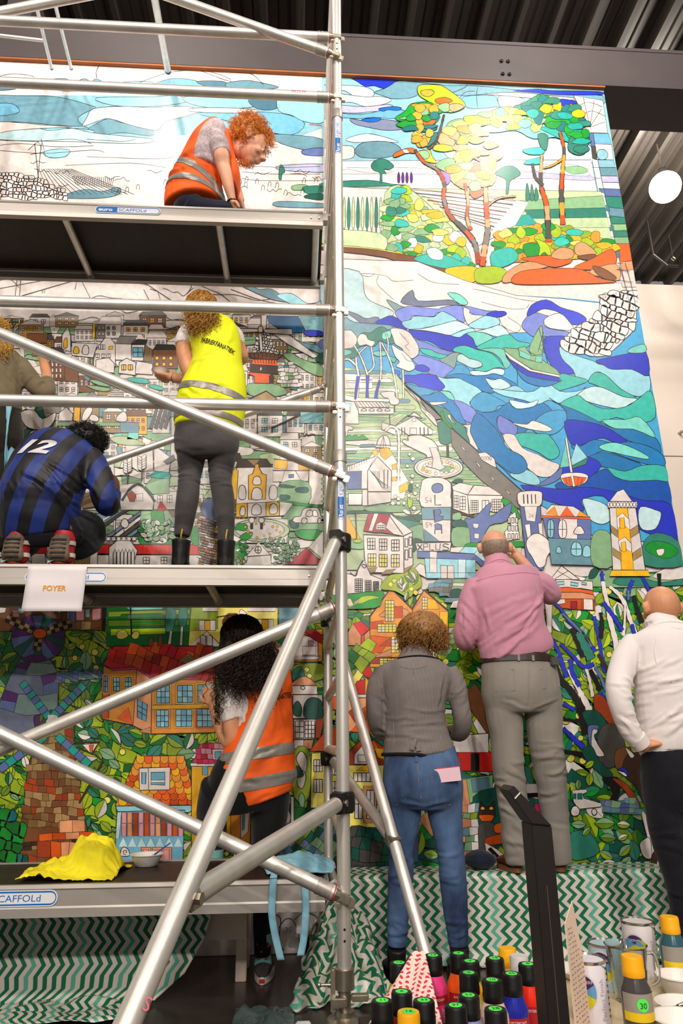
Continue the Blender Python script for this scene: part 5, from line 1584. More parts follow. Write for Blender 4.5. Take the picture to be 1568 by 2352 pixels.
M.T('L', """-blue*1.4|915,145 1200,150 1240,240 1255,290 1150,300 940,230
-ltb*1.2|1190,145 1420,150 1420,290 1260,280 1210,180
royal*1.4|1245,290 1300,272 1400,285 1420,320 1330,330 1265,320
gb*1.2|1110,330 1250,390 1420,420 1420,490 1330,460 1200,400
slate*1.2|1370,400 1420,350 1420,450
dgr*1.4|1350,530 1420,470 1420,570 1380,560
sage*1.2|640,340 740,330 840,345 800,365 660,365
sage*1.2|650,385 800,360 800,400 680,410
-wht*1.4|930,210 1130,330 1370,510 1330,525 1100,400 960,300
-wht*2|640,255 830,262 832,290 690,298 640,280
-wht*2|880,265 1135,262 1140,318 900,300
-wht*2|862,140 912,140 905,262 862,270
-wht*2|838,310 878,300 885,455 850,455
wht*2|835,290 840,245 870,240 875,290
sage*1.2|1060,490 1130,480 1200,520 1300,560 1410,600 1410,690 1300,660 1200,600 1100,540
sage*1.2|740,760 900,750 1020,770 1100,830 1000,870 760,860
-tan*2|730,910 905,825 1000,880 980,912 830,912
~-ink*3|730,905 905,820 990,880
-ltb*1|1215,1010 1420,1015 1420,1110 1215,1110
~-dbr*4.5|965,1150 1210,1035
~-dbr*4|960,1140 960,1195
~-dbr*4|1200,1200 1205,1245
~ink*1.6|1215,1220 1235,1205 1250,1225 1270,1205 1290,1225 1310,1205 1350,1215
""")
M.cells(PXY('830,310 930,310 995,480 775,480', 'L'), 7, ['wht'], 1.4, 0.35, 0.9, 0.2, rounded=True)
M.T('L', """-wht*2|838,310 866,305 876,455 850,455
-brn*1.8|735,480 900,475 1055,500 1000,545 850,530 760,520
-org*2|790,535 1000,540 1010,600 775,585
-dbr*2|775,582 1012,598 1018,665 755,655
-org*2|755,652 950,668 940,755 800,750 800,690 750,670
-dbr*1.6|935,690 955,665 975,690 970,755 935,755
-wht*1.2|848,635 856,605 868,615 864,635
""")
for i in range(8): M.T('L', f"~-ink*1.6|{800+i*26},{535+i} {812+i*24},{570+i}"); M.T('L', f"~-ink*1.4|{760+i*38},478 {770+i*34},530")
M.cells(PXY('1110,540 1180,600 1200,690 1230,760 1160,800 1040,790 1000,690 1060,600', 'L'), 12, ['wht', 'wht', 'wht', 'tld', 'sage'], 1.3, 0.4, 0.7)
M.layer(330)
M.T('M', """-sage*1.2|380,280 490,220 490,390 380,395 330,340
teal*1.2|365,280 400,245 490,250 485,290
-wht*1.6|390,70 500,150 490,250 390,240
-gryd*1.2|450,180 520,130 530,160 480,200
-wht*1.2|200,70 380,75 385,240 280,240 210,190
lsage*1|100,20 200,10 330,60 260,70 150,60
-gb*1|135,80 165,75 185,125 150,130
-wht*1.6|150,330 290,320 390,440 380,500 170,500
~ink*6|175,440 230,360 290,330 350,380 395,445
-rust*1.4|210,400 240,370 270,400 260,445 230,445
-wht*1.4|270,395 315,390 315,440 270,440
-sage*1.2|300,540 480,500 520,560 520,730 300,730
grn*1.2|375,505 450,505 450,590 380,570
grn*1.2|300,580 370,570 440,640 380,670 440,700 520,690 520,730 300,730
lsage*1.2|320,620 400,600 460,610 440,640 370,650
wht*1.2|330,700 420,680 480,700 440,725
-red*1.6|405,505 435,440 480,500
~-ink*1.6|450,500 468,600
-red*2|15,730 690,730 690,800 15,790
-wht*1.8|15,800 690,800 690,880 15,880
grn*1.2|640,620 690,620 690,730 640,720
""")
for i, c in enumerate(['sl2', 'gryd', 'wht', 'gb', 'gryd', 'sl2', 'wht', 'gryd', 'gb', 'gryd']):
 M.T('M', f"-{c}*1.2|{60},{520+i*17} {120+i*18},{500} {150+i*18},{500} {60},{545+i*17}" if i < 5 else f"-{c}*1.2|{70+(i-5)*45},{675} {300},{505+(i-5)*34} {300},{530+(i-5)*34} {110+(i-5)*45},{675}")
M.T('M', """~-ink*2|135,560 130,670
~-ink*2|190,620 190,680
wht*2|168,590 185,560 210,565 222,595 205,620 180,615
-wht*1.8|90,750 160,690 220,690 280,770 250,870 90,870
-crm*1|165,820 198,820 195,850 170,850
""")
for i in range(6): M.T('M', f"-wht*1.8|{118+i*24},870 {118+i*24},790 {130+i*24},760 {140+i*24},790 {140+i*24},870")
for i in range(7): M.window(220+(40+i*34)*.3444, 1000+680*.3444, 220+(66+i*34)*.3444, 1000+705*.3444, 1, 1, 'wht', 1.4)
for i in range(12): M.T('M', f"~-dor*1.4|{300+i*30},735 {290+i*32},792")
for x in (318, 436): M.window(220+x*.3444, 1000+815*.3444, 220+(x+40)*.3444, 1000+858*.3444, 2, 2, 'wht', 1.6)
M.T('M', """-wht*1.2|690,540 800,560 800,870 690,870
slate*2|700,500 720,440 780,420 840,440 850,520 820,570 750,565
""")
M.cells(PXY('692,550 830,575 850,870 690,870', 'M'), 11, ['rust', 'gryd', 'brn', 'tan', 'wht', 'gry'], 1.3, 0.3, 0.55, 0.25)
M.T('M', """-dbr*1.4|930,220 950,160 1140,160 1180,215
-tan*1.2|1010,165 1090,165 1060,210
-wht*1.8|940,220 1180,215 1225,310 1230,540 935,545
-och*2|1018,430 1018,270 1045,260 1060,215 1062,195 1085,195 1088,215 1110,260 1138,265 1132,430
wht*1.8|1050,330 1052,290 1075,275 1098,290 1098,330
wht*1.8|1042,428 1045,370 1072,350 1105,370 1105,428
wht*1.8|955,425 955,355 975,335 998,355 998,425
wht*1.8|1158,425 1160,355 1182,335 1208,355 1205,425
-och*2|935,462 1010,455 1010,548 935,548
-wht*2|1012,455 1135,450 1135,545 1012,548
-och*2|1135,450 1225,440 1222,538 1135,542
-och*1.8|905,235 950,235 940,430 905,430
wht*1.8|962,535 965,490 980,475 996,490 993,535
wht*1.8|1042,530 1045,480 1072,460 1100,480 1098,528
wht*1.8|1160,525 1162,475 1185,458 1208,475 1205,522
-wht*1.8|1185,160 1420,190 1420,240 1180,235
-och*1.2|1190,165 1280,170 1275,230 1190,225
-och*1.2|1350,185 1420,190 1420,235 1350,230
-wht*1.8|1180,240 1420,240 1415,310 1180,315
-wht*1.8|1235,325 1260,240 1330,240 1380,325
-slate*1.2|1285,265 1320,262 1320,285 1285,288
-wht*1.8|1420,240 1515,240 1515,465 1420,465
sage*1.2|1230,320 1415,315 1415,460 1230,440
dgr*1.2|1230,330 1330,345 1300,355 1230,350
dgr*1.2|1335,355 1410,350 1410,385 1340,382
dgr*1.2|1230,400 1290,405 1290,430 1235,432
grn*1.2|1230,435 1415,460 1515,470 1515,485 1240,460
-wht*1.6|1225,445 1310,455 1310,530 1225,540
-sage*1.2|1310,470 1510,485 1515,640 1240,640 1240,560
dgr*1.2|1290,570 1345,570 1350,620 1300,620
wht*2|1320,550 1365,540 1390,490 1480,488 1500,540 1515,560 1510,585 1330,585
wht*1.8|1370,575 1380,555 1400,555 1410,575 1395,592 1378,590
wht*1.8|1478,575 1485,555 1500,558 1500,585 1485,590
wht*1.6|1400,540 1410,505 1440,505 1440,540
wht*1.6|1448,540 1448,505 1470,505 1480,540
-wht*1.4|920,560 1280,560 1280,720 920,720
grn*1.4|1330,640 1430,630 1500,640 1510,690 1420,700 1350,680
""")
M.circle(220+1100*.3444, 1000+635*.3444, 66, 'lsage', 1.6, 26, 30); M.circle(220+1095*.3444, 1000+635*.3444, 56, 'wht', 1.2, 21, 30)
M.T('M', """grn*1.2|925,620 960,590 1010,600 1000,640 930,630
grn*1.2|960,680 1000,650 1045,650 1030,690 980,700
""")
for i in range(14):
 a = i*0.45; M.circle(220+(1100+150*math.cos(a)*M.rnd.uniform(.5, 1))*.3444, 1000+(635+55*math.sin(a)*M.rnd.uniform(.5, 1))*.3444, 2.8, 'och', 0.9)
for x in (1040, 1105):
 M.T('M', f"-blk*0|{x-10},575 {x+10},575 {x+10},630 {x-10},630"); M.circle(220+x*.3444, 1000+570*.3444, 6.5, 'wht', 1.6)
M.T('M', """-grn*0|920,710 1000,705 1010,870 920,870
-wht*2|1000,810 1085,715 1165,800 1170,870 990,870
wht*2|1060,768 1070,748 1085,742 1100,752 1104,770 1090,788 1072,786
~-ink*1.8|1082,742 1082,790
~-ink*1.8|1058,768 1105,768
~-ink*2|1000,812 1170,800
-crm*2|1270,862 1405,752 1515,855 1510,865
-wht*1.8|1420,750 1515,640 1515,830
""")
M.leaves(PXY('1110,690 1290,690 1400,750 1280,860 1180,860 1170,800', 'M'), 40, 11, ['grn', 'sage', 'sage', 'wht'], 1.1, 0.0)
M.leaves(PXY('920,710 1000,705 1010,800 990,870 920,870', 'M'), 18, 11, ['grn', 'sage', 'wht', 'gr2'], 1.1, 0.1)
M.leaves(PXY('300,580 520,580 520,700 300,700', 'M'), 26, 14, ['grn', 'sage', 'wht', 'sage'], 1.1, 0.0)
for (tx, ty) in ((215, 250), (310, 230)):
 for k in range(10):
  a = k*0.63; M.leaf(220+tx*.3444, 1000+(ty+10-k*8)*.3444, 15, 4.2, -1.57+(0.7 if k % 2 else -0.7), 'wht', 'wht', 1.2, False)
 M.T('M', f"~-ink*2|{tx},{ty+80} {tx},{ty-60}")
M.T('C', """wht*1.6|100,700 160,690 200,730 260,700 240,760 180,780 120,760
-tnd*1.4|370,1080 440,1060 450,1130 380,1140
-wht*1.6|330,1330 450,1330 450,1400 330,1400
-tan*1.4|340,1350 420,1345 415,1400 340,1400
-red*1.4|150,1320 220,1315 220,1345 150,1348
-wht*1.6|150,1348 210,1346 215,1398 150,1398
""")
M.layer(0)
M.poly([(-420, 1345), (790, 1345), (790, 2260), (-420, 2260)], 'olv2', 0, False)
M.cells([(-160, 1350), (790, 1350), (790, 1995), (-160, 1995)], 30, ['lime', 'oliv', 'olv2', 'gr2', 'olv2', 'grn', 'lime', 'gr2'], 1.5, 0.55, 0.85, 0.35)
M.leaves([(-160, 1350), (790, 1350), (790, 1620), (-160, 1620)], 330, 32, ['lime', 'oliv', 'olv2', 'gr2', 'sage', 'grn', 'olv2', 'dg2'], 1.5, 0.12)
M.leaves([(-160, 1610), (790, 1610), (790, 2000), (-160, 2000)], 430, 32, ['lime', 'oliv', 'olv2', 'gr2', 'sage', 'grn', 'lime', 'dg2', 'wht'], 1.5, 0.1)
M.poly([(-420, 1990), (760, 1990), (760, 2300), (-420, 2300)], 'wht', 1.2, False)
M.layer(215)
M.T('E', """-gr2*1.4|490,225 880,225 870,410 490,410
-olv2*1.2|500,250 870,240 870,262 500,275
-gr2*1|560,262 740,258 760,275 540,282
-oliv*1.2|500,290 870,285 870,312 500,318
-aqua*1|570,225 760,228 740,240 600,244
-lime*1.2|510,330 760,325 760,352 510,360
-grn*1|600,300 740,296 740,306 600,312
yel*1.4|535,360 545,340 575,335 590,360 570,375 545,375
yel*1.4|605,360 620,340 640,345 636,370 615,376
~-blk*4|600,230 605,355
dg2*1.4|760,330 765,240 785,225 810,260 795,330 775,345
dg2*1.4|820,310 825,240 850,225 862,260 850,320
-wht*1.4|770,405 780,340 792,340 785,405
-wht*1.4|825,405 830,320 842,320 838,405
""")
M.T('E', """-yel*2|880,228 1275,232 1275,330 1000,410 865,408
-olv2*1.2|880,228 1000,228 1000,330 870,340
-wht*1.8|930,228 1000,228 1000,250 930,250
-wht*1.6|1140,225 1270,228 1262,250 1135,250
-wht*1.6|915,290 990,290 990,338 915,338
-och*1.4|940,292 965,292 965,337 940,337
-wht*1.6|1180,285 1255,285 1255,335 1180,335
-och*1.4|1202,287 1232,287 1232,334 1202,334
-wht*1.6|865,408 950,340 1010,400 1010,412
-gb*1.4|1280,225 1400,228 1400,330 1280,330
-wht*1.8|920,405 920,360 935,358 945,365 945,405
-wht*1.8|950,405 950,362 965,358 976,368 976,408
wht*1.4|1100,260 1110,240 1140,265 1165,290 1140,295
-brn*1.6|-20,225 480,228 470,335 -20,340
-pink*1|60,245 90,245 90,275 60,275
-ltb*1.4|85,235 110,235 110,260 85,258
-pink*1|350,240 388,238 388,290 352,290
-ltb*1.2|392,240 415,238 412,275 394,275
-pink*1|425,238 465,236 462,292 425,290
-slate*1.4|255,245 345,240 345,300 270,300
-wht*1.2|268,248 280,248 278,280 270,280
-wht*1.2|300,246 318,246 316,282 304,282
-blk*0|470,228 490,228 486,340 468,340
-wht*1.4|-20,230 30,232 25,255 -20,260
""")
M.cells(PXY('70,250 240,255 240,340 350,335 460,330 460,290 350,290 240,250', 'E'), 18, ['brn', 'tan', 'tnd', 'brn'], 1.0, 0.3)
M.T('N', """sl2*1.8|240,720 330,660 560,690 640,760 690,900 705,1050 690,1310 600,1320 480,1370 410,1400 420,1560 300,1640 -120,1640 -120,1290 0,1210 60,1060 130,900 190,820
""")
def mband(pts, c): M.T('N', f"-{c}*1.2|{pts}")
mband('250,740 380,740 330,830 200,800', 'pur'); mband('200,800 330,830 310,890 170,870', 'slate'); mband('380,740 640,760 690,860 490,900 310,890 330,830', 'greyg')
mband('490,900 690,860 705,950 520,1020', 'pur'); mband('520,1020 705,950 705,1100 525,1135', 'slate'); mband('60,1065 225,1120 195,1220 20,1190', 'pur'); mband('20,1190 195,1220 170,1340 -10,1280', 'slate')
mband('225,1120 525,1135 700,1100 690,1310 500,1360 320,1380 170,1340', 'greyg'); mband('410,1390 480,1375 475,1480 420,1500', 'pur')
M.poly([(460*.1913+math.cos(2*math.pi*i/30)*62, 1380+450*.1913+math.sin(2*math.pi*i/30)*54) for i in range(30)], 'slate', 2.0, False)
for k, c in enumerate(['dgr', 'pur', 'slate', 'dgr', 'slate', 'dgr', 'slate', 'pur', 'dgr', 'pur', 'slate', 'dgr', 'slate', 'pur']):
 a0 = k*2*math.pi/14; a1 = (k+1)*2*math.pi/14
 M.poly([(460*.1913, 1456)]+[(460*.1913+math.cos(a0+(a1-a0)*t/4)*60, 1380+450*.1913+math.sin(a0+(a1-a0)*t/4)*52) for t in range(5)], c, 0.8, False); M.z -= 1
M.z += 2
def checker(p0, p1, wd, n, cols):
 a, b = Vector(p0), Vector(p1); d = (b-a)/n; nn = Vector((-d.y, d.x)).normalized()*wd
 M.z += 1
 for i in range(n):
  for s_ in (0, 1):
   q = a+d*i; e = nn*(s_-1); f = nn*s_
   M.face([tuple(q+e), tuple(q+d+e), tuple(q+d+f), tuple(q+f)], PAL[cols[(i+s_) % 2]])
 M.stroke([tuple(a+nn), tuple(b+nn), tuple(b-nn), tuple(a-nn)], 1.4, 'ink', True)
NP = lambda x, y: (x*.1913, 1380+y*.1913)
checker(NP(400, 360), NP(80, 210), 9, 6, ('tan', 'blk')); checker(NP(560, 370), NP(860, 270), 9, 6, ('blk', 'tan')); checker(NP(470, 450), NP(445, 600), 9, 3, ('tan', 'blk'))
M.circle(*NP(482, 395), 16, 'org', 2.0, 12)
M.T('N', """pur*1.4|270,710 350,660 470,650 570,690 460,735 340,735
-sl2*1.4|700,850 1230,850 1235,930 700,980
""")
M.cells(PXY('700,850 1230,850 1235,930 700,980', 'N'), 11, ['sl2', 'gbd', 'slate', 'sage'], 0.8, 0.45, 0.7, 0.3)
def sail(p0, p1, n, cols=('tl2', 'slate'), w=9):
 a, b = Vector(p0), Vector(p1); d = (b-a)/n; nn = Vector((-d.y, d.x)).normalized()*w; M.z += 1
 for i in range(n):
  q = a+d*i; M.face([tuple(q-nn), tuple(q+d-nn), tuple(q+d+nn), tuple(q+nn)], PAL[cols[i % 2]]); M.stroke([tuple(q-nn), tuple(q+d-nn), tuple(q+d+nn), tuple(q+nn)], 1.6, 'ink', True)
M.T('E', """-brn*2.4|180,775 235,700 340,730 345,900 372,1150 402,1240 405,1400 95,1410 95,1290 125,1000
""")
M.cells(PXY('185,800 340,800 345,900 370,1150 385,1230 105,1250 125,1000', 'E'), 17, ['brn', 'tan', 'tnd', 'rust', 'brn', 'tan'], 1.0, 0.28, 0.95, 0.05)
M.cells(PXY('100,1255 400,1225 402,1290 98,1305', 'E'), 30, ['pch', 'dor', 'pch', 'org'], 1.4, 0.1, 0.9, -0.06)
M.cells(PXY('98,1308 402,1290 400,1330 98,1345', 'E'), 16, ['dbr', 'tan', 'dbr', 'brn'], 1.0, 0.15, 0.6, -0.06)
M.cells(PXY('98,1345 402,1330 405,1410 96,1410', 'E'), 26, ['dor', 'pch', 'rust', 'org'], 1.4, 0.3, 1.2)
M.T('E', """-gryd*1.4|175,770 230,710 335,715 345,770 240,800
~-dbr*5|350,850 460,850 425,900 475,935 365,1130
~-dbr*4|350,870 430,905
-wht*1.6|380,860 450,855 425,898 410,895
-org*1.2|410,862 432,860 425,895 415,893
-wht*1.6|210,755 240,715 268,748 240,780
""")
sail(NP(590, 1400), NP(270, 980), 7); sail(NP(640, 1390), NP(1010, 1010), 7); M.line([NP(580, 1390), NP(680, 1400), NP(600, 1480)], 8, 'wht'); sail((132, 1690), (206, 1757), 5); sail((105, 1690), (0, 1768), 6)
M.cells([(-120, 1880), (30, 1865), (62, 1890), (62, 1985), (-120, 1990)], 22, ['dgr', 'gr2', 'tld', 'grn', 'dgr', 'gr2'], 1.6, 0.45, 1.0, 0.3, rounded=True)
M.T('E', """-red*2.4|475,492 525,408 978,408 992,560 700,552 630,505 510,512
-amb*2.4|475,500 512,515 630,508 698,553 988,560 988,805 695,812 612,772 470,742
-pch*1.6|630,510 698,555 695,812 612,772
-mag*1.2|510,512 632,505 700,550 992,556 990,566 698,560 628,516 512,522
""")
M.cells(PXY('500,455 530,412 970,412 985,550 705,545 640,500 515,505', 'E'), 20, ['red', 'dor', 'org', 'red', 'crm', 'red'], 1.3, 0.2, 1.3, 0.35)
M.T('E', """-tan*1.4|820,480 865,440 905,475 900,500
-brn*1.6|682,408 685,372 704,370 705,408
-brn*1.6|724,408 728,365 746,364 748,408
""")
for (x0, y0, x1, y1) in ((478, 545, 495, 620), (522, 552, 550, 615), (575, 552, 605, 615), (720, 590, 780, 670), (815, 588, 885, 668), (908, 585, 980, 668), (720, 702, 775, 780), (808, 700, 882, 778), (905, 698, 978, 778)):
 M.poly(PXY(f'{x0-7},{y0-7} {x1+7},{y0-7} {x1+7},{y1+7} {x0-7},{y1+7}', 'E'), M.rnd.choice(['pch', 'org', 'och']), 1.0, False)
 M.window(x0*.5, 1280+y0*.5, x1*.5, 1280+y1*.5, 2 if x1-x0 < 45 else 3, 3, 'sky2', 1.6, pal=['sky2', 'ltb'])
M.T('E', """-sky2*1.8|632,650 678,678 672,755 632,735
~-ink*1.6|655,664 652,745
~-ink*1.6|632,680 676,705
~-ink*1.6|632,705 674,730
-org*1.4|540,740 590,690 612,770
-dor*1.4|470,640 505,630 500,740 470,740
-och*1.2|700,680 988,672 988,692 700,700
-pch*1.2|640,800 695,812 690,780
""")
M.T('E', """-amb*2.4|532,1142 628,915 846,910 906,1136
""")
rows = 8
for j in range(rows):
 y = 930+j*28; xl = 628-(y-915)*0.42+6; xr = 846+(y-910)*0.27-4; n = int((xr-xl)/40)+1; w_ = (xr-xl)/n
 for i in range(n):
  cx = xl+w_*(i+0.5); pts = [(cx-w_/2, y-16), (cx-w_/2, y+4), (cx-w_*0.3, y+15), (cx, y+19), (cx+w_*0.3, y+15), (cx+w_/2, y+4), (cx+w_/2, y-16)]
  c = M.rnd.choice(['amb', 'org', 'och', 'amb', 'dor', 'org', 'och'])
  zz = M.z; M.z = zz+rows-j; M.face([(a*.5, 1280+b*.5) for a, b in pts], PAL[c]); M.stroke([(a*.5, 1280+b*.5) for a, b in pts], 1.2); M.z = zz
M.z += rows+1
M.T('E', """-wht*2.2|640,968 782,964 780,1068 642,1070
-sky2*1.8|652,988 672,988 670,1042 652,1040
-sky2*1.8|695,988 758,986 758,1046 694,1044
-wht*1|695,1024 757,1022 757,1034 695,1034
~-ink*1.4|682,966 684,1070
-ltb*2|535,1142 905,1138 870,1172 542,1168
-sky2*2|540,1168 850,1160 840,1400 528,1400
-pale*1|540,1172 560,1170 550,1290 532,1290
""")
for i in range(11):
 x = 560+i*26; c = ['pink', 'pch', 'rust', 'pink', 'dor'][i % 5]
 for y0, y1 in ((1172, 1220), (1222, 1280)): M.poly([(x*.5, 1280+y0*.5), ((x+22)*.5, 1280+y0*.5), ((x+22)*.5, 1280+y1*.5), (x*.5, 1280+y1*.5)], c, 1.5, False); M.z -= 1
M.z += 2
for i in range(7):
 x = 545+i*42; M.poly([(x*.5, 1280+1330*.5), ((x+22)*.5, 1280+1285*.5), ((x+44)*.5, 1280+1330*.5)], 'pale', 0.8, False); M.z -= 1
M.z += 2
for x in (650, 702, 745): M.poly(PXY(f'{x},1332 {x+44},1332 {x+44},1398 {x},1398', 'E'), 'pch', 1.5, False); M.poly(PXY(f'{x+8},1342 {x+34},1342 {x+34},1392 {x+8},1392', 'E'), 'pink', 1.3, False)
M.T('E', """wht*1.8|556,1370 560,1338 575,1330 592,1345 595,1370
~ink*1.6|580,1366 570,1362 568,1350 578,1345 584,1352 578,1358
""")
M.T('E', """-mag*2|885,950 920,858 1060,850 1060,955
-och*2.4|880,958 1150,955 1150,1340 880,1335
-wht*1.8|875,945 1060,945 1060,962 878,960
-amb*1.4|1060,1060 1150,1050 1150,1340 1060,1340
-wht*1.6|1030,1080 1042,1080 1040,1320 1030,1320
-wht*1.6|1105,1140 1150,1120 1140,1260 1105,1290
-gb*1.2|1112,1160 1125,1155 1122,1250 1112,1255
-sky2*1.4|930,960 955,960 955,1000 930,1000
""")
M.cells(PXY('890,948 922,862 1055,856 1055,945', 'E'), 13, ['mag', 'pink', 'mag', 'crm', 'pink'], 1.0, 0.12, 0.9, 0, shift=0)
M.T('E', """-wht*1.8|975,882 1060,880 1060,930 978,930
-sky2*1.6|988,892 1015,892 1015,922 988,922
""")
M.T('E', """-dg2*1.4|1280,380 1340,360 1340,470 1280,470
-amb*2|1310,350 1480,330 1480,480 1310,480
-wht*2|1315,355 1380,350 1460,380 1460,470 1315,475
-pink*1.6|1330,365 1350,362 1350,400 1330,402
-crm*1.4|1390,340 1440,330 1480,360 1480,400 1440,380
-pink*1.6|1415,385 1440,385 1440,405 1415,405
-wht*1.8|1390,410 1450,410 1450,450 1390,450
-wht*1.8|1385,455 1470,455 1460,472 1390,472
olv2*1.4|1340,500 1480,490 1480,560 1360,570
yel*1.4|1395,515 1408,505 1422,515 1410,530
yel*1.4|1408,545 1420,533 1434,545 1420,560
dg2*1.4|1340,530 1380,500 1400,560 1350,570
pch*1.8|1340,590 1370,555 1410,550 1450,590
-wht*2|1340,590 1455,590 1455,630 1340,630
wht*1.8|1380,598 1390,592 1400,600 1390,610
-wht*2|1345,632 1480,632 1480,740 1345,740
dgr*1.8|1345,690 1365,660 1385,690 1380,730 1350,725
dgr*1.8|1395,730 1400,670 1430,645 1475,660 1480,740 1440,750
-wht*2|1350,745 1450,745 1445,835 1350,835
-rust*1.6|1450,745 1490,740 1470,830 1448,830
-dor*2|1420,890 1500,790 1560,780 1560,890
-wht*1.8|1350,838 1395,838 1395,880 1350,880
-pch*1.6|1395,840 1440,838 1430,880 1395,880
olv2*1.4|1350,890 1420,890 1420,1100 1350,1100
wht*1.8|1360,920 1385,890 1410,930 1400,990 1375,960
wht*1.8|1365,1020 1390,980 1405,1010 1390,1060 1368,1050
dgr*1.6|1360,960 1375,965 1395,1000 1365,1010
-yel*2|1430,900 1560,895 1560,1150 1425,1150
-wht*1.8|1500,560 1560,540 1560,640 1500,640
-org*1.6|1490,640 1560,640 1560,700 1490,700
-gb*1.6|1280,1240 1560,1220 1560,1400 1280,1400
sage*1.6|1370,1110 1385,1080 1400,1110 1390,1160
gr2*1.6|1340,1160 1400,1150 1420,1210 1350,1220
-wht*1.6|1335,1100 1350,1100 1350,1220 1335,1220
""")
for (x0, y0, x1, y1, nx, ny) in ((1355, 752, 1395, 830, 2, 3), (1400, 752, 1445, 830, 3, 4), (1440, 930, 1480, 985, 3, 2), (1440, 1020, 1480, 1080, 3, 1), (1510, 930, 1550, 1000, 3, 2), (1510, 1030, 1550, 1090, 3, 2)):
 M.window(x0*.5, 1280+y0*.5, x1*.5, 1280+y1*.5, nx, ny, 'wht', 1.7)
M.cells(PXY('1290,1235 1560,1220 1560,1390 1290,1390', 'E'), 18, ['sl2', 'sage', 'gbd', 'dgr', 'oliv'], 1.3, 0.25, 1.1, 0.7)
M.T('P', """~ink*1.8|632,2100 645,2110 640,2160 652,2182
~ink*1.6|640,2130 655,2110 672,2112 684,2140 690,2182
~ink*1.6|676,2112 695,2096 720,2100 740,2120
""")
M.num(655, 2140, '25', 11)
mural = empty('mural', (0, WALL, 0), 'huge half painted paint-by-numbers town and sea mural on the partition wall', 'mural')
pic = M.build('painted_picture', mural, paint_mat())
print('MURAL faces', len(M.f))
# ================================================================== people: toolkit
from mathutils.bvhtree import BVHTree
def remesh(mb, voxel, smooth=3):
 me = bpy.data.meshes.new('tmp'); me.from_pydata(mb.v, [], mb.f)
 bm = bmesh.new(); bm.from_mesh(me); bmesh.ops.recalc_face_normals(bm, faces=bm.faces[:]); bm.to_mesh(me); bm.free()
 ob = bpy.data.objects.new('tmp', me); COL.objects.link(ob)
 md = ob.modifiers.new('r', 'REMESH'); md.mode = 'VOXEL'; md.voxel_size = voxel
 dg = bpy.context.evaluated_depsgraph_get(); dg.update()
 out = bpy.data.meshes.new_from_object(ob.evaluated_get(dg))
 bpy.data.objects.remove(ob, do_unlink=True); bpy.data.meshes.remove(me)
 n = len(out.vertices); co = np.empty(n*3); out.vertices.foreach_get('co', co); co = co.reshape(-1, 3)
 ed = np.empty(len(out.edges)*2, np.int64); out.edges.foreach_get('vertices', ed); ed = ed.reshape(-1, 2)
 deg = np.zeros(n); np.add.at(deg, ed[:, 0], 1); np.add.at(deg, ed[:, 1], 1); deg = np.maximum(deg, 1)
 for it in range(smooth*2):
  acc = np.zeros_like(co); np.add.at(acc, ed[:, 0], co[ed[:, 1]]); np.add.at(acc, ed[:, 1], co[ed[:, 0]])
  k = 0.55 if it % 2 == 0 else -0.53
  co = co+k*(acc/deg[:, None]-co)
 out.vertices.foreach_set('co', co.ravel()); out.update()
 return out
def wob(co, seed, scale):
 """cheap smooth noise, -1..1"""
 r = np.random.RandomState(seed); out = np.zeros(len(co))
 for i in range(5):
  k = r.normal(size=3)*scale*(1+0.5*i); out += np.sin(co @ k+r.uniform(0, 6.28)+1.3*np.sin(co @ (r.normal(size=3)*scale*0.6)+r.uniform(0, 6)))/(1+0.4*i)
 return out/2.6
def sculpt(me, folds=(), lumps=(0.004, 14), seed=1):
 """push the cloth in and out: folds = list of (p0, p1, width, amplitude)"""
 n = len(me.vertices); co = np.empty(n*3); me.vertices.foreach_get('co', co); co = co.reshape(-1, 3)
 no = np.empty(n*3); me.vertices.foreach_get('normal', no); no = no.reshape(-1, 3)
 d = wob(co, seed, lumps[1])*lumps[0]
 face = np.clip(0.35-no[:, 1]*1.6, 0, 1)
 for i, (a, b, w, amp) in enumerate(folds):
  a = np.array(a)[[0, 2]]; b = np.array(b)[[0, 2]]; ab = b-a; L2 = max(ab @ ab, 1e-9); c2 = co[:, [0, 2]]
  near = (np.abs(c2-(a+b)/2).max(axis=1) < math.sqrt(L2)*0.6+w*5)
  if not near.any(): continue
  cc = c2[near]
  cc = cc+np.stack([wob(co[near], seed+i, 22), wob(co[near], seed+i+50, 22)], 1)*w*0.7
  t = np.clip((cc-a) @ ab/L2, 0, 1); q = a+t[:, None]*ab; dist = np.linalg.norm(cc-q, axis=1)
  side = (cc[:, 0]-a[0])*ab[1]-(cc[:, 1]-a[1])*ab[0]
  prof = np.exp(-(dist/w)**2)-0.7*np.exp(-((dist-1.5*w)/(0.9*w))**2)*(side > 0)
  d[near] += face[near]*amp*prof*np.sin(np.pi*np.clip(0.04+0.92*t, 0, 1))**0.6
 co = co+no*d[:, None]
 me.vertices.foreach_set('co', co.ravel()); me.update()
def skinmat(name, col):
 m = mat(name, col, rough=0.5, var=0.10, scale=16, bump=0.05, bscale=180)
 b = m.node_tree.nodes['Principled BSDF']; b.inputs['Subsurface Weight'].default_value = 0.12; b.inputs['Subsurface Radius'].default_value = (0.02, 0.008, 0.004); b.inputs['Subsurface Scale'].default_value = 0.5
 return m
def cloth(name, col, var=0.12, scale=9, weave=900, rough=0.85, bump=0.10, sheen=0.15):
 return mat(name, col, rough=rough, var=var, scale=scale, bump=bump, bscale=weave, sheen=sheen, spec=0.25)
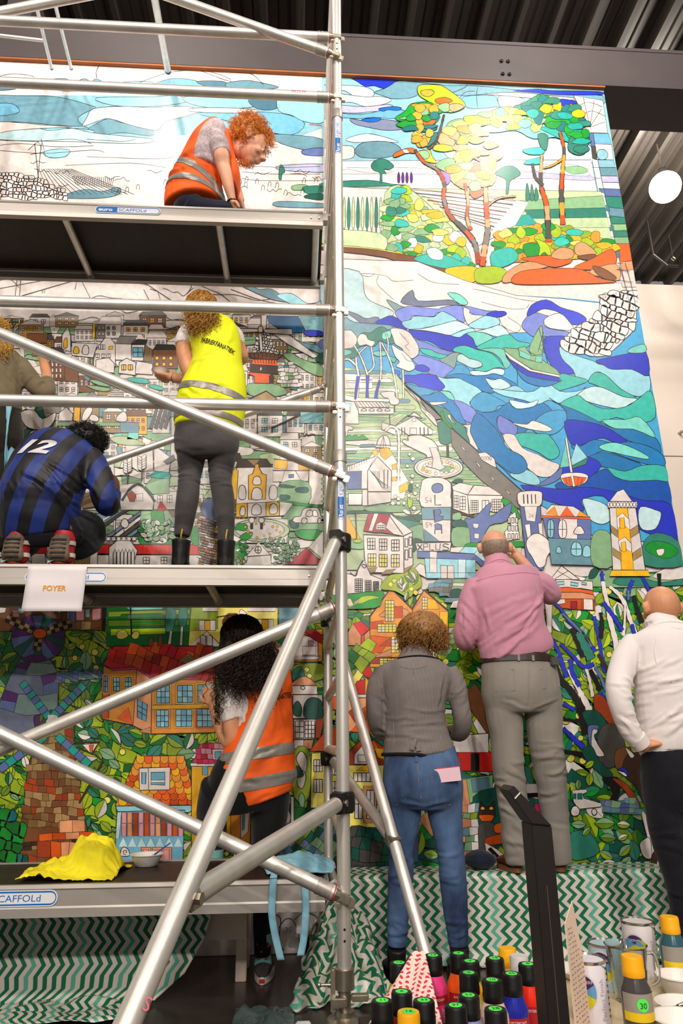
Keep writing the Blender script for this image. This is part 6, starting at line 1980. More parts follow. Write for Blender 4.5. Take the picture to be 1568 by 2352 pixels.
class Person:
 def __init__(s, label, d, base, group=None, seed=1):
  s.d = d; s.root = empty('person', base, label, 'person', group); s.body = MB(); s.seed = seed; s.rnd = random.Random(seed); s.eyes = []
 def P(s, px, py, dd=0.0): return at(px, py, s.d+dd)
 def conv(s, pts):
  """(px, py, dd, r_px[, depth_m]) -> points, half axes"""
  o = []; ax = []
  for p in pts:
   q = s.P(p[0], p[1], p[2]); r = pxm(p[3], q); o.append(q); ax.append((r, p[4] if len(p) > 4 else r))
  return o, ax
 def limb(s, mb, pts, k=5, up=None, body=0.0, n=18, world=None, e=None):
  e = (1.0 if mb is s.body else 0.16) if e is None else e
  o, ax = s.conv(pts) if world is None else world
  c = catmull([tuple(p) for p in o], k); a2 = catmull([(a, b, 0) for a, b in ax], k)
  def rnd_end(i, j, sgn):
   t = (c[i]-c[j]).normalized(); r = min(a2[i].x, a2[i].y)
   return [(c[i]+t*r*0.35*e, a2[i].x*0.9, a2[i].y*0.9), (c[i]+t*r*0.62*e, a2[i].x*0.5, a2[i].y*0.5)]
  e0 = rnd_end(0, 1, -1); e1 = rnd_end(-1, -2, 1)
  cc = [e0[1][0], e0[0][0]]+list(c)+[e1[0][0], e1[1][0]]
  aa = [e0[1][1:], e0[0][1:]]+[(v.x, v.y) for v in a2]+[e1[0][1:], e1[1][1:]]
  mb.tube(cc, 0, n, True, [(max(a, 1e-3), max(b, 1e-3)) for a, b in aa], up)
  if body: s.body.tube(cc, 0, 12, True, [(max(a*body, 1e-3), max(b*body, 1e-3)) for a, b in aa], up)
 def torso(s, mb, rows, body=0.8): s.limb(mb, rows, 4, (0, 1, 0), body, 28)
 def head(s, px, py, dd, wpx, look=(0, 1, 0), up=(0, 0, 1), neck=None, neck_r=None):
  c = s.P(px, py, dd); h = pxm(wpx, c)/2; f = Vector(look).normalized(); u = Vector(up); u = (u-f*u.dot(f)).normalized(); r = f.cross(u)
  R = Matrix((r, f, u)).transposed(); b = s.body
  L = lambda x, y, z: c+R @ Vector((x*h, y*h, z*h))
  b.sphere(L(0, -0.08, 0.14), (h*0.98, h*1.20, h*1.12), 24, 16, R)            # skull
  b.sphere(L(0, 0.34, -0.42), (h*0.74, h*0.80, h*0.92), 20, 12, R)            # face
  b.sphere(L(0, 0.62, -1.05), (h*0.42, h*0.40, h*0.34), 14, 8, R)             # chin
  b.sphere(L(0, 0.98, 0.10), (h*0.55, h*0.20, h*0.18), 14, 8, R)              # brow
  b.tube([L(0, 1.05, -0.02), L(0, 1.20, -0.20), L(0, 1.36, -0.42)], [h*0.11, h*0.14, h*0.19], 10)
  b.sphere(L(0.12, 1.20, -0.45), h*0.13, 8, 6); b.sphere(L(-0.12, 1.20, -0.45), h*0.13, 8, 6)
  b.tube([L(-0.26, 1.02, -0.74), L(0, 1.15, -0.71), L(0.26, 1.02, -0.74)], [h*0.07, h*0.10, h*0.07], 8)
  b.tube([L(-0.22, 1.01, -0.87), L(0, 1.13, -0.89), L(0.22, 1.01, -0.87)], [h*0.07, h*0.11, h*0.07], 8)
  for sx in (-1, 1):
   b.tube([L(sx*0.98, -0.10, 0.16), L(sx*1.10, -0.22, 0.22), L(sx*1.15, -0.30, 0.02), L(sx*1.10, -0.24, -0.22), L(sx*1.0, -0.06, -0.38)], [h*0.12, h*0.15, h*0.16, h*0.14, h*0.09], 10)
   b.sphere(L(sx*1.03, -0.14, -0.06), (h*0.10, h*0.22, h*0.3), 10, 8, R)
   b.sphere(L(sx*0.52, 0.78, -0.38), (h*0.26, h*0.28, h*0.26), 12, 8, R)   # cheek
   s.eyes.append((L(sx*0.36, 0.95, -0.06), h*0.13, f, u, h))
  s.H = (c, h, R)
  if neck is not None:
   q = neck if isinstance(neck, Vector) else s.P(*neck[:3]); nr = neck_r or h*0.62
   b.tube([L(0, -0.18, -0.5), L(0, -0.20, -0.95), q.lerp(L(0, -0.2, -0.95), 0.4), q], [nr*0.98, nr, nr*1.05, nr*1.3], 16)
 def hand(s, wrist, d, palm_n, sc=1.0, curl=0.6, thumb=1, spread=0.12):
  """palm and five fingers; d = direction the hand points, palm_n = out of the palm"""
  w = Vector(wrist); d = Vector(d).normalized(); n = Vector(palm_n); n = (n-d*n.dot(d)).normalized(); sd = d.cross(n)*thumb; b = s.body
  b.tube([w-d*0.02*sc, w+d*0.02*sc, w+d*0.055*sc, w+d*0.085*sc], 0, 14, True, [(0.026*sc, 0.019*sc), (0.032*sc, 0.017*sc), (0.039*sc, 0.016*sc), (0.038*sc, 0.013*sc)], n)
  for i, (off, ln) in enumerate(((0.030, 0.070), (0.011, 0.080), (-0.009, 0.074), (-0.028, 0.058))):
   p = w+d*0.082*sc+sd*off*sc; dirv = (d+sd*(off*spread*12)).normalized(); pts = [p]; a = 0.25*curl
   for seg in (0.42, 0.32, 0.26):
    a += curl*0.75; v = dirv*math.cos(a)+n*math.sin(a); pts.append(pts[-1]+v*ln*seg*sc)
   b.tube([pts[0]-dirv*0.015*sc]+pts, [0.0098*sc, 0.0098*sc, 0.0090*sc, 0.0084*sc, 0.0068*sc], 10)
  p = w+d*0.028*sc+sd*0.028*sc; v1 = (d*0.55+sd*0.75+n*0.3).normalized(); v2 = (d*0.9+sd*0.15+n*0.45*curl).normalized()
  b.tube([p-v1*0.01*sc, p+v1*0.034*sc, p+v1*0.034*sc+v2*0.030*sc, p+v1*0.034*sc+v2*0.052*sc], [0.0135*sc, 0.0125*sc, 0.0105*sc, 0.0080*sc], 10)
 def finish(s, skin, voxel=0.0062):
  me = remesh(s.body, voxel, 2); me.materials.append(skin); shade(me, 180)
  s.body_ob = link(me, 'body', s.root)
  for (p, r, f, u, h) in s.eyes:
   b = MB(); b.sphere(p, r, 12, 8); e = b.build('eye', mat('eye_white', (225, 218, 210), rough=0.2, var=0), s.root, smooth=180)
   b = MB(); b.sphere(p+f*r*0.55, r*0.55, 10, 6); b.build('iris', mat('eye_iris', (60, 45, 35), rough=0.15, var=0), e, smooth=180)
   sd = f.cross(u); b = MB(); q = p+u*h*0.23+f*h*0.08; b.tube([q-sd*h*0.2, q+u*h*0.05, q+sd*h*0.2-u*h*0.02], [h*0.035, h*0.05, h*0.03], 8); b.build('eyebrow', mat('eyebrow_hair', (84, 56, 38), rough=0.9), s.root, smooth=180)
 def garment(s, name, mb, m, voxel=0.0085, smooth=3, folds=(), lumps=(0.004, 14)):
  me = remesh(mb, voxel, smooth); sculpt(me, folds, lumps, s.seed); me.materials.append(m); shade(me, 180)
  return link(me, name, s.root)
 def seg(s, *f):
  """folds given in photo pixels: (x0,y0,x1,y1,dd,width_px,amp_mm)"""
  o = []
  for (x0, y0, x1, y1, dd, w, a) in f:
   p, q = s.P(x0, y0, dd), s.P(x1, y1, dd); o.append((tuple(p), tuple(q), pxm(w, p), a/1000.0))
  return o
 def rfolds(s, n, box, dd, ang, L, w, amp, jit=0.5):
  o = []
  for _ in range(n):
   x, y = s.rnd.uniform(box[0], box[2]), s.rnd.uniform(box[1], box[3]); a = ang+s.rnd.uniform(-jit, jit); l = L*s.rnd.uniform(0.5, 1.2)/2
   o.append((x-math.cos(a)*l, y-math.sin(a)*l, x+math.cos(a)*l, y+math.sin(a)*l, dd, w*s.rnd.uniform(0.7, 1.3), amp*s.rnd.uniform(0.5, 1.2)*(1 if s.rnd.random() < 0.7 else -0.7)))
  return s.seg(*o)
 def band(s, ob, name, m, planes, off=0.003, par=None):
  """strip of a garment between planes (point, normal keeps the far side), lifted off the cloth"""
  bm = bmesh.new(); bm.from_mesh(ob.data)
  for p, n in planes:
   bmesh.ops.bisect_plane(bm, geom=bm.verts[:]+bm.edges[:]+bm.faces[:], plane_co=p, plane_no=n, clear_inner=True, clear_outer=False)
  bm.normal_update()
  for v in bm.verts: v.co = v.co+v.normal*off
  me = bpy.data.meshes.new(name); bm.to_mesh(me); bm.free(); me.materials.clear(); me.materials.append(m)
  return link(me, name, par or ob)
 def print_on(s, ob, name, m, txt, px0, py0, px1, py1, hpx, off=0.004, bold=0.0, shear=0.0, bend=0.0, squeeze=1.0):
  """lettering laid on the cloth, along the line from pixel 0 to pixel 1 at the person's distance"""
  a, b = s.P(px0, py0), s.P(px1, py1); ux = (b-a).normalized(); L = (b-a).length; up = ux.cross(Vector((0, 1, 0))).normalized()*-1
  if up.z < 0: up = -up
  vs, fs = text_geo(txt, 1.0, bold)
  w = max(v[0] for v in vs); hh = max(v[1] for v in vs); sx = L/w; sy = pxm(hpx, a)/hh
  me = bpy.data.meshes.new('t'); me.from_pydata([(v[0]*sx+v[1]*sy*shear, v[1]*sy, 0) for v in vs], [], fs)
  bm = bmesh.new(); bm.from_mesh(me); bmesh.ops.triangulate(bm, faces=bm.faces[:])
  bmesh.ops.subdivide_edges(bm, edges=[e for e in bm.edges if e.calc_length() > 0.012], cuts=2); bm.to_mesh(me); bm.free()
  tree = BVHTree.FromPolygons([v.co.copy() for v in ob.data.vertices], [tuple(p.vertices) for p in ob.data.polygons])
  out = []
  for v in me.vertices:
   t = v.co.x/max(L, 1e-6)
   p = a+ux*v.co.x+up*(v.co.y+bend*t*t); o = Vector((p.x, p.y-1.2, p.z))
   h, nn, idx, dist = tree.ray_cast(o, Vector((0, 1, 0)))
   out.append(Vector((p.x, h.y-off, p.z)) if h is not None else Vector((p.x, s.d-0.1, p.z)))
  fs2 = [tuple(p.vertices) for p in me.polygons]; bpy.data.meshes.remove(me)
  mb = MB(); mb.add(out, fs2); return mb.build(name, m, ob, recalc=False)
def shoe(person, heel, dirv, L, wd, up_m, sole_m, ht=0.075, boot=0.0, name='shoe', sole_h=0.018):
 h = Vector(heel); d = Vector(dirv).normalized(); u = Vector((0, 0, 1));
 if abs(d.z) > 0.9: u = Vector((0, -1, 0))
 sd = d.cross(u).normalized(); u = sd.cross(d)
 mb = MB(); rows = []
 for t, w_, hh in ((0, .62, .80), (.06, .82, .98), (.2, .92, 1.0), (.38, .88, .92), (.55, .96, .72), (.75, 1.0, .56), (.9, .82, .46), (.98, .5, .36)):
  ring = []
  for k in range(14):
   a = 2*math.pi*k/14; x = math.cos(a)*wd/2*w_; z = (math.sin(a)*0.5+0.5)*ht*hh
   ring.append(h+d*(L*t)+sd*x+u*(z+sole_h))
  rows.append(ring)
 mb.rings(rows)
 if boot:
  mb.tube([h+d*L*0.2+u*(ht*0.6), h+d*L*0.17+u*(ht+boot*0.5), h+d*L*0.15+u*(ht+boot)], 0, 14, True, [(wd*.46, wd*.56), (wd*.46, wd*.54), (wd*.5, wd*.56)], d)
 me = remesh(mb, 0.006, 2); me.materials.append(up_m); shade(me, 180); o = link(me, name, person.root)
 mb = MB(); out = []
 for k in range(24):
  a = 2*math.pi*k/24; x = math.cos(a); y = math.sin(a); t = (x+1)/2
  w_ = 0.5*wd*(0.86+0.16*math.sin(t*3.1-0.6))*1.04
  out.append(h+d*(L*0.5+x*L*0.515)+sd*(y*w_))
 mb.extrude(out, u*(sole_h+0.006)); mb.build('sole', sole_m, o, bevel=0.002)
 return o
def strand(mb, p, d, L, rad, turns, th, grav=0.35, seg=14, phase=None, rnd=random, n=4, rad0=None):
 d = Vector(d).normalized(); s = d.orthogonal().normalized(); t = d.cross(s); ph = rnd.uniform(0, 6.28) if phase is None else phase
 pts = []; q = Vector(p); dv = d.copy()
 for i in range(seg+1):
  k = i/seg; a = ph+k*turns*2*math.pi; rr = rad*(0.25+0.75*min(1, k*2.5))
  pts.append(q+s*math.cos(a)*rr+t*math.sin(a)*rr)
  dv = (dv+Vector((0, 0, -grav/seg*2))).normalized(); q = q+dv*L/seg
 mb.tube(pts, [th*(1-0.55*(i/seg)) for i in range(seg+1)], n)
def hairmat(name, col, var=0.3):
 m = mat(name, col, rough=0.45, var=var, scale=60, bump=0.2, bscale=250)
 return m
def ellipsoid_mass(c, R, rad, lump=0.08, fr=16, seed=1, n=40, m=26, skip=None):
 mb = MB(); rs = []
 for i in range(m+1):
  th = min(max(math.pi*i/m, 0.03), math.pi-0.03); ring = []
  for k in range(n):
   a = 2*math.pi*k/n; v = Vector((math.sin(th)*math.cos(a), math.sin(th)*math.sin(a), -math.cos(th)))
   nz = noise.noise(v*fr*0.25+Vector((seed, 0, 0)))+0.6*noise.noise(v*fr*0.6+Vector((0, seed, 0)))
   ring.append(c+R @ Vector((v.x*rad[0]*(1+lump*nz), v.y*rad[1]*(1+lump*nz), v.z*rad[2]*(1+lump*nz))))
  rs.append(ring)
 mb.rings(rs); return mb
VEST_TAPE = mat('reflective_tape', (150, 142, 134), rough=0.4, metal=0.3, var=0.08, scale=30)
BENCH = 0.412
SK1 = skinmat('skin_fair', (222, 160, 128)); SK2 = skinmat('skin_tan', (212, 148, 108)); SK3 = skinmat('skin_brown', (120, 70, 44))
def leg_path(rows): return rows
def man_pink():
 p = Person('person in a pink shirt and grey trousers standing on the cloth covered bench', 3.97, at(1240, 2006, 4.05)*1.0, seed=11)
 p.root.location.z = BENCH+0.004
 sh = MB()
 p.torso(sh, [(1143, 1304, 0.0, 34, 0.07), (1146, 1318, -0.01, 62, 0.095), (1156, 1338, -0.02, 88, 0.115), (1164, 1370, -0.03, 86, 0.13), (1168, 1410, -0.03, 82, 0.135), (1174, 1450, -0.02, 83, 0.135), (1184, 1486, -0.01, 88, 0.135), (1188, 1503, 0.0, 86, 0.130)])
 p.limb(sh, [(1096, 1342, 0.0, 27), (1080, 1380, -0.01, 27), (1072, 1430, -0.01, 27), (1066, 1466, 0.02, 25), (1078, 1474, 0.08, 22), (1100, 1456, 0.14, 19)])
 p.limb(sh, [(1222, 1338, 0.0, 30), (1246, 1346, 0.02, 30), (1262, 1362, 0.05, 27), (1256, 1360, 0.10, 24), (1236, 1336, 0.13, 20), (1216, 1312, 0.15, 17)])
 sh.tube([p.P(1143, 1306, 0.0), p.P(1141, 1294, 0.01), p.P(1139, 1283, 0.02)], 0, 24, True, [(pxm(33, p.P(1143, 1300)), 0.085), (pxm(30, p.P(1143, 1300)), 0.078), (pxm(27, p.P(1143, 1300)), 0.072)], (0, 1, 0))
 p.head(1135, 1258, 0.04, 64, (0.12, 1, 0.12), (0, 0, 1), neck=(1143, 1312, 0.02), neck_r=0.062)
 b = p.body
 p.limb(b, [(1096, 1345, 0, 18), (1072, 1430, 0, 18), (1070, 1466, 0.03, 17), (1100, 1456, 0.14, 14), (1112, 1440, 0.16, 11)])
 p.limb(b, [(1226, 1340, 0.02, 20), (1258, 1358, 0.06, 18), (1216, 1312, 0.15, 14), (1196, 1288, 0.16, 13), (1186, 1276, 0.16, 11.5)])
 p.hand(p.P(1192, 1283, 0.16), (-0.45, 0.2, 0.85), (-0.9, 0.1, -0.2), 1.05, 0.8, -1)
 p.hand(p.P(1114, 1438, 0.17), (0.5, 0.2, 0.7), (0.6, 0, 0.3), 1.0, 0.7, 1)
 tr = MB()
 p.torso(tr, [(1190, 1508, 0.0, 84, 0.125), (1191, 1530, -0.005, 87, 0.135), (1194, 1565, -0.015, 90, 0.142), (1196, 1600, -0.01, 91, 0.14), (1197, 1628, 0.0, 84, 0.12)])
 p.limb(tr, [(1152, 1590, 0, 43), (1158, 1650, 0, 41), (1164, 1700, 0, 37), (1167, 1760, 0.0, 36), (1176, 1830, 0.01, 35), (1183, 1900, 0.01, 33), (1188, 1950, 0.0, 32), (1191, 1984, 0, 27)], body=0.62)
 p.limb(tr, [(1244, 1590, 0, 43), (1248, 1650, 0, 42), (1252, 1700, 0, 39), (1261, 1760, 0, 37), (1270, 1830, 0.01, 34), (1277, 1900, 0.01, 30), (1283, 1950, 0, 28), (1289, 1984, 0, 23)], body=0.62)
 p.finish(SK1)
 PINK = cloth('pink_cotton', (204, 142, 162), var=0.06, scale=5)
 f = p.rfolds(10, (1110, 1395, 1250, 1505), -0.14, -0.75, 90, 5, 7, 0.25)+p.rfolds(7, (1060, 1380, 1085, 1480), -0.05, 1.2, 45, 4, 6)+p.rfolds(6, (1235, 1330, 1270, 1375), -0.04, 0.8, 40, 4, 6)
 f += p.seg((1245, 1372, 1200, 1470, -0.14, 6, 8), (1235, 1395, 1120, 1490, -0.15, 7, 7), (1240, 1430, 1150, 1500, -0.14, 6, 7), (1215, 1365, 1110, 1410, -0.15, 7, 5), (1110, 1390, 1130, 1450, -0.14, 5, 6))
 so = p.garment('shirt', sh, PINK, folds=f, lumps=(0.003, 12))
 mb = MB(); tree = BVHTree.FromPolygons([v.co.copy() for v in so.data.vertices], [tuple(q.vertices) for q in so.data.polygons])
 def on(px, py, off=0.002):
  q = p.P(px, py); h = tree.ray_cast(Vector((q.x, q.y-1, q.z)), Vector((0, 1, 0)))[0]
  return (h+Vector((0, -off, 0))) if h is not None else q
 mb.tube([on(1086+i*13, 1334-0.9*i+(i-6)**2*0.18-(10 if i > 6 else 0)*0.2) for i in range(12)], 0.0016, 6)
 mb.build('seam', PINK, so)
 mb = MB(); mb.tube([on(1113+i*5.4, 1300-math.sin(i/10*math.pi)*8) for i in range(11)], 0.0028, 6); mb.build('collar_edge', PINK, so)
 GREY = cloth('grey_twill', (142, 134, 126), var=0.10, scale=7)
 f = p.rfolds(12, (1135, 1700, 1205, 1900), -0.1, 0.25, 60, 4, 8, 0.35)+p.rfolds(12, (1225, 1700, 1300, 1900), -0.1, -0.2, 60, 4, 8, 0.35)+p.rfolds(5, (1150, 1900, 1215, 1975), -0.1, 0.4, 50, 6, 8)
 f += p.seg((1197, 1632, 1140, 1612, 0, 4, 5), (1197, 1632, 1270, 1606, 0, 4, 5), (1197, 1530, 1198, 1632, 0, 4, -6))
 to = p.garment('trousers', tr, GREY, folds=f, lumps=(0.004, 16))
 BELT = mat('brown_leather_belt', (46, 32, 26), rough=0.5)
 z0 = p.P(1190, 1521).z; z1 = p.P(1190, 1505).z
 p.band(to, 'belt', BELT, [((0, 0, z0-0.006), (0, 0, 1)), ((0, 0, z1), (0, 0, -1))], 0.009)
 t2 = BVHTree.FromPolygons([v.co.copy() for v in to.data.vertices], [tuple(q.vertices) for q in to.data.polygons])
 def on2(px, py, off=0.003):
  q = p.P(px, py); h = t2.ray_cast(Vector((q.x, q.y-1, q.z)), Vector((0, 1, 0)))[0]
  return (h+Vector((0, -off, 0))) if h is not None else q
 for x in (1174, 1206):
  mb = MB(); mb.tube([on2(x, 1524, 0.009), on2(x, 1512, 0.012), on2(x, 1502, 0.009)], 0, 8, True, [(0.007, 0.002)]*3, (0, 1, 0)); mb.build('belt_loop', GREY, to)
 for pts in ([(1120, 1545), (1162, 1543), (1164, 1590), (1124, 1592)], [(1222, 1543), (1270, 1540), (1272, 1580), (1228, 1585)]):
  mb = MB(); mb.tube([on2(*q) for q in pts], 0.0015, 6); mb.build('pocket_seam', GREY, to)
 mb = MB(); q = on2(1258, 1520, 0.012); mb.box(q+Vector((0, -0.012, -0.01)), (0.05, 0.03, 0.05)); mb.build('phone_pouch', mat('pouch', (70, 72, 66), rough=0.8), p.root, bevel=0.006)
 BR = mat('brown_leather', (112, 54, 30), rough=0.42); BS = mat('tan_sole', (134, 90, 56), rough=0.6)
 for (x, y) in ((1190, 2008), (1288, 2003)):
  h = at(x, y, 3.97); shoe(p, Vector((h.x, 3.955, BENCH+0.004)), (0.1 if x > 1250 else -0.12, 1, 0), 0.235, 0.105, BR, BS, 0.08)
 c, h, R = p.H
 mb = MB(); rnd = random.Random(4)
 HG = hairmat('short_grey_hair', (150, 130, 112), 0.25)
 rows = []
 for i in range(9):
  zz = 0.42-i*0.145; ring = []
  for k in range(25):
   a = math.pi*(-0.02+1.04*k/24); rr = math.sqrt(max(0.05, 1-(zz-0.14)**2/1.30))
   ring.append(c+R @ Vector((math.cos(a)*h*1.0*rr*1.01, -math.sin(a)*h*1.22*rr*1.01-0.08*h, zz*h)))
  rows.append(ring)
 mb.rings(rows, cap=False, closed=False); ho = mb.build('hair', HG, p.root, smooth=180, recalc=False)
 md = ho.modifiers.new('t', 'SOLIDIFY'); md.thickness = 0.004
 return p
man_pink()
def woman_jeans():
 p = Person('person with curly light brown hair in a grey corduroy jacket and blue jeans', 3.72, (at(980, 2200, 3.72).x, 3.72, 0), seed=22)
 jk = MB()
 p.torso(jk, [(955, 1512, 0.0, 36, 0.07), (956, 1524, -0.01, 62, 0.09), (956, 1542, -0.02, 84, 0.105), (951, 1580, -0.02, 80, 0.12), (951, 1620, -0.015, 73, 0.115), (953, 1655, -0.01, 71, 0.11), (957, 1695, -0.005, 76, 0.115), (961, 1728, 0.0, 84, 0.13)])
 p.limb(jk, [(884, 1545, 0.0, 25), (868, 1575, -0.01, 25), (861, 1610, -0.01, 22), (862, 1655, 0.0, 20), (876, 1682, 0.08, 19), (900, 1680, 0.2, 16)])
 p.limb(jk, [(1026, 1542, 0.0, 26), (1044, 1575, -0.01, 26), (1054, 1612, -0.01, 23), (1062, 1652, 0.0, 22), (1056, 1682, 0.08, 20), (1035, 1682, 0.2, 16)])
 jk.tube([p.P(955, 1516, 0.0), p.P(955, 1500, 0.01), p.P(954, 1488, 0.02)], 0, 24, True, [(pxm(44, p.P(955, 1500)), 0.085), (pxm(36, p.P(955, 1500)), 0.075), (pxm(29, p.P(955, 1500)), 0.066)], (0, 1, 0))
 p.head(966, 1452, 0.03, 62, (0.1, 1, 0.1), neck=(955, 1518, 0.0), neck_r=0.05)
 b = p.body
 p.limb(b, [(884, 1550, 0, 16), (862, 1650, 0.01, 14), (880, 1682, 0.1, 13), (908, 1676, 0.24, 10), (916, 1668, 0.28, 9)])
 p.limb(b, [(1028, 1550, 0, 16), (1060, 1650, 0.01, 14), (1052, 1682, 0.1, 13), (1028, 1676, 0.24, 10), (1020, 1668, 0.28, 9)])
 p.hand(p.P(918, 1666, 0.29), (0.4, 0.3, 0.6), (0.5, -0.2, 0.5), 0.92, 0.7, 1); p.hand(p.P(1018, 1664, 0.29), (-0.3, 0.3, 0.7), (-0.5, -0.1, 0.5), 0.92, 0.7, -1)
 tr = MB()
 p.torso(tr, [(963, 1722, 0.0, 82, 0.12), (966, 1745, 0.0, 86, 0.13), (970, 1785, -0.015, 92, 0.14), (972, 1820, -0.01, 92, 0.135), (972, 1846, 0.0, 84, 0.11)])
 p.limb(tr, [(926, 1812, 0, 46), (930, 1850, 0, 39), (927, 1900, 0, 34), (921, 1950, 0.0, 29), (920, 2010, -0.01, 29), (916, 2070, 0.0, 27), (913, 2120, 0.0, 25), (911, 2172, 0, 23)], body=0.62)
 p.limb(tr, [(1018, 1812, 0, 46), (1020, 1850, 0, 42), (1026, 1900, 0, 36), (1034, 1950, 0.0, 32), (1040, 2010, -0.01, 31), (1044, 2070, 0.0, 30), (1049, 2120, 0.0, 27), (1053, 2172, 0, 23)], body=0.62)
 p.finish(SK1)
 m, nt, bs = newmat('grey_corduroy'); N = nt.nodes; L = nt.links
 tc = N.new('ShaderNodeTexCoord'); wv = N.new('ShaderNodeTexWave'); wv.inputs['Scale'].default_value = 62; wv.inputs['Distortion'].default_value = 0.6; L.new(tc.outputs['Object'], wv.inputs['Vector'])
 rp = N.new('ShaderNodeValToRGB'); rp.color_ramp.elements[0].color = lin((92, 84, 82)); rp.color_ramp.elements[1].color = lin((152, 142, 138)); L.new(wv.outputs['Fac'], rp.inputs[0])
 L.new(rp.outputs[0], bs.inputs['Base Color']); bs.inputs['Roughness'].default_value = 0.9
 bp = N.new('ShaderNodeBump'); bp.inputs['Strength'].default_value = 0.3; bp.inputs['Distance'].default_value = 0.004; L.new(wv.outputs['Fac'], bp.inputs['Height']); L.new(bp.outputs[0], bs.inputs['Normal'])
 f = p.rfolds(9, (890, 1620, 1010, 1700), -0.13, 0.05, 90, 4, 5, 0.15)+p.rfolds(6, (855, 1560, 880, 1680), -0.03, 0.6, 40, 4, 6)+p.rfolds(6, (1035, 1560, 1070, 1680), -0.03, -0.6, 40, 4, 6)
 f += p.seg((880, 1560, 888, 1625, -0.1, 4, -7), (1022, 1555, 1010, 1625, -0.1, 4, -7))
 jo = p.garment('jacket', jk, m, folds=f, lumps=(0.003, 14))
 tree = BVHTree.FromPolygons([v.co.copy() for v in jo.data.vertices], [tuple(q.vertices) for q in jo.data.polygons])
 def on(px, py, off=0.002, tr_=tree):
  q = p.P(px, py); h = tr_.ray_cast(Vector((q.x, q.y-1, q.z)), Vector((0, 1, 0)))[0]
  return (h+Vector((0, -off, 0))) if h is not None else q
 SE = mat('pale_stitching', (140, 130, 124), rough=0.9, var=0.05); BLK = mat('black_velvet', (16, 14, 14), rough=0.95)
 for pts in ([(941, 1522), (940, 1560), (939, 1620), (942, 1670), (946, 1700)], [(904, 1522), (914, 1536), (940, 1541), (966, 1536), (982, 1522)], [(872, 1540), (874, 1580), (886, 1620), (898, 1660), (900, 1715)], [(1030, 1538), (1018, 1580), (1006, 1620), (1001, 1670), (1006, 1715)], [(890, 1634), (940, 1630), (1000, 1634)]):
  mb = MB(); c = catmull([tuple(on(*q, 0.0015)) for q in pts], 4); mb.tube(c, 0.0011, 5); mb.build('seam', SE, jo)
 mb = MB(); mb.tube([on(908+i*9.3, 1516-math.sin(i/10*math.pi)*5, 0.003) for i in range(11)], 0.005, 8); mb.build('collar_trim', BLK, jo, smooth=60)
 mb = MB(); mb.tube([on(878+i*13.2, 1733-math.sin(i/12*math.pi*2)*1.5, 0.0) for i in range(13)], 0.009, 8); mb.build('hem_trim', BLK, jo, smooth=60)
 mb = MB(); a = on(943, 1700, 0.006); mb.tube([on(936, 1722, 0.012), on(940, 1710, 0.014), on(946, 1698, 0.008)], 0, 10, True, [(0.012, 0.004), (0.013, 0.005), (0.008, 0.003)], (0, 1, 0)); mb.tube([on(952, 1724, 0.010), on(950, 1710, 0.010)], 0, 10, True, [(0.012, 0.003)]*2, (0, 1, 0)); mb.build('back_vent', m, jo, smooth=60)
 m, nt, bs = newmat('blue_denim'); N = nt.nodes; L = nt.links
 tc = N.new('ShaderNodeTexCoord'); mp = N.new('ShaderNodeMapping'); mp.inputs['Scale'].default_value = (1, 1, 0.45); L.new(tc.outputs['Object'], mp.inputs[0])
 nz = N.new('ShaderNodeTexNoise'); nz.inputs['Scale'].default_value = 7; nz.inputs['Detail'].default_value = 6; L.new(mp.outputs[0], nz.inputs['Vector'])
 rp = N.new('ShaderNodeValToRGB'); rp.color_ramp.elements[0].position = 0.32; rp.color_ramp.elements[1].position = 0.72; rp.color_ramp.elements[0].color = lin((34, 50, 86)); rp.color_ramp.elements[1].color = lin((88, 116, 156)); L.new(nz.outputs['Fac'], rp.inputs[0])
 L.new(rp.outputs[0], bs.inputs['Base Color']); bs.inputs['Roughness'].default_value = 0.9
 n2 = N.new('ShaderNodeTexNoise'); n2.inputs['Scale'].default_value = 700; L.new(tc.outputs['Object'], n2.inputs['Vector']); bp = N.new('ShaderNodeBump'); bp.inputs['Strength'].default_value = 0.15; bp.inputs['Distance'].default_value = 0.005; L.new(n2.outputs['Fac'], bp.inputs['Height']); L.new(bp.outputs[0], bs.inputs['Normal'])
 f = p.rfolds(8, (900, 1960, 945, 2030), -0.08, 0.1, 50, 4, 6, 0.3)+p.rfolds(8, (1012, 1960, 1065, 2030), -0.08, -0.1, 50, 4, 6, 0.3)+p.rfolds(7, (895, 2120, 930, 2170), -0.08, 0.2, 40, 4, 7, 0.4)+p.rfolds(7, (1035, 2120, 1072, 2172), -0.08, -0.2, 40, 4, 7, 0.4)+p.seg((972, 1770, 973, 1850, -0.13, 4, -8), (970, 1852, 920, 1842, -0.12, 4, 6), (974, 1852, 1030, 1840, -0.12, 4, 6))
 to = p.garment('jeans', tr, m, folds=f, lumps=(0.003, 16))
 t2 = BVHTree.FromPolygons([v.co.copy() for v in to.data.vertices], [tuple(q.vertices) for q in to.data.polygons])
 DK = mat('denim_stitch', (150, 120, 84), rough=0.9)
 for pts in ([(880, 1768), (924, 1776), (923, 1832), (905, 1846), (886, 1834)], [(977, 1782), (1042, 1774), (1050, 1815), (1022, 1846), (992, 1836), (977, 1782)], [(948, 1752), (949, 1790), (956, 1830)], [(882, 1752), (948, 1766), (1050, 1742)]):
  mb = MB(); mb.tube([on(*q, 0.002, t2) for q in pts], 0.0013, 5); mb.build('pocket_seam', DK, to)
 mb = MB(); mb.tube([on(944, 1727, 0.004, t2), on(947, 1738, 0.006, t2), on(946, 1748, 0.004, t2)], 0, 8, True, [(0.008, 0.002)]*3, (0, 1, 0)); mb.build('belt_loop', m, to)
 a = on(1014, 1775, 0.004, t2)
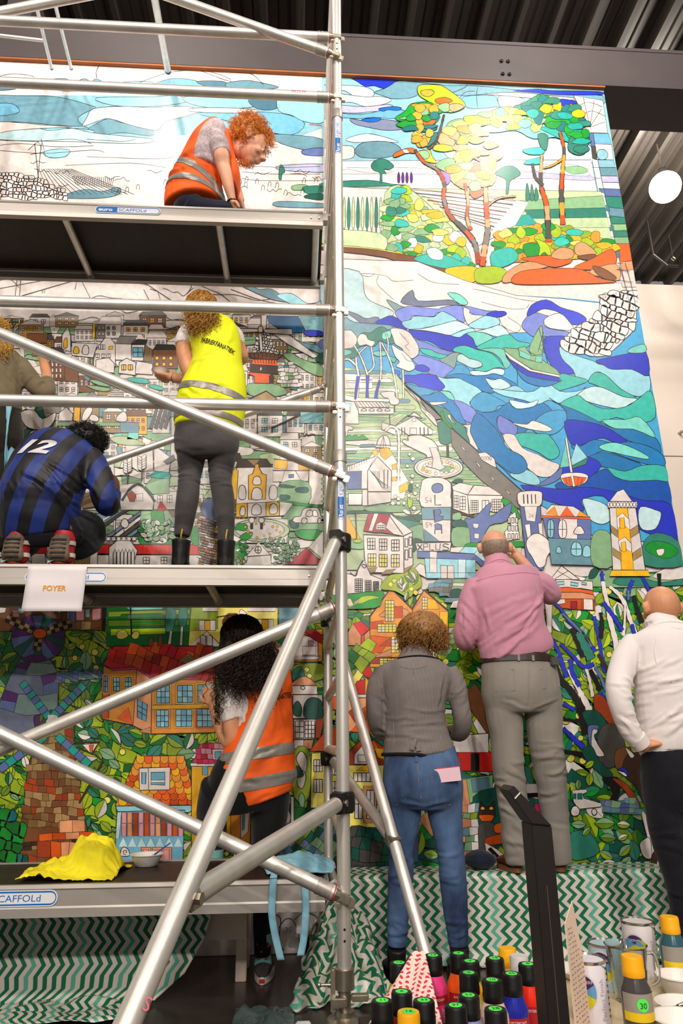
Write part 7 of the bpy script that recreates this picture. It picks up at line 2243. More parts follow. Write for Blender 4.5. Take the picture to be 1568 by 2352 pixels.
 nb = empty('notepad', a+Vector((0, -0.004, -0.02)), 'small pink notepad tucked in the back pocket of the blue jeans', 'notepad')
 for k, (mm, dz) in enumerate(((mat('pink_paper', (236, 196, 208), rough=0.8, var=0.03), 0.0), (mat('red_paper', (214, 60, 70), rough=0.8, var=0.03), 0.004), (mat('pink_paper', (236, 196, 208)), 0.002))):
  mb = MB(); mb.box(a+Vector((0, -0.008+k*0.003, -0.004+dz)), (0.126, 0.0022, 0.062), Matrix.Rotation(-0.09, 3, 'Y')); mb.build('sheet', mm, nb)
 BB = mat('black_boot_leather', (20, 18, 18), rough=0.5)
 for x in (911, 1053):
  q = at(x, 2200, 3.72); shoe(p, Vector((q.x, 3.665, 0.001)), (0.06 if x > 1000 else -0.06, 1, 0), 0.25, 0.095, BB, BB, 0.085, boot=0.07, name='boot', sole_h=0.03)
 c, h, R = p.H; rnd = random.Random(8); HM = hairmat('light_brown_hair', (150, 104, 52), 0.4)
 cc = p.P(968, 1448, 0.02); rx = pxm(54, cc)
 mb = ellipsoid_mass(cc, Matrix.Identity(3), (rx, rx*1.0, rx*0.82), 0.10, 22, 3)
 for i in range(420):
  v = Vector((rnd.gauss(0, 1), rnd.gauss(0, 1)-0.4, rnd.gauss(0, 1))).normalized()
  q = cc+Vector((v.x*rx*0.95, v.y*rx*0.95, v.z*rx*0.80))
  dr = (v*0.5+Vector((0, 0, -0.75))).normalized()
  strand(mb, q, dr, rnd.uniform(0.04, 0.085), rnd.uniform(0.005, 0.010), rnd.uniform(1.0, 2.2), 0.0026, 0.2, 10, rnd=rnd, n=3)
 for i in range(60):
  a = rnd.uniform(0, 6.28); q = cc+Vector((math.cos(a)*rx*0.9, math.sin(a)*rx*0.8, -rx*0.45)); strand(mb, q, (math.cos(a)*0.4, math.sin(a)*0.4, -1), rnd.uniform(0.03, 0.07), 0.009, 1.6, 0.0028, 0.1, 10, rnd=rnd, n=3)
 mb.build('hair', HM, p.root, smooth=180, recalc=False)
woman_jeans()
def man_white():
 p = Person('bald person in a white shirt and black jeans with one hand on the hip', 3.42, (at(1570, 2200, 3.42).x, 3.42, 0), seed=33)
 sh = MB()
 p.torso(sh, [(1520, 1438, 0.0, 42, 0.075), (1526, 1452, -0.01, 72, 0.10), (1532, 1474, -0.02, 96, 0.12), (1540, 1520, -0.03, 92, 0.135), (1544, 1570, -0.03, 88, 0.14), (1546, 1620, -0.02, 86, 0.14), (1550, 1670, -0.01, 88, 0.14), (1556, 1708, 0.0, 90, 0.14), (1560, 1722, 0.0, 88, 0.135)])
 p.limb(sh, [(1460, 1478, 0.0, 30), (1438, 1510, -0.03, 30), (1424, 1550, -0.07, 29), (1420, 1588, -0.10, 28), (1428, 1630, -0.11, 26), (1446, 1676, -0.10, 24), (1466, 1706, -0.09, 21)])
 p.limb(sh, [(1618, 1476, 0.0, 30), (1640, 1520, -0.02, 29), (1652, 1580, -0.01, 27), (1650, 1640, 0.08, 24), (1630, 1680, 0.18, 20)])
 sh.tube([p.P(1521, 1444, 0.0), p.P(1520, 1432, 0.01), p.P(1519, 1424, 0.02)], 0, 24, True, [(pxm(45, p.P(1520, 1440)), 0.088), (pxm(39, p.P(1520, 1440)), 0.08), (pxm(34, p.P(1520, 1440)), 0.074)], (0, 1, 0))
 p.head(1518, 1396, 0.03, 77, (0.0, 1, 0.05), neck=(1521, 1450, 0.0), neck_r=0.064)
 b = p.body
 p.limb(b, [(1460, 1480, 0, 20), (1424, 1560, -0.07, 19), (1422, 1592, -0.1, 18), (1446, 1672, -0.1, 16), (1472, 1712, -0.085, 13), (1480, 1716, -0.08, 12)])
 p.limb(b, [(1618, 1480, 0, 20), (1652, 1580, -0.01, 18), (1650, 1640, 0.08, 16), (1626, 1684, 0.2, 13), (1612, 1680, 0.26, 12)])
 p.hand(p.P(1476, 1712, -0.085), (0.98, 0.25, 0.16), (0.1, 0.2, -0.95), 1.05, 0.35, 1)
 p.hand(p.P(1610, 1678, 0.27), (-0.3, 0.5, 0.4), (-0.5, 0, 0.3), 1.0, 0.6, -1)
 tr = MB()
 p.torso(tr, [(1560, 1716, 0.0, 84, 0.13), (1562, 1740, 0.0, 88, 0.14), (1564, 1780, -0.01, 90, 0.145), (1568, 1830, 0.0, 90, 0.14), (1572, 1860, 0, 84, 0.12)])
 p.limb(tr, [(1520, 1820, 0, 45), (1528, 1880, 0, 42), (1540, 1940, 0, 38), (1556, 2000, 0.0, 35), (1572, 2080, 0.0, 33), (1582, 2160, 0.0, 30), (1590, 2262, 0, 28)], body=0.62)
 p.limb(tr, [(1618, 1820, 0, 45), (1628, 1880, 0, 42), (1640, 1940, 0, 38), (1650, 2000, 0.0, 35), (1660, 2080, 0.0, 33), (1666, 2160, 0.0, 30), (1672, 2262, 0, 28)], body=0.62)
 p.finish(SK2)
 WH = cloth('white_cotton', (232, 222, 220), var=0.04, scale=5)
 f = p.rfolds(12, (1480, 1520, 1568, 1620), -0.15, -0.25, 70, 4, 6, 0.25)+p.rfolds(10, (1415, 1560, 1450, 1690), -0.12, 0.3, 50, 4, 8, 0.5)+p.rfolds(8, (1480, 1630, 1568, 1710), -0.15, -0.5, 70, 5, 7, 0.4)+p.seg((1478, 1490, 1472, 1560, -0.12, 5, -8))
 so = p.garment('shirt', sh, WH, folds=f, lumps=(0.003, 12))
 mb = MB()
 tree = BVHTree.FromPolygons([v.co.copy() for v in so.data.vertices], [tuple(q.vertices) for q in so.data.polygons])
 def on(px, py, off=0.002, tr_=tree):
  q = p.P(px, py); h = tr_.ray_cast(Vector((q.x, q.y-1, q.z)), Vector((0, 1, 0)))[0]
  return (h+Vector((0, -off, 0))) if h is not None else q
 q4 = [on(1543, 1453, 0.005), on(1568, 1452, 0.005), on(1574, 1474, 0.005), on(1550, 1474, 0.005)]
 mb.add(q4, [(0, 1, 2, 3)]); tg = mb.build('tag', mat('beige_tag', (206, 190, 160), rough=0.8), so, recalc=False)
 p.print_on(so, 'tag_number', mat('tag_ink', (24, 20, 18), rough=0.8), '33', 1549, 1467, 1564, 1466, 9, 0.007, 0.02)
 for pts in ([(1478, 1476), (1474, 1500), (1476, 1530)], [(1545, 1454), (1548, 1520), (1550, 1600)], [(1490, 1444), (1530, 1452), (1580, 1452)]):
  mb = MB(); mb.tube(catmull([tuple(on(*q)) for q in pts], 4), 0.0013, 5); mb.build('seam', WH, so)
 mb = MB(); mb.tube([on(1486+i*6.6, 1440-math.sin(i/10*math.pi)*6, 0.003) for i in range(11)], 0.0035, 6); mb.build('collar_edge', WH, so)
 mb = MB(); w_ = p.P(1470, 1708, -0.088); d_ = (p.P(1470, 1708, -0.088)-p.P(1450, 1680, -0.1)).normalized(); mb.tube([w_-d_*0.035, w_+d_*0.012], [0.047, 0.043], 20); mb.build('cuff', WH, so, smooth=60)
 BJ = cloth('black_denim', (20, 20, 28), var=0.2)
 to = p.garment('jeans', tr, BJ, folds=p.rfolds(8, (1490, 1900, 1568, 2100), -0.1, 0.2, 60, 5, 8), lumps=(0.004, 14))
 z0 = p.P(1540, 1722).z; z1 = p.P(1540, 1712).z
 p.band(to, 'waistband', mat('grey_waistband', (126, 120, 116), rough=0.8, var=0.5, scale=140), [((0, 0, z0), (0, 0, 1)), ((0, 0, z1), (0, 0, -1))], 0.005)
 for x in (1592, 1674):
  q = at(x, 2290, 3.42); shoe(p, Vector((q.x, 3.35, 0.001)), (0.05, 1, 0), 0.28, 0.105, BLACK_P, BLACK_P, 0.08)
man_white()
def curls(mb, rnd, spots, n, L, rad, turns, th, grav=0.3, spread=0.5, k=3, seg=18):
 for _ in range(n):
  q, d = rnd.choice(spots); d = Vector(d)+Vector((rnd.uniform(-1, 1), rnd.uniform(-1, 1), rnd.uniform(-1, 1)))*spread*0.5
  q = Vector(q)+Vector((rnd.gauss(0, 0.02), rnd.gauss(0, 0.015), rnd.gauss(0, 0.02)))
  strand(mb, q, d, L*rnd.uniform(0.6, 1.2), rad*rnd.uniform(0.6, 1.3), turns*rnd.uniform(0.6, 1.3), th, grav, seg, rnd=rnd, n=k)
def crown(mb, rnd, p, cc, rx, n, L, wv):
 """wavy locks that start on the crown and hug the head on their way down"""
 for _ in range(n):
  a = rnd.uniform(0, 6.28); el = rnd.uniform(0.35, 1.5); ph = rnd.uniform(0, 6); pts = []; m_ = 18; le = L*rnd.uniform(0.6, 1.2); k = rnd.uniform(0.98, 1.08)
  for i in range(m_+1):
   s_ = i/m_*le/rx; e = el-s_; aa = a+0.10*math.sin(s_*5+ph)
   if e > -0.15: q = Vector((math.cos(aa)*math.cos(e)*rx, math.sin(aa)*math.cos(e)*rx*1.05, math.sin(e)*rx))*k
   else: q = Vector((math.cos(aa)*rx*k, math.sin(aa)*rx*1.05*k, -0.15*rx-(-0.15-e)*rx))
   q += Vector((math.sin(s_*9+ph), math.cos(s_*8+ph), 0))*0.004; pts.append(cc+q)
  if pts[-1].y > cc.y+rx*0.55: continue
  mb.tube(pts, [0.0034*(1-0.4*i/m_) for i in range(m_+1)], 3)
def vest_lines(p, ob, m, specs):
 for (x0, y0, x1, y1, h) in specs:
  a, b = p.P(x0, y0, -0.1), p.P(x1, y1, -0.1); ux = (b-a).normalized(); n = Vector((-ux.z, 0, ux.x)); n = n if n.z > 0 else -n
  hh = pxm(h, a)/2
  p.band(ob, 'reflective_stripe', m, [(a-n*hh, n), (a+n*hh, -n)], 0.0035)
def woman_orange():
 p = Person('person with long dark curls in an orange safety vest holding a white bowl', 3.84, (at(602, 2250, 3.84).x, 3.84, 0), seed=44)
 ve = MB()
 p.torso(ve, [(604, 1522, 0.0, 36, 0.07), (606, 1540, -0.01, 58, 0.095), (610, 1570, -0.02, 60, 0.115), (613, 1610, -0.02, 58, 0.12), (612, 1655, -0.015, 60, 0.12), (605, 1705, -0.01, 72, 0.125), (592, 1758, -0.005, 88, 0.14), (590, 1800, 0.0, 90, 0.145), (600, 1838, 0.0, 76, 0.14)])
 ts = MB()
 p.limb(ts, [(572, 1542, 0.0, 28), (546, 1566, -0.02, 29), (533, 1600, -0.03, 28), (529, 1636, -0.03, 27), (532, 1652, -0.03, 26)])
 p.limb(ts, [(640, 1535, 0.02, 24), (652, 1520, 0.08, 23), (648, 1500, 0.14, 20)])
 p.torso(ts, [(604, 1516, 0.0, 30, 0.06), (604, 1545, -0.01, 54, 0.088), (606, 1600, -0.015, 56, 0.108), (604, 1660, -0.01, 58, 0.11), (598, 1720, 0, 60, 0.10)], body=0.8)
 p.head(556, 1464, 0.05, 62, (-0.35, 1, 0.15), (0.12, 0, 1), neck=(600, 1528, 0.0), neck_r=0.046)
 b = p.body
 p.limb(b, [(560, 1555, 0, 18), (530, 1640, -0.03, 20), (534, 1690, -0.03, 19), (526, 1704, -0.01, 17), (508, 1676, 0.03, 14.5), (494, 1636, 0.06, 12), (488, 1616, 0.07, 10.5)])
 p.limb(b, [(640, 1535, 0.02, 17), (650, 1510, 0.1, 15), (610, 1470, 0.2, 13), (566, 1436, 0.22, 11.5), (550, 1424, 0.2, 10)])
 p.hand(p.P(488, 1618, 0.07), (-0.35, 0.15, 0.9), (0.15, 0.5, -0.1), 0.92, 0.5, 1)
 p.hand(p.P(552, 1425, 0.2), (-0.9, 0.05, 0.25), (0.0, 0.6, -0.6), 0.95, 0.9, -1)
 tr = MB()
 p.torso(tr, [(582, 1740, 0.0, 70, 0.11), (572, 1790, 0.0, 92, 0.135), (572, 1830, 0.0, 92, 0.135), (574, 1860, 0.0, 80, 0.12)])
 p.limb(tr, [(505, 1810, 0.0, 46), (492, 1845, 0.05, 40), (486, 1880, 0.12, 34), (490, 1920, 0.1, 28), (494, 1952, 0.06, 23)], body=0.62)
 p.limb(tr, [(622, 1826, 0.0, 46), (620, 1870, 0.0, 42), (614, 1920, 0.0, 37), (610, 1980, 0.0, 32), (606, 2040, 0.0, 27), (603, 2110, 0.0, 23), (602, 2196, 0.0, 19)], body=0.62)
 p.finish(SK2)
 OR = mat('orange_vest_cloth', (255, 98, 18), rough=0.7, var=0.07, scale=8, bump=0.08, bscale=500)
 b_ = OR.node_tree.nodes['Principled BSDF']
 f = p.rfolds(8, (585, 1560, 665, 1690), 0, 1.2, 90, 5, 5, 0.35)+p.rfolds(8, (510, 1700, 670, 1830), 0, -0.2, 80, 5, 6, 0.3)+p.seg((640, 1590, 625, 1700, 0, 6, 7), (560, 1720, 500, 1790, 0, 6, 6))
 vo = p.garment('safety_vest', ve, OR, folds=f, lumps=(0.004, 14))
 vest_lines(p, vo, VEST_TAPE, [(610, 1727, 670, 1717, 24), (600, 1796, 670, 1783, 26)])
 vest_lines(p, vo, VEST_TAPE, [])
 p.print_on(vo, 'vest_lettering', mat('vest_ink', (24, 14, 12), rough=0.7), 'FABRIEKFANATIEK', 604, 1622, 672, 1602, 12, 0.004, 0.012)
 to = p.garment('t_shirt', ts, cloth('white_tee', (232, 222, 218), var=0.03), folds=p.rfolds(7, (512, 1560, 560, 1650), 0, 1.0, 50, 4, 5), lumps=(0.003, 16))
 p.garment('trousers', tr, cloth('black_cotton', (14, 13, 14), var=0.2), lumps=(0.003, 14))
 SOCK = mat('teal_sock', (118, 176, 170), rough=0.9, var=0.1); SHD = mat('dark_canvas', (62, 56, 60), rough=0.8); SOL = mat('white_rubber', (222, 214, 206), rough=0.6)
 q = at(602, 2270, 3.84)
 mb = MB(); mb.tube([Vector((q.x, 3.84, 0.07)), Vector((q.x, 3.84, 0.12)), Vector((q.x, 3.84, 0.20))], [0.042, 0.036, 0.042], 18); sk = mb.build('sock', SOCK, p.root, smooth=60)
 RB = mat('sock_red', (190, 40, 46), rough=0.9)
 for (dx, dz) in ((-0.02, 0.10), (0.016, 0.10), (-0.006, 0.13), (0.024, 0.15), (-0.026, 0.16)):
  mb = MB(); mb.sphere((q.x+dx, 3.84-math.sqrt(max(0, 0.04**2-dx*dx)), dz), 0.006, 8, 6); mb.build('sock_dot', RB, sk)
 so = shoe(p, Vector((q.x, 3.775, 0.001)), (0.05, 1, 0), 0.245, 0.092, SHD, SOL, 0.062, name='slip_on_shoe', sole_h=0.026)
 mb = MB(); mb.box((q.x, 3.770, 0.018), (0.026, 0.004, 0.015)); mb.build('heel_patch', RB, so)
 q2 = at(494, 1962, 3.90); zz = BENCH+0.02
 mb = MB(); mb.tube([Vector((q2.x, 3.90, zz+0.04)), Vector((q2.x, 3.90, q2.z+0.02))], [0.040, 0.044], 16); mb.build('sock', SOCK, p.root, smooth=60)
 shoe(p, Vector((q2.x, 3.85, zz)), (-0.05, 1, 0), 0.245, 0.092, SHD, SOL, 0.062, name='slip_on_shoe', sole_h=0.026)
 c = p.P(487, 1580, 0.11); bw = empty('paint_bowl', c, 'small white paint bowl held up by the person with long dark curls', 'bowl')
 mb = MB(); R = Matrix.Rotation(0.5, 3, 'Y'); rr = pxm(20, c)
 prof = [(0.3, -0.3), (0.62, -0.28), (0.95, 0.28), (1.02, 0.32), (0.9, 0.28), (0.58, -0.2), (0.1, -0.22)]
 mb.rings([[c+R @ Vector((math.cos(2*math.pi*k/24)*rr*a, math.sin(2*math.pi*k/24)*rr*a, rr*z)) for k in range(24)] for a, z in prof]); mb.build('bowl', mat('white_plastic', (228, 220, 212), rough=0.4, var=0.03), bw, smooth=50)
 a, e = p.P(546, 1410, 0.17), p.P(496, 1418, 0.2)
 br = empty('paint_brush', a, 'thin paint brush in the raised hand of the dark haired person', 'brush')
 mb = MB(); mb.cyl(a, a.lerp(e, 0.75), 0.0028, 0.0035, 8); mb.build('handle', mat('brush_wood', (150, 110, 70), rough=0.5), br, smooth=50)
 mb = MB(); mb.cyl(a.lerp(e, 0.75), a.lerp(e, 0.88), 0.0042, 0.0045, 8); mb.build('ferrule', STEEL, br, smooth=50)
 mb = MB(); mb.cyl(a.lerp(e, 0.87), e, 0.0046, 0.0012, 8); mb.build('bristles', mat('bristle', (60, 44, 34), rough=0.9), br, smooth=50)
 rnd = random.Random(5); c, h, R = p.H; HM = hairmat('dark_brown_curls', (34, 20, 14), 0.5)
 cc = p.P(556, 1460, 0.03); rx = pxm(44, cc)
 mb = ellipsoid_mass(cc, Matrix.Identity(3), (rx, rx*1.05, rx*1.0), 0.06, 14, 9)
 o, ax = p.conv([(566, 1475, -0.04, 46), (578, 1505, -0.07, 52), (584, 1530, -0.09, 52), (590, 1548, -0.09, 40)])
 p.limb(mb, None, 4, (0, 1, 0), 0, 20, world=(o, [(a, a*0.62) for a, b in ax]))
 o, ax = p.conv([(530, 1480, -0.02, 26), (520, 1515, -0.04, 24), (514, 1545, -0.05, 17), (512, 1565, -0.05, 10)])
 p.limb(mb, None, 4, (0, 1, 0), 0, 16, world=(o, ax))
 sp = [(p.P(rnd.uniform(520, 630), rnd.uniform(1470, 1545), rnd.uniform(-0.165, -0.13)), (rnd.uniform(-0.25, 0.3), -0.15, -1)) for _ in range(90)]
 curls(mb, rnd, sp, 620, 0.13, 0.011, 2.6, 0.0026, 0.15)
 sp = [(p.P(rnd.uniform(505, 530), rnd.uniform(1490, 1560), -0.05), (rnd.uniform(-0.25, 0.15), -0.1, -1)) for _ in range(30)]
 curls(mb, rnd, sp, 150, 0.15, 0.010, 2.6, 0.0024, 0.15)
 for (x, y, L) in ((602, 1530, 0.2), (608, 1532, 0.22), (562, 1530, 0.12), (500, 1590, 0.16), (497, 1600, 0.14), (505, 1570, 0.18)):
  for _ in range(4): strand(mb, p.P(x+rnd.uniform(-3, 3), y, -0.12), (0.05, 0, -1), L, 0.012, 3.0, 0.0028, 0.05, 26, rnd=rnd, n=4)
 crown(mb, rnd, p, cc, rx*1.03, 420, 0.16, (36, 0.05))
 mb.build('hair', HM, p.root, smooth=180, recalc=False)
woman_orange()
def woman_yellow():
 p = Person('person with blond curls in a yellow safety vest and grey jeans on the middle platform', 3.60, (at(470, 1298, 3.6).x, 3.60, P2), seed=55)
 ve = MB()
 p.torso(ve, [(484, 744, 0.0, 34, 0.07), (487, 752, -0.01, 50, 0.09), (494, 778, -0.02, 57, 0.105), (499, 820, -0.02, 56, 0.112), (496, 862, -0.015, 68, 0.12), (489, 905, -0.01, 78, 0.13), (482, 950, -0.005, 80, 0.135), (478, 984, 0.0, 77, 0.135)])
 ts = MB()
 p.limb(ts, [(452, 752, 0.0, 20), (432, 764, -0.01, 21), (423, 780, -0.01, 20.5), (422, 791, -0.01, 20)])
 p.limb(ts, [(524, 756, 0.02, 19), (540, 770, 0.05, 19), (546, 790, 0.08, 18)])
 p.torso(ts, [(484, 738, 0.0, 27, 0.06), (487, 756, -0.01, 46, 0.08), (494, 800, -0.01, 50, 0.095), (492, 850, 0, 54, 0.1)])
 p.head(463, 714, 0.03, 54, (-0.15, 1, 0.1), neck=(482, 752, 0.0), neck_r=0.046)
 b = p.body
 p.limb(b, [(450, 756, 0, 14), (423, 790, -0.01, 17), (426, 830, -0.01, 17.5), (436, 862, 0.0, 16), (424, 870, 0.05, 14), (402, 868, 0.09, 11), (392, 866, 0.1, 9.5)])
 p.limb(b, [(526, 758, 0.02, 14), (548, 795, 0.07, 15), (556, 822, 0.1, 14), (540, 830, 0.18, 12), (520, 815, 0.24, 10), (514, 805, 0.26, 9)])
 p.hand(p.P(393, 866, 0.1), (-0.95, 0.2, 0.15), (0, 0.3, 0.9), 0.9, 0.5, 1); p.hand(p.P(513, 804, 0.26), (-0.2, 0.4, 0.8), (-0.6, 0.1, 0), 0.9, 0.7, -1)
 tr = MB()
 p.torso(tr, [(476, 968, 0.0, 70, 0.115), (475, 1000, 0.0, 74, 0.13), (475, 1030, -0.01, 73, 0.13), (476, 1048, 0.0, 66, 0.11)])
 p.limb(tr, [(440, 1022, 0, 37), (438, 1055, 0, 32), (437, 1085, 0, 27), (434, 1110, -0.01, 25), (430, 1150, 0, 26), (424, 1190, 0, 23), (418, 1232, 0, 18)], body=0.62)
 p.limb(tr, [(511, 1022, 0, 37), (509, 1055, 0, 32), (507, 1085, 0, 28), (507, 1110, -0.01, 25), (514, 1150, 0, 25), (518, 1200, 0, 21), (519, 1262, 0, 16)], body=0.62)
 p.finish(SK2)
 YE = mat('yellow_vest_cloth', (236, 240, 22), rough=0.7, var=0.05, scale=8, bump=0.08, bscale=500)
 f = p.rfolds(9, (445, 780, 540, 860), 0, -0.6, 60, 5, 5, 0.6)+p.rfolds(8, (420, 890, 550, 970), 0, -0.4, 60, 5, 6, 0.5)+p.seg((430, 900, 470, 930, 0, 5, 7), (425, 915, 455, 950, 0, 5, 6), (540, 760, 520, 860, 0, 6, 5))
 vo = p.garment('safety_vest', ve, YE, folds=f, lumps=(0.003, 14))
 vest_lines(p, vo, VEST_TAPE, [(430, 882, 556, 912, 17), (430, 946, 556, 962, 15)])
 p.print_on(vo, 'vest_lettering', mat('vest_ink', (24, 14, 12)), 'FABRIEKFANATIEK', 466, 811, 541, 834, 12, 0.004, 0.012, bend=-0.008)
 p.garment('t_shirt', ts, cloth('white_tee', (232, 222, 218)), folds=p.rfolds(5, (408, 750, 440, 790), 0, 0.8, 30, 3, 4), lumps=(0.002, 16))
 GJ = cloth('grey_black_denim', (74, 70, 70), var=0.28, scale=7)
 f = p.rfolds(7, (410, 1060, 462, 1112), 0, 0.05, 50, 2.6, 6, 0.15)+p.rfolds(7, (482, 1070, 534, 1125), 0, 0.1, 50, 2.6, 6, 0.15)+p.rfolds(4, (405, 1010, 460, 1050), 0, 0.2, 50, 4, 4)
 p.garment('jeans', tr, GJ, folds=f, lumps=(0.002, 16))
 BB = mat('black_boot_leather', (20, 18, 18))
 for (x, yy) in ((416, 1298), (519, 1298)):
  q = at(x, yy, 3.6); bo = shoe(p, Vector((q.x, 3.53, P2+0.001)), (-0.04, 1, 0), 0.25, 0.10, BB, BB, 0.085, boot=0.10, name='boot', sole_h=0.03)
  mb = MB(); mb.tube([Vector((q.x, 3.548, P2+0.17)), Vector((q.x, 3.535, P2+0.2)), Vector((q.x+0.004, 3.54, P2+0.24))], 0.004, 6); mb.build('pull_tab', mat('yellow_stitch', (206, 176, 60), rough=0.8), bo)
 for k, (x, y) in enumerate(((397, 868), (402, 869), (407, 870))):
  c = p.P(x, y, 0.095-0.004*k); mb = MB(); r = 0.027
  mb.tube([c+Vector((0.004*math.sin(a*3), math.cos(a)*r, math.sin(a)*r)) for a in [2*math.pi*i/16 for i in range(17)]], 0.0028, 6); mb.build('bracelet', BLACK_P, p.root)
 rnd = random.Random(6); c, h, R = p.H; HM = hairmat('blond_curls', (178, 128, 56), 0.45)
 cc = p.P(463, 706, 0.015); rx = pxm(34, cc); mb = ellipsoid_mass(cc, Matrix.Identity(3), (rx, rx*1.15, rx*0.98), 0.06, 14, 4)
 o, ax = p.conv([(463, 716, -0.05, 33), (467, 738, -0.08, 32), (470, 752, -0.09, 25), (472, 760, -0.09, 14)])
 p.limb(mb, None, 4, (0, 1, 0), 0, 18, world=(o, [(a, a*0.6) for a, b in ax]))
 sp = [(p.P(rnd.uniform(437, 495), rnd.uniform(690, 745), rnd.uniform(-0.135, -0.10)), (rnd.uniform(-0.2, 0.2), -0.2, -1)) for _ in range(80)]
 curls(mb, rnd, sp, 460, 0.085, 0.008, 2.2, 0.0022, 0.15, 0.4)
 for _ in range(60):
  a = rnd.uniform(0, 6.28); v = Vector((math.cos(a), -abs(math.sin(a))*0.7, rnd.uniform(0.1, 0.9))).normalized(); strand(mb, cc+v*rx*0.95, (v.x*0.4, v.y*0.5, -0.4), 0.07, 0.007, 1.4, 0.0022, 0.4, 12, rnd=rnd, n=3)
 for _ in range(4): strand(mb, p.P(473+rnd.uniform(-3, 3), 756, -0.11), (0.02, 0, -1), 0.05, 0.010, 1.4, 0.0025, 0.0, 16, rnd=rnd, n=4)
 crown(mb, rnd, p, cc, rx*1.03, 330, 0.11, (30, 0.05))
 mb.build('hair', HM, p.root, smooth=180, recalc=False)
 c = p.P(368, 857, 0.13); bw = empty('paint_bowl', c, 'small white paint bowl held by the person in the yellow vest', 'bowl')
 mb = MB(); rr = pxm(20, c); prof = [(0.3, -0.4), (0.62, -0.38), (0.95, 0.28), (1.02, 0.32), (0.9, 0.28), (0.58, -0.3), (0.1, -0.32)]
 mb.lathe([(a*rr, z*rr) for a, z in prof], c, 24); mb.build('bowl', mat('white_plastic', (228, 220, 212)), bw, smooth=50)
woman_yellow()
def man_kneel():
 p = Person('person kneeling in a blue and black striped football shirt numbered 12', 3.52, (at(110, 1290, 3.52).x, 3.52, P2), seed=66)
 sh = MB()
 p.torso(sh, [(96, 1226, 0.03, 86, 0.13), (92, 1195, 0.01, 92, 0.15), (90, 1160, -0.01, 92, 0.16), (98, 1120, 0.0, 92, 0.17), (116, 1080, 0.03, 92, 0.165), (132, 1050, 0.07, 90, 0.15), (146, 1030, 0.11, 78, 0.13), (160, 1018, 0.15, 50, 0.09)])
 p.limb(sh, [(202, 1052, 0.08, 32), (220, 1078, 0.05, 32), (232, 1110, 0.02, 31), (242, 1150, 0.01, 29), (250, 1160, 0.06, 26), (258, 1146, 0.12, 20), (262, 1132, 0.16, 16)])
 p.limb(sh, [(80, 1050, 0.1, 30), (62, 1080, 0.14, 28), (70, 1120, 0.2, 24), (100, 1130, 0.24, 20)])
 p.head(196, 1014, 0.16, 62, (0.25, 1, -0.45), (0, 0.35, 1), neck=(164, 1040, 0.13), neck_r=0.055)
 b = p.body
 p.limb(b, [(202, 1056, 0.1, 20), (240, 1150, 0.02, 18), (258, 1142, 0.13, 14), (264, 1124, 0.18, 11), (265, 1116, 0.2, 10)])
 p.limb(b, [(82, 1054, 0.12, 20), (66, 1100, 0.17, 17), (100, 1130, 0.25, 14), (118, 1128, 0.27, 11)])
 p.hand(p.P(264, 1122, 0.19), (-0.1, 0.5, 0.7), (-0.8, 0.2, 0), 0.98, 0.9, -1); p.hand(p.P(120, 1126, 0.28), (0.7, 0.3, 0.2), (0.2, 0.2, 0.7), 0.98, 0.7, 1)
 tr = MB()
 p.torso(tr, [(92, 1205, 0.02, 84, 0.12), (92, 1225, 0.03, 86, 0.125), (94, 1240, 0.05, 78, 0.10)])
 p.limb(tr, [(150, 1222, -0.02, 40), (185, 1212, 0.10, 40), (205, 1216, 0.18, 36), (204, 1238, 0.18, 34), (180, 1258, 0.10, 28), (150, 1262, 0.04, 22)], body=0.6)
 p.limb(tr, [(50, 1222, -0.02, 40), (60, 1218, 0.14, 40), (64, 1226, 0.22, 36), (60, 1246, 0.2, 33), (46, 1258, 0.10, 28), (36, 1262, 0.04, 22)], body=0.6)
 p.finish(SK3)
 m, nt, bs = newmat('striped_jersey'); N = nt.nodes; L = nt.links
 tc = N.new('ShaderNodeTexCoord'); dt = N.new('ShaderNodeVectorMath'); dt.operation = 'DOT_PRODUCT'; dt.inputs[1].default_value = (0.95, 0.0, -0.30); L.new(tc.outputs['Object'], dt.inputs[0])
 ad = N.new('ShaderNodeMath'); ad.operation = 'ADD'; ad.inputs[1].default_value = 5.015; L.new(dt.outputs['Value'], ad.inputs[0])
 mo = N.new('ShaderNodeMath'); mo.operation = 'MODULO'; mo.inputs[1].default_value = 0.122; L.new(ad.outputs[0], mo.inputs[0])
 gt = N.new('ShaderNodeMath'); gt.operation = 'GREATER_THAN'; gt.inputs[1].default_value = 0.06; L.new(mo.outputs[0], gt.inputs[0])
 mx = N.new('ShaderNodeMix'); mx.data_type = 'RGBA'; mx.inputs[6].default_value = lin((16, 15, 20)); mx.inputs[7].default_value = lin((26, 48, 122)); L.new(gt.outputs[0], mx.inputs[0])
 L.new(mx.outputs[2], bs.inputs['Base Color']); bs.inputs['Roughness'].default_value = 0.55
 f = p.rfolds(12, (100, 1080, 215, 1190), 0, 0.7, 80, 5, 8, 0.4)+p.seg((150, 1120, 200, 1180, 0, 6, 9), (120, 1130, 180, 1200, 0, 6, 8), (195, 1080, 200, 1150, 0, 5, -9))+p.rfolds(6, (20, 1120, 80, 1210), 0, 1.3, 60, 5, 5)
 so = p.garment('football_shirt', sh, m, folds=f, lumps=(0.004, 12))
 p.print_on(so, 'shirt_number', mat('white_print', (226, 220, 220), rough=0.6, var=0.03), '12', 44, 1056, 128, 1064, 40, 0.006, 0.04, shear=0.5)
 p.garment('shorts', tr, cloth('dark_track_cloth', (26, 26, 34), var=0.3), folds=p.rfolds(6, (150, 1180, 220, 1240), 0, 0.8, 40, 4, 6))
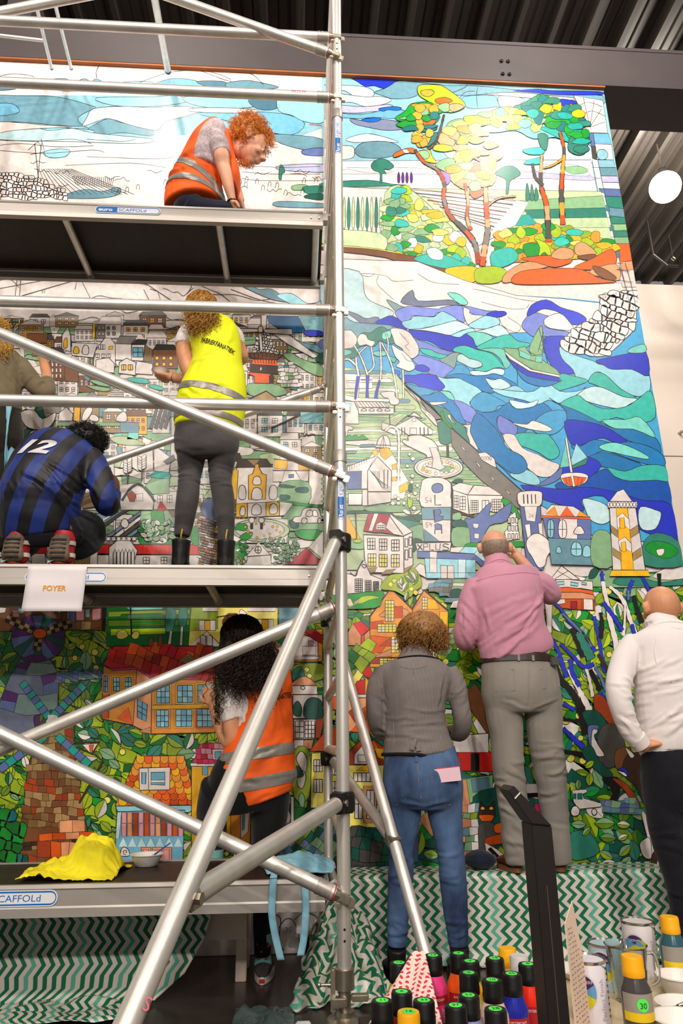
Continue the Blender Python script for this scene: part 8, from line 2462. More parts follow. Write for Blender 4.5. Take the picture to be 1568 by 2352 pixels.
 RD = mat('trainer_red', (190, 32, 40), rough=0.5); SO = mat('gum_sole', (112, 92, 74), rough=0.7, var=0.3, scale=60); WT = mat('trainer_white', (226, 220, 214), rough=0.5)
 for (x, y) in ((28, 1274), (134, 1276)):
  tip = at(x, y, 3.42)
  base = Vector((tip.x, 3.415, P2+0.022)); w = 0.056
  mb = MB(); rows = []
  for t, k, off in ((0, .55, .03), (.08, .85, .015), (.25, 1.0, 0.005), (.45, .86, .0), (.65, .84, .0), (.85, .82, .01), (1.0, .5, .02)):
   rows.append([base+Vector((math.cos(2*math.pi*i/16)*w*k, off+0.018*math.sin(2*math.pi*i/16), 0.005+t*0.145)) for i in range(16)])
  mb.rings(rows); s1 = mb.build('trainer_sole', SO, p.root, smooth=50)
  for g in range(5):
   mb = MB(); mb.box(base+Vector((0, -0.016, 0.03+g*0.022)), (w*1.3, 0.006, 0.008)); mb.build('tread', BLACK_P, s1)
  mb = MB(); rows = []
  for t, k, off, dp in ((-.02, .6, .04, .03), (.08, .95, .05, .04), (.25, 1.1, 0.055, .05), (.5, 1.0, .06, .055), (.75, .98, .065, .06), (.95, .95, .065, .06), (1.12, .75, .06, .05)):
   rows.append([base+Vector((math.cos(2*math.pi*i/16)*w*k, off+dp*math.sin(2*math.pi*i/16), 0.005+t*0.15)) for i in range(16)])
  mb.rings(rows); mb.build('trainer', RD, p.root, smooth=50)
  for t0, k in ((0.10, 1.14), (0.52, 1.06)):
   mb = MB(); mb.rings([[base+Vector((math.cos(2*math.pi*i/20)*w*k*1.02, 0.055+0.056*math.sin(2*math.pi*i/20), 0.005+(t0+q)*0.15+0.02*math.cos(2*math.pi*i/20))) for i in range(20)] for q in (0, 0.14)], cap=False); mb.build('trainer_stripe', WT, p.root, smooth=50)
 rnd = random.Random(7); cc = p.P(198, 1012, 0.13); rx = pxm(45, cc)
 mb = ellipsoid_mass(cc, Matrix.Identity(3), (rx, rx*1.0, rx*0.84), 0.10, 40, 5, 60, 40)
 for _ in range(700):
  v = Vector((rnd.gauss(0, 1), rnd.gauss(0, 1)-0.3, rnd.gauss(0, 1))).normalized(); strand(mb, cc+Vector((v.x*rx, v.y*rx, v.z*rx*0.84))*0.97, v, 0.022, 0.006, 1.3, 0.0022, 0.0, 7, rnd=rnd, n=3)
 mb.build('hair', hairmat('black_afro', (14, 10, 9), 0.4), p.root, smooth=180, recalc=False)
man_kneel()
def person_left():
 p = Person('person in an olive cardigan with a light blue apron tied at the back', 3.76, (at(-15, 1298, 3.76).x, 3.76, P2), seed=77)
 sh = MB()
 p.torso(sh, [(-12, 808, 0.0, 34, 0.07), (-12, 820, -0.01, 52, 0.09), (-12, 842, -0.02, 66, 0.11), (-16, 880, -0.02, 66, 0.115), (-18, 920, -0.01, 64, 0.115), (-18, 945, 0.0, 66, 0.12)])
 p.limb(sh, [(42, 838, 0.0, 24), (62, 862, -0.01, 23), (84, 888, 0.0, 22), (104, 903, 0.02, 20), (110, 892, 0.06, 18), (108, 876, 0.1, 16)])
 p.limb(sh, [(-66, 838, 0.0, 24), (-82, 880, -0.01, 22), (-86, 920, 0.02, 20), (-66, 920, 0.14, 17)])
 p.head(-14, 768, 0.03, 54, (0.15, 1, 0.1), neck=(-12, 815, 0.0), neck_r=0.046)
 b = p.body
 p.limb(b, [(42, 842, 0, 15), (100, 900, 0.03, 14), (108, 870, 0.11, 12), (102, 838, 0.16, 10.5), (98, 822, 0.18, 9)])
 p.limb(b, [(-66, 842, 0, 15), (-86, 918, 0.03, 14), (-60, 918, 0.17, 11), (-46, 914, 0.22, 9)])
 p.hand(p.P(98, 824, 0.18), (-0.1, 0.25, 0.95), (-0.2, 0.9, 0), 0.92, 0.35, 1); p.hand(p.P(-46, 914, 0.23), (0.6, 0.4, 0.2), (0.2, 0.2, 0.8), 0.92, 0.6, 1)
 tr = MB()
 p.torso(tr, [(-18, 935, 0.0, 60, 0.11), (-18, 980, 0.0, 66, 0.13), (-18, 1020, 0.0, 68, 0.13), (-18, 1050, 0, 60, 0.11)])
 p.limb(tr, [(-50, 1030, 0, 34), (-48, 1100, 0, 29), (-46, 1180, 0, 24), (-44, 1262, 0, 19)], body=0.62)
 p.limb(tr, [(12, 1030, 0, 34), (10, 1100, 0, 29), (8, 1180, 0, 24), (6, 1262, 0, 19)], body=0.62)
 p.finish(SK2)
 so = p.garment('cardigan', sh, cloth('olive_knit', (118, 104, 80), var=0.12), folds=p.rfolds(9, (0, 840, 50, 930), 0, 1.2, 60, 4, 6)+p.rfolds(6, (60, 860, 110, 905), 0, -0.6, 30, 3, 5), lumps=(0.003, 14))
 to = p.garment('trousers', tr, cloth('dark_olive_cotton', (38, 32, 26), var=0.2), lumps=(0.003, 14))
 AP = mat('light_blue_apron', (134, 186, 206), rough=0.85, var=0.06, bump=0.1, bscale=120)
 ap = MB(); rows = []
 for i in range(9):
  t = i/8; row = []
  for k in range(9):
   u = k/8; q = p.P(14+u*34-6*math.sin(t*2)+4*math.sin(u*9+t*3), 930+t*(150-20*u), -0.10+0.17*u*u+0.012*math.sin(u*14+t*4)); row.append(q)
  rows.append(row)
 ap.rings(rows, cap=False, closed=False); ao = ap.build('apron', AP, p.root, smooth=180, recalc=False); md = ao.modifiers.new('t', 'SOLIDIFY'); md.thickness = 0.003
 BB = mat('black_boot_leather', (20, 18, 18))
 for x in (-44, 6):
  q = at(x, 1298, 3.76); shoe(p, Vector((q.x, 3.69, P2+0.001)), (0, 1, 0), 0.25, 0.095, BB, BB, 0.08)
 rnd = random.Random(9); HM = hairmat('golden_hair', (196, 148, 62), 0.45); cc = p.P(-14, 760, 0.015); rx = pxm(36, cc)
 mb = ellipsoid_mass(cc, Matrix.Identity(3), (rx, rx*1.1, rx), 0.06, 14, 6)
 o, ax = p.conv([(-12, 770, -0.05, 38), (-6, 795, -0.08, 38), (0, 812, -0.09, 30), (2, 818, -0.09, 16)]); p.limb(mb, None, 4, (0, 1, 0), 0, 18, world=(o, [(a, a*0.6) for a, b in ax]))
 sp = [(p.P(rnd.uniform(-50, 26), rnd.uniform(735, 800), rnd.uniform(-0.15, -0.11)), (rnd.uniform(-0.2, 0.2), -0.2, -1)) for _ in range(80)]
 curls(mb, rnd, sp, 260, 0.08, 0.008, 2.0, 0.0026, 0.15, 0.4); mb.build('hair', HM, p.root, smooth=180, recalc=False)
person_left()
def woman_red():
 p = Person('person with red curly hair in an orange vest bending over on the top platform', 3.60, (at(450, 470, 3.6).x, 3.6, P1), seed=88)
 up = Vector((0, 1, 0))
 ve = MB()
 p.torso(ve, [(448, 476, 0.0, 70, 0.17), (447, 445, 0.0, 66, 0.165), (456, 405, 0.0, 56, 0.15), (470, 368, 0.0, 50, 0.155), (486, 338, 0.0, 46, 0.16), (502, 316, 0.0, 36, 0.15), (514, 308, 0.0, 22, 0.10)])
 p.limb(ve, [(524, 330, 0.0, 10, 0.12), (530, 370, 0.0, 12, 0.13), (538, 410, 0.0, 15, 0.13), (532, 440, 0.0, 14, 0.11)], 4, (0, 1, 0))
 ts = MB()
 p.limb(ts, [(496, 316, -0.12, 20), (502, 328, -0.165, 22), (507, 344, -0.17, 20.5), (509, 352, -0.17, 20)])
 p.limb(ts, [(500, 320, 0.12, 20), (512, 340, 0.165, 20), (518, 356, 0.17, 19)])
 p.torso(ts, [(470, 400, -0.015, 40, 0.15), (480, 360, -0.02, 38, 0.162), (494, 330, -0.02, 34, 0.168), (506, 316, -0.01, 22, 0.13)])
 p.head(578, 334, -0.01, 66, (0.62, 0.08, -0.45), (0.5, 0.0, 0.72), neck=(520, 322, 0.0), neck_r=0.052)
 b = p.body
 p.limb(b, [(500, 322, -0.13, 15), (508, 352, -0.17, 17.5), (512, 378, -0.17, 16.5), (518, 398, -0.17, 14.5), (524, 424, -0.16, 13), (530, 448, -0.15, 10), (533, 462, -0.14, 9)])
 p.limb(b, [(504, 322, 0.13, 15), (518, 352, 0.17, 16), (532, 398, 0.15, 14), (545, 440, 0.1, 11), (552, 460, 0.08, 9.5)])
 p.hand(p.P(533, 462, -0.14), (0.3, 0.15, -0.95), (0.9, 0.1, 0.2), 0.95, 0.3, 1); p.hand(p.P(552, 460, 0.08), (0.3, 0.05, -0.95), (0.9, 0, 0.2), 0.95, 0.3, -1)
 tr = MB()
 zt = P1
 hipz = p.P(446, 470).z
 hx = p.P(446, 470).x; yk = 3.6
 for sy in (-0.085, 0.085):
  pts = [Vector((hx, yk+sy, hipz-0.09)), Vector((hx+0.06, yk+sy, hipz-0.12)), Vector((hx+0.24, yk+sy, zt+0.10)), Vector((hx+0.27, yk+sy, zt+0.075)), Vector((hx+0.18, yk+sy, zt+0.065)), Vector((hx-0.12, yk+sy, zt+0.06))]
  p.limb(tr, None, 5, None, 0.6, 16, world=(pts, [(0.085, 0.085), (0.08, 0.08), (0.072, 0.072), (0.068, 0.068), (0.062, 0.062), (0.05, 0.05)]))
  shoe(p, Vector((hx-0.14, yk+sy, zt+0.002)), (-1, 0, 0), 0.22, 0.09, BLACK_P, BLACK_P, 0.07)
 tr.sphere((hx-0.01, yk, hipz-0.07), (0.12, 0.14, 0.11), 20, 12)
 p.body.sphere((hx-0.01, yk, hipz-0.05), (0.11, 0.12, 0.10), 16, 10)
 p.finish(SK1)
 OR = mat('orange_vest_cloth', (255, 98, 18))
 f = p.rfolds(9, (395, 390, 520, 455), 0, 0.35, 60, 5, 7, 0.3)+p.seg((400, 400, 440, 430, 0, 5, 8), (420, 385, 480, 420, 0, 5, 6))
 vo = p.garment('safety_vest', ve, OR, folds=f, lumps=(0.003, 14))
 vest_lines(p, vo, VEST_TAPE, [(418, 375, 500, 428, 17), (392, 412, 470, 432, 15)])
 p.garment('t_shirt', ts, cloth('heather_tee', (196, 176, 178), var=0.3, scale=70), folds=p.rfolds(6, (480, 300, 530, 350), 0, 1.1, 30, 3, 4), lumps=(0.002, 16))
 p.garment('trousers', tr, cloth('navy_cotton', (24, 26, 44), var=0.2))
 c = p.P(534, 464, -0.14); mb = MB(); mb.tube([c+Vector((math.cos(a)*0.03, math.sin(a)*0.026, 0.004*math.sin(a*9))) for a in [2*math.pi*i/24 for i in range(25)]], 0.0045, 6); mb.build('bracelet', BLACK_P, p.root)
 rnd = random.Random(12); HM = hairmat('red_curls', (222, 126, 44), 0.55); c, h, R = p.H
 cc = p.P(572, 317, 0.0); rx = pxm(43, cc)
 mb = ellipsoid_mass(cc, Matrix.Identity(3), (rx*1.0, rx*1.2, rx*0.94), 0.10, 26, 8)
 for _ in range(950):
  v = Vector((rnd.gauss(0, 1), rnd.gauss(0, 1), rnd.gauss(0, 1)+0.15)).normalized()
  if v.x > 0.3 and v.z < -0.3: continue
  q = cc+Vector((v.x*rx, v.y*rx*1.2, v.z*rx*0.94))*rnd.uniform(0.9, 1.02); strand(mb, q, v+Vector((0.2, 0, -0.2)), rnd.uniform(0.03, 0.065), rnd.uniform(0.006, 0.011), rnd.uniform(1.2, 2.4), 0.0021, 0.5, 12, rnd=rnd, n=3)
 for _ in range(70):
  q = p.P(rnd.uniform(598, 622), rnd.uniform(290, 330), rnd.uniform(-0.08, 0.08)); strand(mb, q, (0.7, 0, -0.6), rnd.uniform(0.05, 0.11), 0.009, 2.2, 0.0018, 0.5, 16, rnd=rnd, n=3)
 for _ in range(50):
  q = p.P(rnd.uniform(545, 575), rnd.uniform(360, 376), rnd.uniform(-0.08, 0.08)); strand(mb, q, (0.3, 0, -0.9), rnd.uniform(0.03, 0.06), 0.009, 1.6, 0.002, 0.3, 12, rnd=rnd, n=3)
 mb.build('hair', HM, p.root, smooth=180, recalc=False)
woman_red()
# ================================================================== benches and chevron oilcloths
m, nt, bs = newmat('chevron_oilcloth'); N = nt.nodes; L = nt.links
def nd(op, a, b=None):
 n = N.new('ShaderNodeMath'); n.operation = op
 for i, x in enumerate((a, b)):
  if x is None: continue
  if isinstance(x, (int, float)): n.inputs[i].default_value = x
  else: L.new(x, n.inputs[i])
 return n.outputs[0]
uvn = N.new('ShaderNodeUVMap'); uvn.uv_map = 'uv'; sx = N.new('ShaderNodeSeparateXYZ'); L.new(uvn.outputs[0], sx.inputs[0])
tri = nd('PINGPONG', sx.outputs[1], 0.040); u_ = nd('ADD', nd('ADD', sx.outputs[0], nd('MULTIPLY', tri, 0.85)), 20.0)
st = nd('GREATER_THAN', nd('MODULO', u_, 0.050), 0.026); fifth = nd('GREATER_THAN', nd('MODULO', u_, 0.250), 0.200)
mx = N.new('ShaderNodeMix'); mx.data_type = 'RGBA'; mx.inputs[6].default_value = lin((14, 112, 76)); mx.inputs[7].default_value = lin((96, 180, 154)); L.new(fifth, mx.inputs[0])
m2 = N.new('ShaderNodeMix'); m2.data_type = 'RGBA'; m2.inputs[6].default_value = lin((222, 210, 198)); L.new(st, m2.inputs[0]); L.new(mx.outputs[2], m2.inputs[7]); L.new(m2.outputs[2], bs.inputs['Base Color'])
bs.inputs['Roughness'].default_value = 0.42
CHEV = m
def sheet(name, fn, nu, nv, m_, parent=None, uvfn=None, thick=0.002):
 """cloth grid: fn(u,v) -> point, u,v in 0..1; uv measured in metres"""
 vs = [fn(i/nu, j/nv) for j in range(nv+1) for i in range(nu+1)]
 fs = [(j*(nu+1)+i, j*(nu+1)+i+1, (j+1)*(nu+1)+i+1, (j+1)*(nu+1)+i) for j in range(nv) for i in range(nu)]
 me = bpy.data.meshes.new(name); me.from_pydata([tuple(v) for v in vs], [], fs); me.materials.append(m_)
 me.polygons.foreach_set('use_smooth', [True]*len(fs))
 if uvfn:
  uv = me.uv_layers.new(name='uv')
  for l in me.loops:
   k = l.vertex_index; uv.data[l.index].uv = uvfn((k % (nu+1))/nu, (k//(nu+1))/nv)
 o = link(me, name, parent)
 if thick: md = o.modifiers.new('t', 'SOLIDIFY'); md.thickness = thick
 return o
NZ = lambda x, y, s=0: noise.noise(Vector((x, y, s)))
WOOD = mat('white_painted_wood', (206, 188, 172), rough=0.6, var=0.06)
def bench(x0, x1, y0, y1, h, lab):
 b = empty('bench', ((x0+x1)/2, (y0+y1)/2, 0), lab, 'bench')
 mb = MB(); mb.bbox((x0, y0, h-0.03), (x1, y1, h)); mb.build('seat', WOOD, b, bevel=0.003)
 mb = MB(); mb.bbox((x0+0.01, y0+0.012, h-0.25), (x1-0.012, y0+0.032, h-0.03)); mb.build('front_board', WOOD, b, bevel=0.003)
 for x in (x0+0.06, x1-0.03):
  for y in (y0+0.034, y1-0.06):
   mb = MB(); mb.bbox((x-0.03, y, 0), (x+0.022, y+0.05, h-0.03)); mb.build('leg', WOOD, b, bevel=0.003)
xl = at(571, 2150, 3.80).x
bench(-2.15, xl, 3.80, 4.10, BENCH+0.018, 'white painted wooden bench partly under the cloth behind the lowest platform')
xr0, xr1 = at(812, 2020, 3.97).x, at(1540, 2020, 3.97).x
bench(xr0+0.02, xr1-0.02, 3.985, 4.235, BENCH-0.004, 'wooden bench hidden under green chevron cloth below the pink shirt')
xs = xl-0.17
def f_left(u, v):
 e = [0, 0.0, -0.03, -0.10, -0.26, -0.30, -0.33][min(6, int(v*6))]; e2 = [0.0, -0.03, -0.10, -0.26, -0.30, -0.33, -0.33][min(6, int(v*6))]; k = v*6-int(v*6)
 x = -2.15+(xs+e*(1-k)+e2*k+2.15)*u
 if v < 0.62:
  t = v/0.62; z = BENCH+0.022-(BENCH+0.008)*t; y = 3.79-0.06*t-0.16*t*t+0.012*NZ(x*4, t*2)*t
 else:
  t = (v-0.62)/0.38; y = 3.57-0.22*t+0.03*NZ(x*3, 5)*t; z = 0.012+abs(0.045*NZ(x*5, t*4, 2))*(1-t*0.4)
 return Vector((x, y, max(z, 0.003)))
tag(sheet('oilcloth', f_left, 90, 50, CHEV, None, lambda u, v: (u*2.0-v*0.42, v*0.72)), 'green chevron cloth hanging below the lowest platform and spreading on the floor', 'cloth')
def f_right(u, v):
 x = xr0-0.02+(xr1-xr0+0.04)*u; w = 0.10
 if v < 0.28:
  t = v/0.28; y = 4.238-(4.238-3.972)*t; z = BENCH+0.002
  if t > 0.9: z -= 0.004
 else:
  t = (v-0.28)/0.72; fold = (math.sin(x*17+2*NZ(x*2, 1))*0.5+math.sin(x*41+3*NZ(x*3, 4))*0.3)*(0.010+0.034*t)
  y = 3.966-0.010*t-0.5*(fold+0.02*t)-0.03*max(0, t-0.85)*6; z = BENCH-0.002-(BENCH-0.012)*t+0.012*max(0, t-0.8)*NZ(x*6, t*3)*5
 return Vector((x, min(max(y, 3.925), 4.238), max(z, 0.004)))
tag(sheet('oilcloth', f_right, 220, 44, CHEV, None, lambda u, v: (u*(xr1-xr0), v*0.70)), 'green chevron cloth draped over the bench below the pink shirt', 'cloth')
hc = at(800, 2215, 3.55)
def f_heap(u, v):
 a = (u-0.5)*2; t = v; x = hc.x+a*(0.13+0.11*t)-0.02; z = 0.36*(1-t)**1.1*(1-0.35*abs(a)); y = 3.86-0.42*t+0.05*NZ(a*4, t*5, 3)
 z += 0.035*NZ(a*5, t*6, 7)+0.02*math.sin(a*9+t*4); return Vector((x+0.02*NZ(t*6, a*3, 5), y, max(z, 0.004)))
tag(sheet('oilcloth', f_heap, 60, 50, CHEV, None, lambda u, v: (u*0.42+0.05*math.sin(v*5), v*0.6)), 'bunched end of green chevron cloth heaped on the floor behind the castor', 'cloth')
YR = mat('yellow_rag', (238, 220, 30), rough=0.85, var=0.12, scale=14, bump=0.15, bscale=90)
rc = at(180, 2000, 3.40);
def f_rag(u, v):
 a = (u-0.5)*2; b = (v-0.5)*2; r = math.hypot(a, b); x = rc.x-0.012+a*0.195+0.02*NZ(a*2, b*2, 1); y = 3.42+b*0.18
 pk = 0.125/(1+math.exp(-12*(0.52-math.hypot((a-0.42)/0.9, b*0.9))))+0.055*math.exp(-((a+0.2)**2*5+(b+0.2)**2*4))+0.02*math.exp(-((a+0.7)**2*8))
 z = P3-0.004+pk*(1+0.22*NZ(a*3, b*3, 2))+0.03*abs(NZ(a*5, b*6, 4))*(1 if pk > 0.012 else 0.5); return Vector((x, y, max(z, P3-0.003)))
tag(sheet('cleaning_rag', f_rag, 60, 60, YR, None, None, 0.003), 'crumpled yellow rag on the lowest platform', 'rag')
WP = mat('white_plastic', (228, 220, 212))
def bowl(c, r, h, lab, paint=None, grp=None, cat='bowl'):
 b = empty('paint_bowl', c, lab, cat, grp); c = Vector(c)
 mb = MB(); mb.lathe([(r*0.6, 0), (r*0.66, 0.002), (r*0.97, h*0.95), (r*1.04, h*0.97), (r*1.03, h), (r*0.94, h), (r*0.62, h*0.12), (0.001, h*0.1)], c, 30); mb.build('bowl', WP, b, smooth=50)
 if paint:
  mb = MB(); mb.lathe([(r*0.72, h*0.30), (r*0.5, h*0.32), (0.001, h*0.31)], c, 24); mb.build('paint', mat('paint_'+paint, PAL[paint], rough=0.2, var=0.3, scale=30), b, smooth=60)
 return b
q = at(338, 1986, 3.62); bowl((q.x, 3.60, P3-0.007), 0.075, 0.05, 'white paint bowl with a brush beside the yellow rag', 'yel')
def brush(a, e, lab, col=(40, 60, 150)):
 a, e = Vector(a), Vector(e); r = empty('paint_brush', a, lab, 'brush')
 mb = MB(); mb.cyl(a, a.lerp(e, 0.7), 0.003, 0.0042, 8); mb.build('handle', mat('brush_%d' % col[0], col, rough=0.4), r, smooth=50)
 mb = MB(); mb.cyl(a.lerp(e, 0.7), a.lerp(e, 0.85), 0.005, n=8); mb.build('ferrule', STEEL, r, smooth=50)
 mb = MB(); mb.cyl(a.lerp(e, 0.84), e, 0.005, 0.002, 8); mb.build('bristles', mat('bristle', (60, 44, 34)), r, smooth=50)
brush((q.x+0.10, 3.62, P3+0.085), (q.x+0.005, 3.60, P3+0.018), 'blue handled brush standing in the white bowl beside the yellow rag')
g = at(598, 1294, 3.72); bowl((g.x, 3.70, P2-0.007), 0.085, 0.035, 'low grey paint dish beside the boots on the middle platform', 'gry')
brush(at(545, 1275, 3.58), (g.x-0.04, 3.68, P2+0.02), 'long thin brush leaning from a boot to the grey dish', (196, 150, 90))
AP = mat('light_blue_apron', (134, 186, 206)); ac = at(690, 2005, 3.45)
def f_ap(u, v):
 a = (u-0.5)*2; b = (v-0.5)*2; x = ac.x-0.005+a*0.155*(1-0.12*b*b); y = 3.47+b*0.2;
 z = P3+0.004+0.06*max(0, 1-a*a*1.1)*max(0, 1-b*b)**0.7*(0.75+0.25*NZ(a*2, b*2, 3))+0.008*NZ(a*5, b*5, 9); return Vector((x, y, max(z, P3-0.003)))
ar = empty('apron', (ac.x, 3.4, P3), 'light blue apron with hanging straps thrown over the lowest platform', 'apron')
sheet('apron_cloth', f_ap, 40, 40, AP, ar, None, 0.004)
for (x0, pts) in ((0, [(628, 2016), (625, 2060), (624, 2100), (632, 2150), (645, 2205)]), (1, [(700, 2028), (702, 2090), (698, 2150), (690, 2195)])):
 w0 = [at(x, y, 3.122) for x, y in pts]; c = catmull([tuple(Vector((w0[0].x, 3.30, P3+0.012))), tuple(Vector((w0[0].x, 3.128, P3+0.01)))]+[tuple(k) for k in w0], 6)
 sheet('strap', lambda u, v, c=c: c[int(v*(len(c)-1))]+Vector(((u-0.5)*0.028, 0.004*math.sin(v*9)*(u-0.5), 0)), 3, len(c)-1, AP, ar, None, 0.002)
fa, fb = at(63, 1312, PY-0.006), at(199, 1312, PY-0.006); zb_ = at(130, 1404, PY-0.02).z; z3 = P2-0.012
fy = empty('paper_notice', ((fa.x+fb.x)/2, PY-0.01, zb_), 'white paper notice reading FOYER taped to the middle platform', 'notice')
PAP = mat('white_paper', (232, 224, 226), rough=0.8, var=0.02)
sheet('sheet', lambda u, v: Vector((fa.x+(fb.x-fa.x)*u, PY-0.0065-0.010*v*v-0.006*math.sin(u*3)*v, z3+(zb_-z3)*v)), 10, 10, PAP, fy, None, 0.0006)
mb = MB(); text_on(mb, 'FOYER', 0.036, ((fa.x+fb.x)/2, PY-0.0155, z3+(zb_-z3)*0.55), (1, 0, 0), (0, 0, 1), True, 0.0008); mb.build('print', mat('orange_ink', (232, 160, 52), rough=0.8), fy)
bg = at(606, 2318, 3.36)
tag(sheet('plastic_bag', lambda u, v: Vector((bg.x+(u-0.5)*0.25, 3.36+(v-0.5)*0.24, 0.004+0.06*abs(NZ(u*4, v*4, 8))*max(0, 1-((u-.5)**2+(v-.5)**2)*3.6)+0.02*math.exp(-((u-.15)**2+(v-.6)**2)*60))), 36, 36, mat('grey_plastic_film', (70, 84, 84), rough=0.2, var=0.3, coat=0.4), None, None, 0.001), 'flat crumpled grey plastic bag on the dark floor', 'bag')
nb = at(1104, 1995, 4.10); mb = ellipsoid_mass(Vector((nb.x, 4.10, BENCH+0.05)), Matrix.Identity(3), (0.085, 0.09, 0.045), 0.12, 10, 3, 24, 14)
tag(mb.build('cloth_cap', cloth('navy_cap', (26, 30, 48)), smooth=180), 'dark navy cap lying on the chevron cloth beside the brown shoe', 'cap')
# ================================================================== low table with paint bottles and tins
TT = 0.30
def table(x0, x1, ya, yb, m_, lab):
 tb = empty('low_table', ((x0+x1)/2, (ya+yb)/2, 0), lab, 'table')
 mb = MB(); mb.bbox((x0, ya, TT-0.03), (x1, yb, TT)); mb.build('table_top', m_, tb, bevel=0.003)
 for x in (x0+0.05, x1-0.05):
  for y in (ya+0.05, yb-0.05): mb = MB(); mb.bbox((x-0.025, y-0.025, 0), (x+0.025, y+0.025, TT-0.03)); mb.build('leg', m_, tb, bevel=0.002)
tm = at(1278, 2300, 2.1).x
table(at(862, 2330, 1.9).x, tm-0.004, 1.80, 2.42, mat('dark_table_top', (44, 36, 32), rough=0.6), 'low dark table crowded with paint bottles')
table(tm, 1.75, 1.80, 2.82, mat('cream_table_top', (206, 184, 150), rough=0.6, var=0.08), 'low cream table with paint tins and white bowls')
STG = mat('green_sticker', (84, 232, 84), rough=0.5, var=0.02); INK = mat('black_ink', (14, 14, 14), rough=0.7); LABR = mat('label_red', (172, 24, 34), rough=0.45, var=0.04); WLB = mat('label_white', (224, 214, 206), rough=0.5, var=0.03)
def wrapc(c, r, a0): return lambda x, y, off=0.0008: (c[0]+(r+off)*math.sin(x/r+a0), c[1]-(r+off)*math.cos(x/r+a0), c[2]+y)
def cdisc(mb, w_, cx, cz, ra, rb, off, a0=0, a1=2*math.pi, n=28):
 mb.rings([[w_(cx+math.cos(a0+(a1-a0)*k/n)*ra*t, cz+math.sin(a0+(a1-a0)*k/n)*rb*t, off) for k in range(n+1)] for t in (0.02, .3, .6, .82, 1)], cap=False, closed=False)
def patch(name, m_, c, r, a0, a1, z0, z1, par, off=0.0006, n=10):
 mb = MB(); mb.rings([[(c[0]+(r+off)*math.sin(a0+(a1-a0)*k/n), c[1]-(r+off)*math.cos(a0+(a1-a0)*k/n), c[2]+z) for k in range(n+1)] for z in (z0, z1)], cap=False, closed=False); return mb.build(name, m_, par, smooth=60)
def bottle(px, py, col, cap, num, lab, hz=0.19, r=0.0365, band=None):
 c = (px, py, TT+0.0005)
 b = empty('paint_bottle', c, lab, 'bottle', 'paint bottles on the low table'); s = hz/0.19
 bm_ = mat('bottle_%d_%d_%d' % col, col, rough=0.22, var=0.04)
 mb = MB(); mb.lathe([(r*0.9, 0), (r, 0.004), (r, 0.105*s), (r*0.96, 0.118*s), (r*0.72, 0.138*s), (r*0.66, 0.150*s), (r*0.64, 0.155*s)], c, 28); mb.build('body', bm_, b, smooth=50)
 cm = mat('cap_black', (16, 15, 15), rough=0.4) if cap == 'k' else mat('cap_yellow', (246, 176, 10), rough=0.4, var=0.03) if cap == 'y' else mat('cap_grey', (206, 200, 196), rough=0.4)
 mb = MB(); mb.lathe([(r*0.70, 0.143*s), (r*0.73, 0.145*s), (r*0.73, 0.160*s), (r*0.71, 0.162*s), (r*0.71, 0.185*s), (r*0.66, 0.19*s), (0.001, 0.19*s)], c, 26); co = mb.build('cap', cm, b, smooth=40)
 if cap == 'k' or num == '16':
  mb = MB(); mb.lathe([(r*0.42, 0.1903*s), (r*0.42, 0.1908*s), (0.001, 0.1908*s)], c, 18); so = mb.build('sticker', STG, co)
  mb = MB(); text_on(mb, num, r*0.5, (c[0], c[1]-r*0.16, c[2]+0.1912*s), (1, 0, 0), (0, 1, 0), True); mb.build('print', INK, so)
 if band is None:
  lb = patch('label', LABR, c, r, -1.2, 1.2, 0.03*s, 0.10*s, b); patch('label_print', bm_, c, r, 0.1, 1.2, 0.035*s, 0.078*s, lb, 0.0009)
  mb = MB(); w_ = wrapc(c, r, -0.75); text_on(mb, 'AMSTERDAM', 0.0085, None, None, None, wrapfn=lambda x, y: w_(x, y+0.088*s, 0.0013)); w2 = wrapc(c, r, 0); text_on(mb, 'ACRYLIC', 0.012, None, None, None, wrapfn=lambda x, y: w2(0.022-y, 0.035*s+x*0.75, 0.0014)); mb.build('print', WLB, lb)
 else:
  lb = patch('label', mat('label_grey', (150, 142, 132), rough=0.5), c, r, -1.4, 1.4, 0.07*s, 0.112*s, b); patch('label_band', mat('label_yellow', (232, 196, 16), rough=0.5), c, r, -1.4, 1.4, 0.05*s, 0.07*s, lb)
  if band == 'n':
   mb = MB(); w_ = wrapc(c, r, -0.05); cdisc(mb, w_, 0, 0.088*s, 0.016, 0.016, 0.0012); so = mb.build('sticker', STG, lb, recalc=False)
   mb = MB(); text_on(mb, num, 0.019, None, None, None, True, wrapfn=lambda x, y: w_(x, y+0.081*s, 0.0018)); mb.build('print', INK, so, recalc=False)
